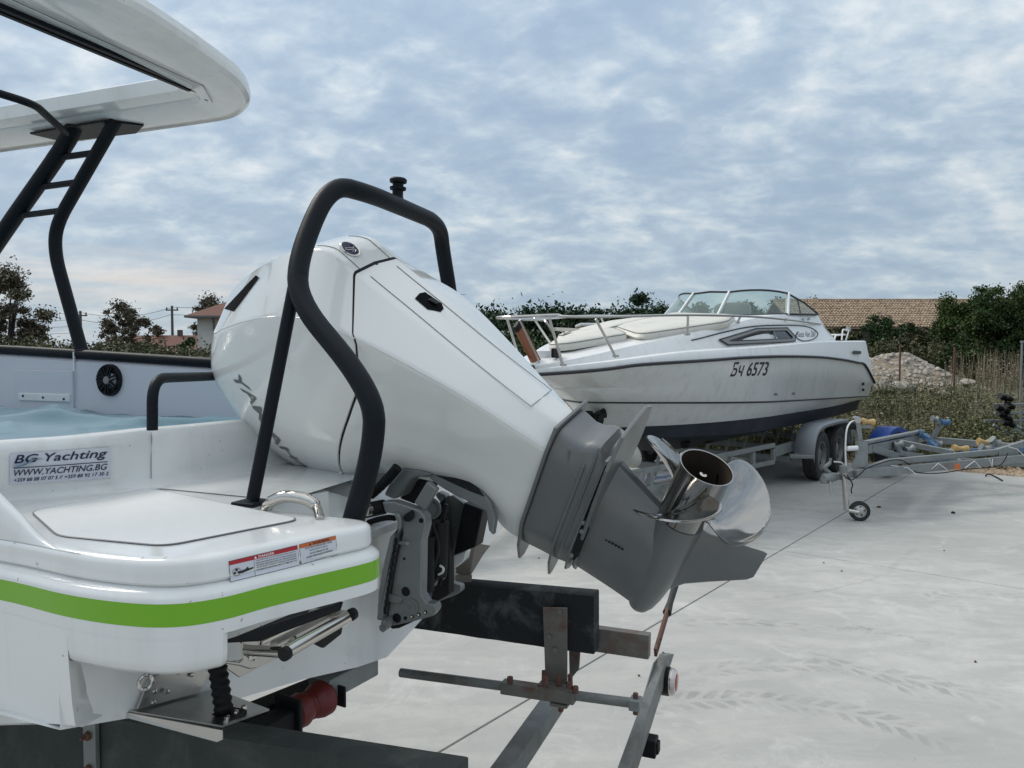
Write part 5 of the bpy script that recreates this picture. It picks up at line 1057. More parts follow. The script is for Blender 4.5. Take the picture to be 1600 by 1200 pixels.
for q, head, hm, tm, hd in (([(360, 910), (468, 883.5), (464, 852), (357, 877)], 'DANGER', RED, INKW, 1), ([(471, 882.5), (527, 866), (524, 837), (467, 851)], 'WARNING', ORANGE, INKB, 2)):
    surf_patch(BVP, q, 'safety_label', PAPER, plat, .0006, 14, 4); surf_patch(BVP, q, 'label_header', hm, plat, .0009, 14, 2, t0=.80)
    surf_text(BVP, head, q, 'label_lettering', tm, plat, .0013, .43 if hd == 1 else .36, .66 if hd == 1 else .82, .84, .96, bold=.02)
    tp0 = quad_uv(q, .365 if hd == 1 else .26, .835); tp1 = quad_uv(q, .405 if hd == 1 else .32, .835); tp2 = quad_uv(q, .385 if hd == 1 else .29, .965)
    MB().add([shit(BVP, *p, .0013) for p in (tp0, tp1, tp2)], [(0, 1, 2)]).build('alert_triangle', tm, plat, smooth=0)
    lines = ['CARBON MONOXIDE (CO) CAN CAUSE BRAIN DAMAGE OR DEATH.', 'ENGINE AND GENERATOR EXHAUST CONTAINS ODORLESS AND', 'COLORLESS CARBON MONOXIDE GAS. CARBON MONOXIDE', 'WILL BE AROUND THE BACK OF THE BOAT WHEN ENGINES', 'OR GENERATORS ARE RUNNING. MOVE TO FRESH AIR IF YOU', 'FEEL NAUSEA, HEADACHE, DIZZINESS, OR DROWSINESS.'] if hd == 1 else ['ROTATING PROPELLER MAY CAUSE', 'SERIOUS INJURY OR DEATH.', 'DO NOT APPROACH OR USE', 'LADDER WHEN ENGINE IS RUNNING.']
    nl = len(lines)
    for i, s in enumerate(lines):
        tt0 = .70 - i * (.108 if hd == 1 else .15); e0, e1 = ((.385, .97 if i < 5 else .80) if hd == 1 else ((.15, .88) if i in (0, 3) else (.26, .76))); surf_text(BVP, s, q, 'label_lettering', INKB, plat, .0010, e0, e1, tt0 - .01, tt0 + (.052 if hd == 1 else .075), cuts=0, bold=.01)
    bl = [quad_uv(q, *p) for p in ([(k / 8, 0) for k in range(8)] + [(1, k / 2) for k in range(2)] + [(1 - k / 8, 1) for k in range(8)] + [(0, 1 - k / 2) for k in range(2)])]
    fr = MB().tube([shit(BVP, *p, .0008) for p in bl], .0003, 4, close=True)
    if hd == 1: fr.tube([shit(BVP, *quad_uv(q, .36, k / 3 * .8), .0008) for k in range(4)], .00025, 4); fr.tube([shit(BVP, *quad_uv(q, .36 * k / 3, .2), .0008) for k in range(4)], .00025, 4)
    fr.build('label_border', INKB, plat, smooth=0)
    if hd == 1:
        g = MB(); cxy = lambda x, y: shit(BVP, *quad_uv(q, .10 + x * .30, .43 + y), .0012)
        g.tube([cxy(math.cos(a) * .20, math.sin(a) * .17) for a in [i * .524 for i in range(12)]], .0003, 4, close=True)
        for a in (1.57, 3.67, 5.76): g.add([cxy(math.cos(a) * .11 + math.cos(b) * .07, math.sin(a) * .09 + math.sin(b) * .06) for b in [i * .785 for i in range(8)]], [tuple(range(8))])
        g.add([cxy(x, y) for x, y in ((.1, -.10), (.25, -.12), (.5, -.08), (.82, -.02), (.80, .04), (.6, .02), (.52, .12), (.44, .03), (.12, -.02))], [tuple(range(9))]); g.build('label_pictogram', INKB, plat, smooth=0)
# stainless grab handle and tow frame foot
gh = [pz_(413, 795, .30), pz_(420, 786, .285), pz_(445, 776, .27), pz_(478, 780, .272), pz_(494, 792, .285), pz_(500, 812, .30)]
MB().tube(crv(gh, 5), [.0085] * 6 + [.0115] * 14 + [.0085] * 6, 12).build('grab_handle', CHROME, nb)
# cockpit: sole, far liner, gunwale, speaker
SLn = 2.38
li = MB(); ls = [-1.45, -1.8, -2.4, -3.0, -3.4, -4.2, -5.2, -6.2]
def gz(l): return 1.65 - lerp_tab([(-8, -.14), (-5, -.07), (-4.0, -.025), (-3.37, -.003), (-2.71, .026), (-2.14, .052), (-1.6, .075), (-1.0, .16)], l)
def tl_in(l): return SLn - max(0, -l - 4.5) ** 2 * .12
li.rings([[bf(l, tl_in(l) - .02, .95) for l in ls], [bf(l, tl_in(l) - .01, 1.30) for l in ls], [bf(l, tl_in(l), gz(l) - .03) for l in ls], [bf(l, tl_in(l) + .02, gz(l) - .012) for l in ls], [bf(l, tl_in(l) + .08, gz(l) - .008) for l in ls], [bf(l, tl_in(l) + .15, gz(l) - .03) for l in ls]], close=False)
li.rings([[bf(l, .95, 1.0) for l in ls], [bf(l, 2.4, 1.0) for l in ls]], close=False)
LIN = li.build('cockpit_liner', INNER, nb, smooth=45)
MB().tube(crv([bf(l, tl_in(l) + .015, gz(l) + .004) for l in (-1.45, -1.7, -2.2, -2.8, -3.4, -4.2, -5.2, -6.2)], 4), .021, 12).build('gunwale_rail', BLACKPC, nb)
wr_ = MB(); lw = [pt_(x, 560, SLn) for x in (118, 28)]
l1, l2 = [p.dot(HL) for p in lw]
MB().box(bf(l1 - .004, SLn - .004, (1.42 + gz(l1) - .05) / 2 + .03), (.008, .006, gz(l1) - 1.40), HL, SL).build('liner_seam', GEL, LIN, smooth=0)
MB().box(bf((l1 + l2) / 2, SLn - .012, 1.45), (abs(l1 - l2), .012, .24), HL, SL).build('liner_locker', INNER, LIN, smooth=0, bevel=.004)
a_ = pt_(30, 618, SLn - .02); b_ = pt_(110, 624, SLn - .02); tab = MB().box((a_ + b_) / 2 + Z3 * .0, ((b_ - a_).length, .01, .035), HL, SL).build('liner_plate', GEL, LIN, smooth=0, bevel=.004)
for k in (.1, .5, .9): q = a_.lerp(b_, k); MB().cyl(q - SL * .003, q - SL * .009, .005, 8).build('screw', INKB, tab)
sp = pt_(170, 594, SLn - .012); spk = MB().lathe([(.001, -.012), (.026, -.012), (.058, .004), (.0665, .006), (.068, 0), (.068, -.012), (.062, -.02)], sp, -SL, 32).build('speaker', DARK, nb)
s_ = MB()
for k in range(7):
    a = 2 * math.pi * k / 7 + .3; dr = HL * math.cos(a) + Z3 * math.sin(a); pr_ = HL * -math.sin(a) + Z3 * math.cos(a)
    s_.beam(sp - SL * .010 + dr * .015 + pr_ * .006, sp - SL * .010 + dr * .060 + pr_ * .006, .007, .007, SL); s_.beam(sp - SL * .010 + dr * .015 - pr_ * .008, sp - SL * .010 + dr * .060 - pr_ * .008, .005, .007, SL)
s_.build('speaker_grille', BLACKPC, spk, smooth=0); MB().lathe([(.018, 0), (.016, .007), (.001, .009)], sp - SL * .008, -SL, 20).build('speaker_tweeter', GREYTRIM, spk)
# blue cover thrown over the cockpit
TARP = bpy.data.materials.new('blue_canvas'); TARP.use_nodes = True; t = NT(TARP.node_tree); b = TARP.node_tree.nodes['Principled BSDF']; tcn = t.node('ShaderNodeTexCoord')
t.put(b.inputs['Base Color'], t.mix(t.noise(tcn.outputs['Object'], 3, 4, .6), (.070, .165, .22), (.10, .22, .285))); b.inputs['Roughness'].default_value = .75
t.put(b.inputs['Normal'], t.node('ShaderNodeBump', Height=t.noise(tcn.outputs['Object'], 600, 2, .5)).outputs[0]); b.inputs['Sheen Weight'].default_value = .3
tp = MB(); NX, NY = 260, 150; vs = []
def fold(p, a, b, w_, h_):
    a = V(a); b = V(b); d = b - a; k = max(0, min(1, (p - a).dot(d) / d.dot(d))); q = a + d * k; r = (p - q).length; return h_ * math.exp(-(r / w_) ** 2) * math.sin(math.pi * min(1, .12 + k * .8))
for j in range(NY + 1):
    for i in range(NX + 1):
        l = -4.6 + (4.6 - 1.44) * i / NX; tt = 1.02 + (SLn - .01 - 1.02) * (j / NY); p = V((l, tt, 0)); edge = j / NY
        z = 1.462 - .075 * edge + .012 * noise.noise(V((l * 1.6, tt * 1.8, 0))) + .012 * abs(noise.noise(V((l * 2.4 + tt * 2, tt * 4.2 - l, 3)))) + .004 * noise.noise(V((l * 4.5, tt * 7, 1))) + .004 * noise.noise(V((l * 9, tt * 9, 6)))
        z += fold(p, (-2.9, 2.2, 0), (-2.3, 1.75, 0), .06, .045) + fold(p, (-2.9, 1.55, 0), (-1.8, 1.85, 0), .04, .030) + fold(p, (-2.0, 1.75, 0), (-1.5, 2.15, 0), .05, .035) + fold(p, (-2.5, 1.35, 0), (-1.6, 1.45, 0), .06, .016) + fold(p, (-3.6, 2.2, 0), (-2.5, 2.0, 0), .12, .03) + fold(p, (-1.7, 1.5, 0), (-1.55, 2.2, 0), .035, .02) + fold(p, (-2.2, 2.1, 0), (-1.5, 2.25, 0), .05, .02)
        for sx, sy, am, pw, so in ((1.2, 2.0, .010, 9, 11), (2.6, 4.6, .008, 9, 23), (5.5, 8, .004, 7, 37)):
            q = noise.noise(V((l * sx + tt * .9 * sx, tt * sy - l * .5, so))); z += am * max(0, 1 - abs(q) * 2.2) ** pw
        z -= .03 * max(0, 1 - edge * 12) + .012
        vs.append(bf(l, tt, z))
tp.add(vs, [(j * (NX + 1) + i, j * (NX + 1) + i + 1, (j + 1) * (NX + 1) + i + 1, (j + 1) * (NX + 1) + i) for j in range(NY) for i in range(NX)])
props(tp.build('boat_cover', TARP, smooth=70), 'rumpled teal blue canvas cover lying over the cockpit of the near boat', 'cover')
# low black grab rail on the coaming
r0 = pz_(238, 672, .17); MB().tube(fillet([r0, at(238, 591, r0.y), at(420, 585, 2.42)], .06, 8), .0118, 12).build('cockpit_rail', BLACKPC, nb)
# tow frame: bent tube around the outboard
path = [pt_(549, 824, 1.19), pt_(584, 700, 1.19), pt_(585, 615, 1.195), pt_(465, 470, 1.235), pt_(466, 402, 1.27), pt_(514, 286, 1.37), pt_(578, 303, 1.47), pt_(687, 349, 1.84), pt_(692, 392, 1.91), pt_(707, 480, 1.97), bf(-1.05, 2.02, 1.32)]
tf = bpy.data.objects.new('tow_frame', None); COL.objects.link(tf); tf.parent = nb
MB().tube(crv(fillet(path, [0, .10, .14, .09, .08, .10, .07, .09, .06, .08, 0], 5), 2), .0205, 20).build('bent_tube', BLACKPC, tf)
MB().tube([pt_(460, 447, 1.243), pt_(395, 780, 1.20)], .0128, 14).build('brace_tube', BLACKPC, tf); q = pz_(393, 787, .298); MB().box(q + Z3 * .003, (.055, .055, .006), HL, SL).build('foot_plate', BLACKPC, tf, smooth=0, bevel=.002)
q = pt_(621, 314, 1.61); up = V((.05, -.02, 1)).normalized()
MB().lathe([(.010, -.02), (.013, 0), (.013, .012), (.019, .014), (.020, .020), (.013, .023), (.013, .028), (.020, .031), (.021, .038), (.017, .042), (.001, .042)], q + up * .012, up, 24).build('tow_cleat', BLACKPC, tf)
MB().lathe([(.016, -.012), (.015, .005), (.013, .012)], q + up * .0, up, 20).build('cleat_base', BLACKPC, tf)
# hardtop ring with sliding rails, and its ladder frame
HZ = 2.60
roof = bpy.data.objects.new('hardtop', None); COL.objects.link(roof); roof.parent = nb
innr = fillet([bf(-6.4, 2.16, HZ), bf(-2.18, 2.18, HZ), bf(-2.12, 1.08, HZ), bf(-6.4, 1.10, HZ)], .03, 5)
outr = crv([bf(-6.4, 2.47, HZ), bf(-3.4, 2.49, HZ), bf(-2.6, 2.49, HZ), bf(-2.29, 2.49, HZ), bf(-2.14, 2.455, HZ), bf(-2.0, 2.34, HZ), bf(-1.89, 2.16, HZ), bf(-1.83, 1.95, HZ), bf(-1.79, 1.77, HZ), bf(-1.765, 1.6, HZ), bf(-1.79, 1.42, HZ), bf(-1.83, 1.2, HZ), bf(-1.92, 1.0, HZ), bf(-2.1, .82, HZ), bf(-2.4, .77, HZ), bf(-3.4, .77, HZ), bf(-6.4, .79, HZ)], 5)
def resample(P, n):
    L_ = [0]
    for a, b in zip(P, P[1:]): L_.append(L_[-1] + (b - a).length)
    out = []; j = 0
    for i in range(n):
        t = L_[-1] * i / (n - 1)
        while j < len(P) - 2 and L_[j + 1] < t: j += 1
        out.append(P[j].lerp(P[j + 1], (t - L_[j]) / max(1e-9, L_[j + 1] - L_[j])))
    return out
# pair points leg by leg so the section stays square to the frame
def legs(P, cuts):
    out = []
    for (a, b), n in cuts: out += resample(P[a:b + 1], n)[: -1 if n < 0 else None]
    return out
oi = len(outr); kk = 5
iA = innr[:2]; i_c1 = innr[1:7]; i_m = [innr[6], innr[7]]; i_c2 = innr[7:13]; i_e = innr[12:]
I_ = resample(iA, 14) + resample(i_c1, 12) + resample(i_m, 20) + resample(i_c2, 12) + resample(i_e, 14)
O_ = resample(outr[:kk * 3 + 1], 14) + resample(outr[kk * 3:kk * 6 + 1], 12) + resample(outr[kk * 6:kk * 11 + 1], 20) + resample(outr[kk * 11:kk * 14 + 1], 12) + resample(outr[kk * 14:], 14)
rs = []
for a, b in zip(I_, O_):
    d = b - a
    rs.append([a + Z3 * .055, a + d * .01 + Z3 * .004, a + d * .05, a + d * .22 - Z3 * .004, a + d * .30 - Z3 * .020, a + d * .62 - Z3 * .030, a + d * .80 - Z3 * .030, a + d * .86 - Z3 * .022, a + d * .93 - Z3 * .020, a + d * .985 - Z3 * .006, b + Z3 * .012, a + d * .985 + Z3 * .036, a + d * .95 + Z3 * .046, a + d * .86 + Z3 * .052, a + d * .6 + Z3 * .075, a + d * .12 + Z3 * .075])
MB().rings(rs).build('roof_frame', GEL, roof, smooth=28, weld=True)
for off in (.045, .075):
    MB().beam(bf(-2.17 + off, 1.1, HZ - .008), bf(-2.165 + off, 2.16, HZ - .008), .016, .016).build('sliding_rail', BLACKPC, roof, smooth=0)
    MB().beam(bf(-2.165 + off, 2.16, HZ - .010), bf(-2.165 + off, 2.24, HZ - .010), .010, .010).build('rail_rod', CHROME, roof); MB().cyl(bf(-2.165 + off, 2.235, HZ - .012), bf(-2.165 + off, 2.25, HZ - .012), .012, 10).build('rail_stop', BLACK, roof)
MB().tube([bf(-1.97, 1.2, HZ - .031), bf(-2.0, 2.1, HZ - .031), bf(-2.1, 2.25, HZ - .031)], .0015, 4).build('panel_seam', INKG, roof)
for sd, t0 in ((1, 0), (-1, 2 * CL)):
    f = lambda l, t, z: bf(l, t0 + sd * t, z)
    def pq(px, py, t=2.3): p = pt_(px, py, t); return f(p.dot(HL), t, p.z)
    MB().prism([f(-3.10, 2.27, HZ - .028), f(-2.66, 2.26, HZ - .028), f(-2.56, 2.36, HZ - .028), f(-2.68, 2.43, HZ - .028), f(-3.08, 2.41, HZ - .028)], -Z3 * .008).build('mounting_plate', BLACKPC, roof, smooth=0)
    lf_ = bpy.data.objects.new('ladder_frame', None); COL.objects.link(lf_); lf_.parent = nb
    MB().tube(crv([pq(119, 190), pq(95, 236), pq(0, 372), pq(-60, 470), pq(-75, 560)], 4), .034, 16).build('front_leg', BLACKPC, lf_)
    MB().tube(crv(fillet([pq(181, 188), pq(86, 356), pq(86, 396), pq(127, 546)], [0, .12, .1, 0], 5), 2), [.028] * 23, 16).build('rear_leg', BLACKPC, lf_) if False else MB().tube(fillet([pq(181, 188), pq(87, 352), pq(86, 398), pq(127, 546)], [0, .10, .08, 0], 6), .026, 16).build('rear_leg', BLACKPC, lf_)
    for a, b in (((96, 246), (146, 239)), ((60, 293), (118, 285)), ((24, 338), (96, 329))): MB().tube([pq(*a), pq(*b)], .013, 10).build('rung', BLACKPC, lf_)
    MB().tube(fillet([pq(103, 208, 2.25), pq(54, 163, 1.9), pq(-40, 134, 1.75)], .06, 5), .014, 10).build('grab_tube', BLACKPC, lf_)
# ladder under the platform
ll_ = bpy.data.objects.new('boarding_ladder', None); COL.objects.link(ll_); ll_.parent = nb
hpz = lambda px, py, drop: pz_(px, py, drop)
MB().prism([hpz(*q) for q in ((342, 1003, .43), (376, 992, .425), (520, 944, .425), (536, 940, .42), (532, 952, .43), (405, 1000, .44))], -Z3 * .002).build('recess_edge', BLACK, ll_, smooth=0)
LT = 1.0; lp = lambda px, py, l: pl_(px, py, l)
MB().prism([lp(*q, -.86) for q in ((340, 1030), (372, 1034), (377, 1029), (377, 996), (388, 995), (401, 1000), (404, 1010), (398, 1017), (404, 1032), (398, 1043), (388, 1045), (372, 1040), (340, 1035))], HL * .004).build('bracket', STEEL, ll_, smooth=0, bevel=.0015)
MB().prism([lp(*q, -.93) for q in ((340, 1036), (376, 1030), (430, 1010), (452, 1018), (372, 1058))], HL * .003).build('lower_plate', STEEL, ll_, smooth=0, bevel=.001)
for a, b, r, m in (((404, 1003, -.86), (500, 958, -.86), .0088, CHROME), ((386, 1016, -.835), (446, 1019, -.74), .0085, CHROME), ((446, 1019, -.74), (546, 962, -.74), .0105, CHROME), ((488, 958, -.86), (546, 961, -.74), .0085, CHROME), ((428, 1008, -.80), (520, 960, -.80), .008, STEEL)): MB().cyl(lp(*a), lp(*b), r, 14).build('tube', m, ll_)
for q in ((448, 1020, -.735), (548, 961, -.735)): c_ = lp(*q); ax = (lp(546, 962, -.74) - lp(446, 1019, -.74)).normalized() * (1 if q[0] > 500 else -1); MB().cyl(c_ - ax * .001, c_ + ax * .008, .0105, 14).build('end_cap', BLACK, ll_)
for q in ((391, 1012, -.85), (388, 1024, -.845)): c_ = lp(*q); MB().lathe([(.0035, -.01), (.0035, .006), (.006, .010), (.006, .014), (.001, .017)], c_, HL - SL * .4, 12).build('bolt', CHROME, ll_)
MB().tube([lp(452, 1005, -.77), lp(462, 996, -.76)], .004, 8).build('latch', CHROME, ll_)
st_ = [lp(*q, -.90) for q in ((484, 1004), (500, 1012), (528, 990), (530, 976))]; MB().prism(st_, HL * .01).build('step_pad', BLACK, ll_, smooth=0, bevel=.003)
MB().prism([lp(*q, -.90) for q in ((376, 1000), (500, 948), (534, 938), (530, 962), (400, 1012))], -HL * .02).build('ladder_shadow_box', BLACK, ll_, smooth=0)  # black box put in for the shade of the ladder recess
# towing eye, trim tab with its ram
ey = lp(227, 1066, -.985); MB().tube([ey + (SL * .5 + HL * .2).normalized() * math.cos(a) * .0105 + Z3 * math.sin(a) * .0115 for a in [i * .35 for i in range(18)]], .003, 8, close=True).build('towing_eye', CHROME, nb)
for sd, t0 in ((1, 0),):
    f = lambda l, t, z: bf(l, t0 + sd * t, z); tt_ = bpy.data.objects.new('trim_tab', None); COL.objects.link(tt_); tt_.parent = nb
    y0 = 1.65
    MB().add([f(-1.06, .915, y0 - .594), f(-1.045, 1.09, y0 - .625), f(-.885, 1.06, y0 - .625), f(-.893, .955, y0 - .608)], [(0, 1, 2, 3)]).build('plate', STEEL, tt_, smooth=0, solid=.003)
    MB().prism([f(-1.06, .912, y0 - .593), f(-.886, .948, y0 - .608), f(-.884, .946, y0 - .622), f(-.895, .946, y0 - .628), f(-1.06, .910, y0 - .600)], SL * .002).build('side_flange', STEEL, tt_, smooth=0)
    MB().prism([f(-1.045, .925, y0 - .590), f(-1.043, .945, y0 - .552), f(-1.035, 1.03, y0 - .540), f(-1.033, 1.07, y0 - .585), f(-1.035, 1.05, y0 - .612)], HL * .004).build('hinge_plate', STEEL, tt_, smooth=0)
    for a, b in ((.948, .568), (.975, .580), (1.0, .556), (.945, .586), (1.03, .572)): MB().lathe([(.0045, 0), (.004, .003), (.001, .004)], f(-1.03, a, y0 - b), HL, 10).build('screw', CHROME, tt_)
    pr_ = []
    for k in range(25): pr_.append((.0165 if k % 2 else .0135, k * .0062))
    ax = (f(-.955, 1.0, y0 - .45) - f(-.925, .995, y0 - .605)); MB().lathe([(r, h_ * ax.length / .149) for r, h_ in pr_], f(-.925, .995, y0 - .605), ax, 18).build('ram_bellows', BLACK, tt_)
    MB().box(f(-.92, 1.0, y0 - .612), (.045, .04, .010), HL, SL).build('ram_foot', DARK, tt_, smooth=0, bevel=.002)
    for k in (-.02, .0, .02): MB().lathe([(.005, 0), (.005, .006), (.001, .008)], f(-.905, 1.0 + k, y0 - .608), Z3, 8).build('nut', CHROME, tt_)
tb_ = bpy.data.objects.new('trim_tab', None); COL.objects.link(tb_); tb_.parent = nb
TABM = mat('shaded_stainless', (.13, .115, .10), .5, .5, var=.2, vscale=20)  # stainless tab in shade, brown ground reflection painted into its colour
MB().add([pt_(705, 893, 1.93), pt_(743, 849, 2.0), pt_(766, 853, 2.15), pt_(757, 864, 2.12), pt_(742, 884, 2.10), pt_(733, 903, 2.05)], [(0, 1, 2, 3, 4, 5)]).build('plate', TABM, tb_, smooth=0, solid=.004)
MB().tube([pt_(727, 861, 1.98), pt_(756, 864, 2.11)], .003, 6).build('fold', TABM, tb_); MB().beam(pt_(700, 905, 1.95), pt_(733, 903, 2.05), .02, .02).build('side_flange', TABM, tb_, smooth=0)
# ================================================================ near trailer
CARPET = mat('bunk_carpet', (.014, .016, .018), .95, var=.3, vscale=12, bump=1.0, bscale=260, dirt=(.14, .15, .15), dscale=7, damt=.8, dlo=.50, dhi=.70)
CARPET2 = mat('bunk_carpet_worn', (.045, .052, .050), .95, var=.3, vscale=16, bump=1.0, bscale=240, dirt=(.13, .13, .12), dscale=10, damt=.45)
t1 = thing('near_trailer', tuple(bf(-1.5, CL, 0)), 'rusting galvanised trailer with black carpeted bunks under the near motorboat', 'trailer')
bt = [pt_(*q, 2.10) for q in ((640, 899), (932, 924), (932, 1017), (640, 975))]
dF = (bt[0] - bt[1]).normalized()
def bunk(t, wd, front, m, ends):
    a, b, c, d = ends; o = MB(); back = (a - b).normalized(); A = b + back * front; D = c + (d - c).normalized() * front
    n = 40; rs = []
    for i in range(n + 1):
        k = i / n; top = b.lerp(A, k); bo = c.lerp(D, k); j = V((0, 0, .0025 * noise.noise(V((k * 30, t, 0)))))
        rs.append([top - SL * wd / 2 + j - Z3 * .006, top - SL * (wd / 2 - .008) + j, top + SL * (wd / 2 - .008), top + SL * wd / 2 - Z3 * .006, bo + SL * wd / 2, bo - SL * wd / 2 - j])
    return o.rings(rs).build('bunk', m, t1, smooth=50)
bk = bunk(2.10, .055, 2.4, CARPET, bt)
b0 = [pt_(*q, 1.16) for q in ((160, 1104), (720, 1192), (720, 1330), (160, 1255))]; bunk(1.16, .06, 2.6, CARPET2, b0)
nb0 = pt_(142, 1125, 1.12); MB().box(nb0 - Z3 * .14, (.035, .012, .36), HL, SL).build('bunk_post', GALV, t1, smooth=0, bevel=.002)
for z in (.03, .10): MB().lathe([(.010, 0), (.009, .006), (.004, .008), (.004, .018), (.001, .018)], nb0 - SL * .007 - Z3 * z, -SL, 6).build('bolt', RUST, t1, smooth=0)
# wooden core sticking out behind the bunk
q = [pt_(*q, 2.15) for q in ((925, 981), (1014, 993), (1013, 1031), (925, 1018))]; MB().prism(q, SL * .03).build('bunk_core', RUSTY, t1, smooth=0, bevel=.002)
# post with its base plate
ps = [pt_(*q, 2.055) for q in ((848, 949), (886, 950), (886, 1072), (852, 1066))]; MB().prism(ps, SL * .006).build('bunk_post', RUSTY, t1, smooth=0, bevel=.0012)
ps = [pt_(*q, 2.14) for q in ((889, 1015), (906, 1018), (904, 1046), (890, 1064))]; MB().prism(ps, SL * .008).build('post_gusset', RUSTY, t1, smooth=0)
for x, y in ((874, 958), (858, 995), (867, 1016)): MB().lathe([(.009, 0), (.008, .005), (.001, .006)], pt_(x, y, 2.053), -SL, 6 if y != 1016 else 10).build('bolt', RUSTY, t1, smooth=0)
ag = [pt_(*q, 2.053) for q in ((846, 1062), (893, 1070), (893, 1082), (846, 1076))]; MB().prism(ag, -SL * .035).build('post_foot', RUSTY, t1, smooth=0, bevel=.001)
for x, y in ((850, 1056), (891, 1062), (873, 1062)): c_ = pt_(x, y, 2.03); MB().cyl(c_ - Z3 * .02, c_ + Z3 * .015, .007, 6).build('bolt', RUST, t1, smooth=0)
# cross beam (athwartships) with galvanised top
def crossbeam(pa, pb, wd, ht, name='crossmember', m=GALVW): return MB().beam(pa, pb, wd, ht).build(name, m, t1, smooth=0, bevel=.004, seg=2)
zc = .60
a = ground(866, 1082, zc); dir_ = (ground(786, 1195, zc) - a); 
crossbeam(V((a.x, a.y, zc - .03)) - dir_.normalized() * .02, V((a.x, a.y, zc - .03)) + dir_.normalized() * 2.0, .055, .06)
# adjustable arm: pipe along the trailer in a rusty clamp
p0, p1 = pt_(626, 1051, 2.03), pt_(985, 1098, 2.03); pd = (p1 - p0).normalized()
MB().cyl(p0, p1, .0135, 16).build('side_pipe', GALVW, t1)
MB().cyl(p0 - pd * .001, p0 + pd * .002, .011, 16).build('pipe_mouth', BLACK, t1)
ca, cb_ = pt_(785, 1072, 2.02), pt_(899, 1089, 2.02); MB().beam(ca, cb_, .038, .034).build('pipe_clamp', RUSTY, t1, smooth=0, bevel=.003)
for x, y in ((797, 1062), (852, 1062), (890, 1070), (899, 1077)): c_ = pt_(x, y, 2.0); MB().cyl(c_ - Z3 * .01, c_ + Z3 * .008, .009, 6).build('bolt', RUST, t1, smooth=0)
c_ = pt_(876, 1098, 2.02); MB().box(c_, (.05, .045, .008), HL, SL).build('clamp_plate', RUSTY, t1, smooth=0); MB().cyl(c_ - Z3 * .025, c_ + Z3 * .005, .007, 6).build('bolt', RUST, t1, smooth=0)
# light board across the stern
lA = pl_(1040, 1030, -.50); lB = pl_(978, 1200, -.50); hb_ = .115; ld = (lB - lA); lB = lA + ld * 1.9
def lbp(px, py): return pl_(px, py, -.50)
MB().prism([lbp(1022, 1036), lbp(1037, 1018), lbp(1041, 1022), lbp(1004, 1118), lbp(1003, 1152), lbp(985, 1300), lbp(948, 1300), lbp(975, 1195)], -HL * .004).build('light_board', GALVW, t1, smooth=0, bevel=.001)
MB().prism([lbp(1030, 1022), lbp(1041, 1020), lbp(968, 1240), lbp(950, 1240)], HL * .028).build('board_flange', GALVW, t1, smooth=0, bevel=.001)
c_ = pt_(993, 1099, 2.0); MB().box(c_, (.03, .04, .03), HL, SL).build('pipe_bracket', GALV, t1, smooth=0, bevel=.003); MB().cyl(c_ - Z3 * .03, c_ + Z3 * .028, .007, 6).build('bolt', RUST, t1, smooth=0)
lc = lbp(1028, 1062) + HL * .012; lamp = MB().lathe([(.045, 0), (.047, .004), (.047, .028), (.043, .030)], lc, HL, 32).build('tail_lamp', BLACK, t1)
MB().lathe([(.044, .030), (.044, .040), (.038, .050), (.001, .053)], lc, HL, 32).build('lens', LENSC, lamp); MB().lathe([(.0445, .0335), (.0452, .036), (.0445, .038)], lc, HL, 32).build('lens_rim', CHROME, lamp); MB().lathe([(.030, .0505), (.026, .0535), (.001, .0545)], lc, HL, 24).build('red_reflector', LENSR, lamp)
c_ = lbp(1000, 1162) + HL * .030; MB().box(c_, (.045, .05, .055), HL, SL).build('number_plate_lamp', BLACK, t1, smooth=0, bevel=.004); MB().box(c_ + HL * .02 , (.02, .03, .035), HL, SL).build('lamp_lens', DARK, t1, smooth=0, bevel=.003)
g0, g1, g2 = lbp(1024, 1020), lbp(1043, 955), lbp(1056, 912)
MB().beam(g0, g1, .032, .010, HL).build('marker_stem', RUST, t1, smooth=0, bevel=.001)
MB().tube([g1 - (g1 - g0) * .04, g1, g1 + (g2 - g1) * .3, g2], [.016, .015, .0115, .0125], 12).build('marker_sleeve', RUBBER, t1)
for k in (.1, .2, .32): 
    c_ = g0.lerp(g1, k) + HL * .005
    for e in (-.008, .008): MB().cyl(c_ + SL * e - HL * .002, c_ + SL * e + HL * .002, .0022, 6).build('rivet_hole', BLACK, t1)
# red keel rollers in their cradle
rc0, rc1 = pt_(452, 1118, 1.50), pt_(516, 1084, 1.66)
rc0 = pz_(455, 1117, .80); rc1 = pz_(512, 1086, .80); ax = rc1 - rc0; ln_ = ax.length
MB().lathe([(.030, 0), (.036, .06 * ln_), (.038, .25 * ln_), (.030, .42 * ln_), (.033, .47 * ln_), (.030, .52 * ln_), (.037, .62 * ln_), (.041, .75 * ln_), (.041, .90 * ln_), (.030, ln_)], rc0, ax, 28).build('keel_roller', REDRUB, t1)
u_ = ax.normalized(); MB().beam(rc0 - u_ * .22 - Z3 * .015, rc0 - u_ * .0 - Z3 * .015, .05, .07).build('roller_cradle', DARK, t1, smooth=0, bevel=.006); MB().box(rc0 - u_ * .008, (.012, .08, .09), u_, Z3.cross(u_).normalized(), Z3).build('cradle_cheek', DARK, t1, smooth=0, bevel=.01)
MB().box(rc1 + u_ * .012 , (.006, .09, .05), u_, Z3.cross(u_).normalized(), Z3).build('cradle_cheek', DARK, t1, smooth=0, bevel=.004)
MB().beam(pz_(360, 1130, .84), pz_(452, 1132, .84), .03, .03).build('roller_axle', DARK, t1, smooth=0); MB().cyl(pz_(440, 1140, .83), pz_(452, 1146, .83), .02, 12).build('axle_end', DARK, t1)
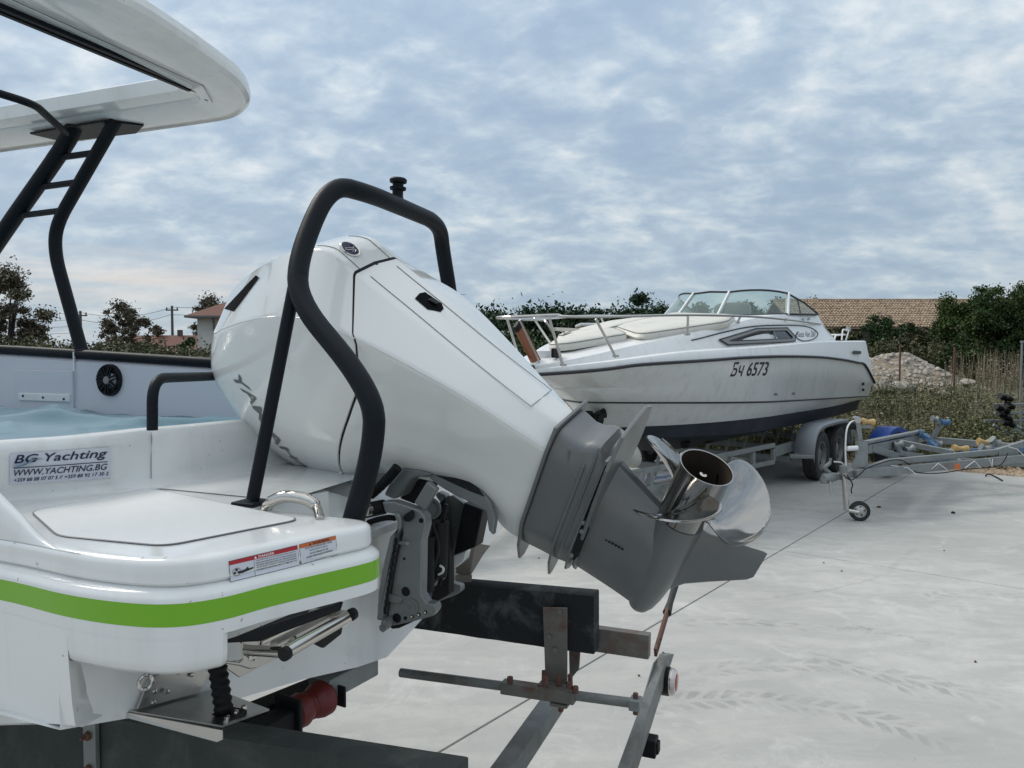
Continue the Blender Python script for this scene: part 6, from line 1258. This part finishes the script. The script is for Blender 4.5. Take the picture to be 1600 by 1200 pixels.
MB().beam(pz_(400, 1112, .80), pz_(562, 1045, .80), .05, .03).build('keel_beam', DARK, t1, smooth=0)
MB().beam(pz_(498, 1075, .78), pz_(575, 1035, .78), .07, .05).build('cross_arm', GALV, t1, smooth=0, bevel=.004)
for l in (-2.4, -3.4, -4.6): crossbeam(bf(l, .75, .52), bf(l, 2.5, .52), .07, .08)
crossbeam(bf(-1.9, .84, .50), bf(-5.5, .84, .50), .06, .10, 'side_rail'); crossbeam(bf(-1.9, 2.42, .50), bf(-5.5, 2.42, .50), .06, .10, 'side_rail')
for l in (-2.9,):
    for sd in (.55, 2.72):
        ww = bpy.data.objects.new('wheel', None); COL.objects.link(ww); ww.parent = t1; wheel(bf(l, sd, .30), SL * (1 if sd > 1 else -1), .30, .18, ww, .17, MATS['trailer_rim'])
    MB().beam(bf(l, .55, .30), bf(l, 2.72, .30), .07, .07).build('axle', GALV, t1, smooth=0)
# ================================================================ outboard motor, tilted up (frame: u down the leg, a aft, w to port; origin at the gearcase)
A_E = V((.24453846, -.4880747, .83784487)); D_E = V((.8329851, -.33654783, -.43917124)); W_E = V((-.49632324, -.80530655, -.32426007))
KE = 1.627 / 1.85; G_E = at(1040, 860, 1.627)
def ef(u, a, w): return G_E + (D_E * u + A_E * a + W_E * w) * KE
om = thing('outboard_motor', tuple(bf(-.96, CL, .95)), 'large white and grey outboard motor tilted up on the stern of the near boat', 'outboard motor')
T_aA = [(-1.472, -.07), (-1.465, -.025), (-1.45, .03), (-1.4, .100), (-1.35, .155), (-1.3, .205), (-1.2, .290), (-1.12, .340), (-1.06, .358), (-1.02, .350), (-.95, .330), (-.8, .296), (-.6, .250), (-.4, .210), (-.33, .198)]
T_wA = [(-1.472, .010), (-1.45, .03), (-1.4, .05), (-1.3, .07), (-1.15, .085), (-.95, .086), (-.8, .080), (-.6, .066), (-.4, .040), (-.33, .034)]
T_aF = [(-1.472, -.10), (-1.465, -.125), (-1.45, -.155), (-1.4, -.228), (-1.35, -.288), (-1.3, -.335), (-1.2, -.388), (-1.1, -.402), (-1.0, -.385), (-.9, -.35), (-.86, -.32), (-.82, -.25), (-.77, -.19), (-.7, -.15), (-.6, -.115), (-.52, -.098), (-.47, -.105), (-.43, -.135), (-.39, -.165), (-.33, -.178)]
T_wF = [(-1.472, .01), (-1.4, .03), (-1.2, .045), (-.9, .06), (-.8, .10), (-.7, .12), (-.5, .09), (-.33, .05)]
T_wS = [(-1.472, .02), (-1.465, .045), (-1.45, .072), (-1.4, .130), (-1.35, .170), (-1.3, .194), (-1.2, .219), (-1.1, .230), (-1.0, .230), (-.87, .222), (-.8, .21), (-.7, .185), (-.6, .158), (-.5, .132), (-.33, .092)]
T_aS = [(-1.472, -.085), (-1.45, -.065), (-1.4, -.04), (-1.35, -.003), (-1.3, .045), (-1.2, .126), (-1.1, .194), (-1.0, .240), (-.95, .253), (-.8, .255), (-.6, .222), (-.45, .185), (-.33, .155)]
def ering(u, grow=0.0):
    aA, wA, aF, wF, wS, aS = [smooth_tab(t, u) for t in (T_aA, T_wA, T_aF, T_wF, T_wS, T_aS)]
    aS = min(aS, aA - .012); m = (aS + aF) * .5
    bl = min(1, max(0, (u + .90) / .14)); bl = bl * bl * (3 - 2 * bl)      # cowl front is rounded, shroud front is boxier
    L_ = aS - aF; f1 = lambda a, b: a + (b - a) * bl
    half_ = [V((aA + .004, 0, 0)), V((aA, wA, 0)), V((aS, wS, 0)), V((aF + L_ * f1(.56, .50), wS * f1(1.08, 1.0), 0)), V((aF + L_ * f1(.30, .25), wS * f1(.83, .95), 0)), V((aF + L_ * f1(.09, .02), wS * f1(.50, .62), 0)), V((aF, wF, 0)), V((aF - .002, 0, 0))]
    rr = [0, .008, .014, .14, .10, .08, .05, 0]; q = fillet(half_, rr, 6)
    P = []
    for i in range(len(q)): P.append(q[i])
    out = []
    for p in P: out.append((p.x, p.y))
    full = out + [(a, -w) for a, w in out[-2:0:-1]]
    res = []
    n = len(full)
    for a, w in full:
        k = math.copysign(1, w) if abs(w) > 1e-5 else 0
        # recessed lower panel of the shroud, below a soft step
        if u > -.84:
            line = smooth_tab([(-.84, -.02), (-.76, .05), (-.7, .065), (-.5, .08), (-.36, .12)], u); f = min(1, max(0, (line - a) / .010)); f = f * f * (3 - 2 * f) * min(1, (u + .84) / .05)
            w = w - k * .006 * f
        res.append((a, w + k * grow))
    return res
def seam_shift(a, u, s):
    a = a + (.310 - smooth_tab(T_aA, u)) * max(0, min(1, (a - .1) / .15)); return s * lerp_tab([(-.32, .012), (-.19, .005), (.0, .042), (.12, .058), (.22, .047), (.254, .022), (.280, -.03), (.297, -.07), (.307, -.10), (.312, -.11)], a)
def eloft(us, seam=None, grow=0.0, dense=False):
    rs = []
    for u in us:
        ring = []
        for i, (a, w) in enumerate(ering(u, grow)):
            s = max(0, 1 - abs(u - (-.868)) / .30); uu = u + seam_shift(a, u, s)
            if abs(uu - u) > 1e-6: a, w = ering(uu, grow)[i]
            ring.append(ef(uu, a, w))
        rs.append(ring)
    return rs
us_c = [-1.472, -1.470, -1.465, -1.457, -1.445, -1.43, -1.41, -1.385, -1.36] + [-1.33 + .025 * i for i in range(17)] + [-.91, -.89, -.878, -.8725, -.871]
us_s = [-.864, -.8635, -.860, -.85, -.84] + [-.82 + .02 * i for i in range(24)] + [-.342, -.337, -.3355]
cw = MB(); rs = eloft(us_c); rs[-1] = [p + (sum(rs[-1], V()) / len(rs[-1]) - p) * .012 for p in rs[-1]]; cw.rings(rs, cap1=True)
COWLO = cw.build('upper_cowling', COWL, om, smooth=24)
sw = MB(); rs = eloft(us_s); rs[0] = [p + (sum(rs[0], V()) / len(rs[0]) - p) * .012 for p in rs[0]]; sw.rings(rs)
SHR = sw.build('lower_cowling', COWL, om, smooth=24)
MB().rings(eloft([-.876, -.868, -.86], grow=-.004)).build('cowling_seal', BLACK, om, smooth=40)
def mk_bvh(o):
    org = rootorg(o.parent); me = o.data; return BVHTree.FromPolygons([v.co + org for v in me.vertices], [tuple(p.vertices) for p in me.polygons])
BV1, BV2 = mk_bvh(COWLO), mk_bvh(SHR)
def hit(px, py, bv=None, out=.0008):
    best = None
    for b_ in ([bv] if bv else [BV1, BV2]):
        loc, n, i, d = b_.ray_cast(EYE, ray(px, py).normalized())
        if loc is not None and (best is None or d < best[2]):
            if n.dot(ray(px, py)) > 0: n = -n
            best = (loc, n, d)
    return (best[0] + best[1] * out, best[1]) if best else (None, None)
def decal(poly, name, m, parent, out=.0012, thick=.0, sub=1):
    P = []
    for i in range(len(poly)):
        a, b = poly[i], poly[(i + 1) % len(poly)]
        for k in range(sub): h_ = hit(a[0] + (b[0] - a[0]) * k / sub, a[1] + (b[1] - a[1]) * k / sub, None, out)[0]; P += [h_] if h_ is not None else []
    if len(P) < 3: print('decal missed', name); return None
    return MB().add(P, [tuple(range(len(P)))]).build(name, m, parent, smooth=0)
# intake slot: flat black patch painted for the shade inside the opening
slot = [(352, 484), (356, 478), (372, 458), (390, 442), (405, 431), (407, 434), (396, 447), (380, 466), (366, 486), (358, 488)]
surf_patch(BV1, [(366, 487), (406, 434), (401, 431), (352, 483)], 'intake_slot', MATTE, COWLO, .0030, 24, 3)
# panel lines along the aft face, closed at the lower end
def eline(pts, r=.0010, name='panel_line', m=INKG, parent=None):
    P = [hit(x, y, None, .0)[0] for x, y in pts]; P = [p for p in P if p is not None]
    if len(P) > 1: MB().tube(P, r, 5).build(name, m, parent or SHR)
def seg(a, b, n=12): return [(a[0] + (b[0] - a[0]) * i / n, a[1] + (b[1] - a[1]) * i / n) for i in range(n + 1)]
def aline(u0, u1, w, n=14):
    return [ef(u0 + (u1 - u0) * i / n, smooth_tab(T_aA, u0 + (u1 - u0) * i / n) + .0035 * (1 - w * w * 80), w) for i in range(n + 1)]
for w_ in (.068, -.068):
    MB().tube(aline(-1.12, -.975, w_ * .9), .0008, 5).build('panel_line', INKG, COWLO); MB().tube(aline(-.945, -.425, w_ * .8), .0008, 5).build('panel_line', INKG, SHR)
MB().tube([ef(-.425, smooth_tab(T_aA, -.425) + .0032, .0544 - .01088 * i) for i in range(11)], .0008, 5).build('panel_line', INKG, SHR)
# thin ridge added along the shoulder to give the crease its highlight
for us, par in (((-1.462, -.845), COWLO), ((-.80, -.34), SHR)):
    MB().tube([ef(u, *[c + o for c, o in zip(ering(u)[11], (.0, .0003))]) for u in [us[0] + (us[1] - us[0]) * k / 30 for k in range(31)]], .0011, 6).build('shoulder_ridge', COWL, par)
# latch recess
LR = [(648, 467), (655, 459), (664, 457), (690, 475), (693, 483), (688, 488), (668, 484)]
lr = decal(LR, 'latch_recess', MATTE, SHR, .0015)
c_, n_ = hit(676, 474); MB().box(c_ + n_ * .0045, (.026, .014, .006), (D_E).normalized(), W_E, n_).build('latch', BLACKPC, SHR, smooth=40, bevel=.003)
# oval emblem
c_, n_ = hit(547, 390); ex = (D_E - n_ * D_E.dot(n_)).normalized(); ey_ = n_.cross(ex)
EX, EY = .026, .0215
em = MB().rings([[c_ + n_ * h_ + ex * math.cos(t) * EX * k + ey_ * math.sin(t) * EY * k for t in [i * math.pi / 18 for i in range(36)]] for h_, k in ((-.001, 1), (.002, 1), (.003, .95), (.0026, .84), (.0022, .82))], cap0=False).build('emblem_ring', CHROME, COWLO)
MB().add([c_ + n_ * .0024 + ex * math.cos(t) * EX * .83 + ey_ * math.sin(t) * EY * .83 for t in [i * math.pi / 18 for i in range(36)]], [tuple(range(36))]).build('emblem_field', INK, em, smooth=0)
for pts in (((-.75, .35), (-.1, -.75), (.45, .6)), ((-.5, .55), (-.05, .65), (.05, .1)), ((.05, -.5), (.2, .3), (.55, .25), (.45, -.15), (.12, -.2)), ((-.25, -.6), (.0, .3), (.25, .5))):
    MB().tube(crv([c_ + n_ * .003 + ex * x * EX * .85 + ey_ * y * EY * .85 for x, y in pts], 4), .0006, 5).build('emblem_line', CHROME, em)
# maker's lettering running down the front flank
RGT = [(373, 584), (397, 615), (412, 643), (436, 684), (459, 711), (482, 731)]; LFT = [(364, 592), (388, 622), (402, 650), (428, 690), (455, 715), (480, 733)]
me = text_mesh('YAMAHA', 1.0, shear=.35, bold=.02); xs_ = [v.co.x for v in me.vertices]; ys_ = [v.co.y for v in me.vertices]; x0, x1, y0_, y1_ = min(xs_), max(xs_), min(ys_), max(ys_)
bmt = bmesh.new(); bmt.from_mesh(me); bmesh.ops.triangulate(bmt, faces=bmt.faces); bmesh.ops.subdivide_edges(bmt, edges=bmt.edges, cuts=1); bmt.to_mesh(me); bmt.free()
def interp(P, t): t = max(0, min(.9999, t)) * (len(P) - 1); i = int(t); k = t - i; return (P[i][0] + (P[i + 1][0] - P[i][0]) * k, P[i][1] + (P[i + 1][1] - P[i][1]) * k)
okv = True; last = None
for v in me.vertices:
    t = (v.co.x - x0) / (x1 - x0); s = (v.co.y - y0_) / (y1_ - y0_); a = interp(LFT, t); b = interp(RGT, t); p, n = hit(a[0] + (b[0] - a[0]) * s, a[1] + (b[1] - a[1]) * s, BV1, .0012)
    if p is None: p = last if last is not None else ef(-1.3, -.3, .2)
    last = p; v.co = p - rootorg(om)
o = bpy.data.objects.new('lettering', me); COL.objects.link(o); o.parent = om; me.materials.clear(); me.materials.append(INKG)
# tell-tale ports low on the front of the shroud
for px, py in ((536, 741), (534, 760)):
    c_, n_ = hit(px, py)
    if c_ is None: continue
    MB().lathe([(.0145, -.002), (.016, .001), (.0145, .003), (.0125, .002)], c_, n_, 24).build('port_rim', COWL, SHR); MB().lathe([(.0128, 0), (.0125, .0018), (.001, .0018)], c_, n_, 24).build('port', BLACK, SHR)
# ---- leg: exhaust housing, plates and gearcase
def foil(u, a0, a1, wm, lead=.35, n=14):
    """closed symmetric section between leading edge a0 and trailing edge a1"""
    pts = []
    for i in range(n + 1):
        t = i / n; x = (1 - math.cos(math.pi * t)) / 2; a = a0 + (a1 - a0) * x
        wv = wm * min(1, (x / lead) ** .5 if x < lead else 1) * (1 if x < .7 else 1 - ((x - .7) / .3) ** 2 * .75); pts.append((a, wv))
    return [ef(u, a, w) for a, w in pts] + [ef(u, a, -w) for a, w in pts[::-1][0 if True else 1:]]
def boxsec(u, a0, a1, w, r=.025, wf=None):
    wf = wf or w; q = fillet([V((a1, -w * .8, 0)), V((a1, w * .8, 0)), V((a1 - .05, w, 0)), V((a0 + .1, w, 0)), V((a0, wf * .35, 0)), V((a0, -wf * .35, 0)), V((a0 + .1, -w, 0)), V((a1 - .05, -w, 0))], r, 4, closed=True); return [ef(u, p.x, p.y) for p in q]
hs_ = MB(); hs_.rings([boxsec(u, a0, a1, w) for u, a0, a1, w in ((-.333, -.198, .207, .088), (-.325, -.198, .207, .088), (-.29, -.196, .200, .082), (-.262, -.195, .205, .078), (-.255, -.195, .213, .078), (-.228, -.192, .219, .075), (-.215, -.190, .205, .073), (-.205, -.190, .20, .072))]); HSG = hs_.build('exhaust_housing', ALU, om, smooth=40, bevel=0)
def plate(u, th, outline, name, m=ALU):
    P = [ef(u, a, w) for a, w in outline]; return MB().prism(P, D_E * th * KE).build(name, m, om, smooth=0, bevel=.0015)
plate(-.343, .008, [(.222, -.09), (.222, .09), (.16, .100), (-.08, .100), (-.19, .06), (-.272, .012), (-.272, -.012), (-.19, -.06), (-.08, -.1), (.16, -.1)], 'mounting_flange')
plate(-.250, .007, [(.16, -.082), (.16, .082), (-.10, .084), (-.19, .055), (-.268, .008), (-.268, -.008), (-.19, -.055), (-.10, -.084)], 'spray_plate')
plate(-.205, .006, [(.20, -.078), (.20, .078), (-.10, .080), (-.18, .05), (-.205, .012), (-.205, -.012), (-.18, -.05), (-.10, -.080)], 'joint_flange')
pl = [(.312, -.040), (.300, .040), (.285, .088), (.20, .112), (.08, .10), (-.05, .075), (-.15, .055), (-.195, .015), (-.195, -.015), (-.15, -.055), (-.05, -.075), (.08, -.10), (.20, -.112), (.29, -.088)]
plate(-.190, .009, pl, 'cavitation_plate')
hb = MB().rings([boxsec(-.205, -.10, .235, .060), boxsec(-.196, -.10, .250, .058)]).build('housing_foot', ALU, om, smooth=40)
gc = MB(); gc.rings([foil(u, a0, a1, w) for u, a0, a1, w in ((-.19, -.190, .165, .058), (-.16, -.192, .152, .053), (-.12, -.194, .135, .046), (-.08, -.196, .118, .044), (-.045, -.198, .106, .048), (-.02, -.20, .10, .052), (.02, -.19, .10, .048))]); GCS = gc.build('gearcase', ALU, om, smooth=50)
MB().lathe([(.001, -.222), (.016, -.218), (.030, -.205), (.043, -.18), (.052, -.145), (.058, -.10), (.061, -.04), (.0615, .03), (.061, .105), (.054, .107)], ef(0, 0, 0), A_E, 36).build('torpedo', ALU, om) if False else MB().rings([[ef(0, a, 0) + (D_E * math.cos(t) * 1.0 + W_E * math.sin(t)) * r * KE for t in [i * math.pi / 18 for i in range(36)]] for r, a in ((.002, -.212), (.015, -.208), (.026, -.197), (.036, -.175), (.044, -.14), (.050, -.095), (.054, -.04), (.0555, .03), (.056, .108), (.050, .110))]).build('torpedo', ALU, om, smooth=50)
sk = MB(); sk.rings([foil(u, a0, a1, w, .3) for u, a0, a1, w in ((.03, -.15, .108, .022), (.052, -.095, .107, .013), (.075, -.060, .108, .008), (.12, -.018, .120, .006), (.165, .022, .131, .0045), (.192, .046, .139, .003), (.202, .062, .139, .002))]); sk.build('skeg', ALU, om, smooth=50)
# raised rib and bolts of the housing
def on_hs(px, py, w=.076): return on_plane(px, py, ef(0, 0, w), W_E)
MB().tube([on_hs(936, 700), on_hs(929, 722), on_hs(905, 785), on_hs(870, 872)], [.001, .0028, .0032, .0025], 8).build('housing_rib', ALU, om)
MB().tube([on_hs(889, 705, .078), on_hs(888, 727, .078), on_hs(906, 752, .078)], .0022, 8).build('housing_rib', ALU, om)
rec = [on_hs(*q, .0745) for q in ((915, 806), (921, 812), (921, 826), (905, 868), (896, 876), (893, 868), (900, 845))]; MB().prism(rec, W_E * .0016).build('bolt_pocket', DARK, om, smooth=0)
for px, py in ((912, 816), (910, 830), (893, 867)): c_ = on_hs(px, py, .077); MB().lathe([(.0058, -.004), (.0058, .004), (.0045, .005), (.001, .005)], c_, W_E, 6 if px == 912 else 12).build('bolt', ALUL, om, smooth=0)
c_ = on_hs(955, 716, .07); MB().cyl(c_, c_ - A_E * .002 + W_E * .022, .0052, 12).build('plug', ALUL, om)
for i in range(6):
    t = i / 5; px, py = 947 + t * 25, 844 + t * 14; c_ = on_plane(px, py, ef(0, 0, .0485), W_E); MB().box(c_, (.0058, .0022, .003), D_E, A_E, W_E).build('water_inlet', BLACK, GCS, smooth=0)
# ---- propeller
pr = bpy.data.objects.new('propeller', None); COL.objects.link(pr); pr.parent = om
def ax_ring(a, r, n=48): return [ef(0, a, 0) + (D_E * math.cos(t) + W_E * math.sin(t)) * r * KE for t in [i * 2 * math.pi / n for i in range(n)]]
MB().rings([ax_ring(a, r) for a, r in ((.112, .050), (.112, .0565), (.125, .0575), (.20, .0580), (.25, .0600), (.263, .0625), (.267, .0632), (.2675, .0620), (.2665, .0600), (.264, .0595))], cap0=False, cap1=False).build('hub', PROPM, pr, smooth=50)
MB().rings([ax_ring(a, r) for a, r in ((.2655, .0598), (.24, .057), (.18, .0535), (.150, .052), (.148, .001))], cap0=False).build('exhaust_bore', mat('dark_bore', (.035, .026, .020), .9, .0, var=.3, vscale=30, spec=.1), pr)  # bore wall in a dark matte brown
MB().rings([ax_ring(a, r, 20) for a, r in ((.15, .030), (.165, .024), (.195, .016), (.197, .001))]).build('hub_core', DARK, pr); MB().rings([ax_ring(a, r, 16) for a, r in ((.196, .011), (.245, .0085), (.246, .003), (.240, .003))]).build('prop_nut', CHROME, pr)
PH0, RT, PP = math.radians(92), .176, .095
def blade(ph):
    rs = []; NRr, NC = 16, 14
    for i in range(NRr + 1):
        k = i / NRr; r = .054 + (RT - .054) * math.sin(k * math.pi / 2) ** .92
        kk_ = (r - .054) / (RT - .054); wd = (.56 + .18 * math.sin(min(1, kk_ * 1.15) * math.pi * .75)) * (max(0, 1 - kk_ ** 5)) ** .55
        sk_ = .20 * kk_ ** 1.4 - .04; rowv = []
        for j in range(NC + 1):
            c = j / NC * 2 - 1; th = ph + sk_ + c * wd * (1.0 if c < 0 else .95); cup = .006 * max(0, c - .75) / .25
            a = .178 + PP * (th - ph - sk_ * .5) * -1.0 + .030 * kk_ ** 1.5 - .008 * (1 - c * c) * (1 - kk_) + cup
            rowv.append(ef(0, a, 0) + (D_E * math.cos(th) + W_E * math.sin(th)) * r * KE)
        rs.append(rowv)
    o = MB().rings(rs, close=False).build('blade', PROPM, pr, smooth=80); m = o.modifiers.new('solid', 'SOLIDIFY'); m.thickness = .0042; m.offset = 0
    m = o.modifiers.new('bev', 'BEVEL'); m.width = .0015; m.segments = 2; m.limit_method = 'ANGLE'; m.angle_limit = math.radians(50); return o
for k in range(3): blade(PH0 + k * 2 * math.pi / 3)
# ---- clamp and swivel bracket on the transom
br = bpy.data.objects.new('mounting_bracket', None); COL.objects.link(br); br.parent = om
z4 = lambda x, y: (540 + x / 4.446, 720 + y / 4.446)
def zp(poly, t, th, name, m, bev=.003, seg_=2): return MB().prism([pt_(*z4(x, y), t) for x, y in poly], SL * th).build(name, m, br, smooth=40, bevel=bev, seg=seg_)
zp([(250, 285), (330, 282), (430, 315), (515, 345), (552, 390), (560, 450), (532, 560), (526, 930), (560, 988), (620, 1000), (630, 1040), (600, 1080), (470, 1118), (330, 1148), (285, 1135), (300, 1000), (350, 700), (395, 500), (385, 410), (340, 370), (270, 360)], 1.478, .030, 'clamp_arm', ALUL, .0045, 3)
zp([(330, 372), (360, 362), (385, 400), (382, 470), (350, 520), (345, 560), (300, 800), (272, 1000), (262, 1118), (212, 1108), (225, 920), (250, 760), (305, 530), (350, 480), (355, 430)], 1.466, .05, 'clamp_flange', ALUL, .005, 3)
zp([(283, 960), (300, 925), (380, 950), (392, 975), (372, 1000), (330, 990), (300, 985)], 1.473, .01, 'arm_boss', ALUL)
c_ = pt_(*z4(455, 1015), 1.4765)
for r, h_ in ((.0185, .0015), (.0125, .004)): MB().lathe([(r, 0), (r * .98, h_), (.001, h_)], c_, -SL, 24).build('boss_ring', ALUL, br)
MB().lathe([(.006, 0), (.006, .0055), (.001, .0055)], c_, -SL, 16).build('pivot_bolt', ALU, br)
for x, y, r in ((418, 908, .0105), (357, 1092, .0105), (525, 415, .0055), (408, 680, .003), (416, 1092, .0042), (462, 1080, .0042), (510, 1068, .0042), (556, 1052, .0042)):
    c_ = pt_(*z4(x, y), 1.478); MB().lathe([(r, 0), (r, .0012), (.001, .0012)], c_, -SL, 18).build('arm_hole', BLACK, br)
    if r < .005 and x > 450: MB().lathe([(r * .55, .0012), (r * .5, .003), (.001, .003)], c_ , -SL, 8).build('screw', CHROME, br)
MB().prism([pt_(*z4(x, y), 1.476) for x, y in ((415, 385), (425, 365), (478, 335), (482, 390), (455, 420), (420, 412))], -SL * .012).build('lock_lever', BLACK, br, smooth=0, bevel=.003)
MB().cyl(pt_(*z4(375, 570), 1.472), pt_(*z4(430, 575), 1.455), .0042, 8).build('bracket_stud', ALUL, br)
for i in range(11): c_ = pt_(*z4(348 - i * 7.4, 560 + i * 48), 1.4655); MB().box(c_, (.006, .002, .016), HL, SL).build('flange_notch', BLACK, br, smooth=0)
for x, y in ((305, 1110), (292, 1140)): c_ = pt_(*z4(x, y), 1.47); MB().cyl(c_, c_ - SL * .022, .0095, 6).build('transom_bolt', ALUL, br, smooth=0)
zp([(300, 1150), (420, 1125), (470, 1118), (370, 1165), (320, 1170)], 1.50, .03, 'drain_plate', DARK)
# starboard arm and middle
zp([(620, 240), (640, 215), (690, 235), (715, 290), (722, 420), (720, 700), (742, 770), (735, 850), (800, 868), (803, 908), (770, 930), (610, 992), (560, 985), (600, 900), (660, 790), (690, 600), (680, 330)], 1.735, .025, 'clamp_arm', ALUL, .004, 3)
zp([(700, 250), (745, 240), (822, 295), (800, 420), (748, 650), (720, 720), (712, 400)], 1.745, .02, 'starboard_cheek', ALUL)
zp([(742, 665), (840, 620), (825, 690), (770, 740), (725, 755), (720, 720)], 1.73, .03, 'lower_cheek', GEL)
zp([(820, 290), (952, 342), (900, 600), (745, 662), (790, 420)], 1.70, .05, 'swivel_block', BLACK, .004)
zp([(530, 420), (690, 250), (720, 700), (720, 930), (600, 1000), (528, 960)], 1.66, .03, 'tilt_housing', DARK, .004)
MB().cyl(pt_(*z4(570, 520), 1.56), pt_(*z4(560, 900), 1.56), .019, 18).build('tilt_cylinder', BLACK, br); MB().cyl(pt_(*z4(660, 420), 1.60), pt_(*z4(645, 800), 1.60), .020, 18).build('trim_cylinder', DARK, br)
MB().cyl(pt_(*z4(645, 800), 1.60), pt_(*z4(650, 740), 1.60), .009, 14).build('cylinder_rod', CHROME, br); MB().tube(crv([pt_(*z4(*q), 1.58) for q in ((645, 790), (672, 775), (678, 745), (655, 728))], 4), .003, 6).build('hose_clip', GEL, br)
MB().tube(crv([pt_(*z4(*q), 1.57) for q in ((600, 430), (640, 600), (600, 780), (575, 890))], 5), .006, 8).build('hydraulic_hose', BLACK, br); MB().tube(crv([pt_(*z4(*q), 1.60) for q in ((700, 300), (660, 520), (690, 700), (650, 860))], 5), .005, 8).build('hydraulic_hose', BLACK, br)
MB().cyl(pt_(*z4(575, 885), 1.57), pt_(*z4(735, 765), 1.70), .0058, 10).build('trim_stop_rod', ALUL, br); MB().cyl(pt_(*z4(556, 880), 1.56), pt_(*z4(560, 930), 1.58), .015, 14).build('lower_mount', INK, br)
c_ = pt_(*z4(600, 330), 1.64)
for r, h_ in ((.026, .004), (.017, .008)): MB().lathe([(r, 0), (r, h_), (.001, h_)], c_, -SL, 24).build('pivot_boss', ALU, br)
MB().lathe([(.006, .008), (.006, .013), (.001, .013)], c_ - HL * .02, -SL, 14).build('pivot_bolt', CHROME, br)
for i in range(6): c_ = pt_(*z4(560 + i * 36, 965 - i * 12), 1.733); MB().lathe([(.004, 0), (.004, .001), (.001, .001)], c_, -SL, 8).build('arm_hole', CHROME, br)
# yoke between bracket and cowling, light bar, splash rim
zp([(262, 238), (300, 160), (400, 45), (520, 60), (600, 90), (560, 118), (500, 112), (455, 130), (420, 170), (375, 250), (330, 270)], 1.55, .12, 'swivel_yoke', ALUL, .006, 3)
zp([(420, 170), (500, 112), (590, 150), (540, 230), (500, 290), (470, 300), (375, 262)], 1.60, .06, 'yoke_inside', DARK)
MB().beam(pt_(*z4(520, 315), 1.50), pt_(*z4(612, 165), 1.50), .030, .018, SL).build('tilt_support', ALUL, br, smooth=40, bevel=.004)
zp([(560, 85), (700, 100), (840, 128), (930, 188), (998, 280), (1042, 400), (1022, 520), (992, 484), (972, 352), (880, 302), (740, 232), (650, 178), (590, 130)], 1.56, .02, 'splash_rim', ALUL, .004)
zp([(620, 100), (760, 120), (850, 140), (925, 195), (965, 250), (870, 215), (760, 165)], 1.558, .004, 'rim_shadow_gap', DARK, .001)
MB().cyl(pt_(*z4(120, 350), 1.45), pt_(*z4(265, 320), 1.50), .017, 16).build('steering_cylinder', BLACK, br); MB().cyl(pt_(*z4(132, 348), 1.44), pt_(*z4(165, 340), 1.455), .013, 12).build('steering_nut', CHROME, br)
MB().tube(crv([pt_(*z4(*q), 1.55) for q in ((100, 455), (200, 415), (290, 395), (345, 400))], 4), .007, 8).build('steering_bar', BLACK, br)
hz_ = MB(); hp_ = crv([pt_(*z4(*q), 1.52) for q in ((170, 240), (250, 170), (320, 95), (360, 45))], 8)
for i, p in enumerate(hp_[:-1]): hz_.cyl(p, hp_[i + 1], .012 if i % 2 else .010, 12)
hz_.build('rigging_hose', BLACK, br)
zp([(190, 110), (235, 20), (370, 40), (300, 120), (180, 215)], 1.60, .03, 'lower_pan', GREYTRIM, .004)
# cap of the transom under the clamp
ta = pt_(*z4(100, 540), 1.30); tb = pt_(*z4(345, 440), 1.48)
MB().beam(pl_(562, 836, -.988), pl_(618, 815, -.988) , .05, .022).build('transom_cap', GEL, nb, smooth=50, bevel=.006)
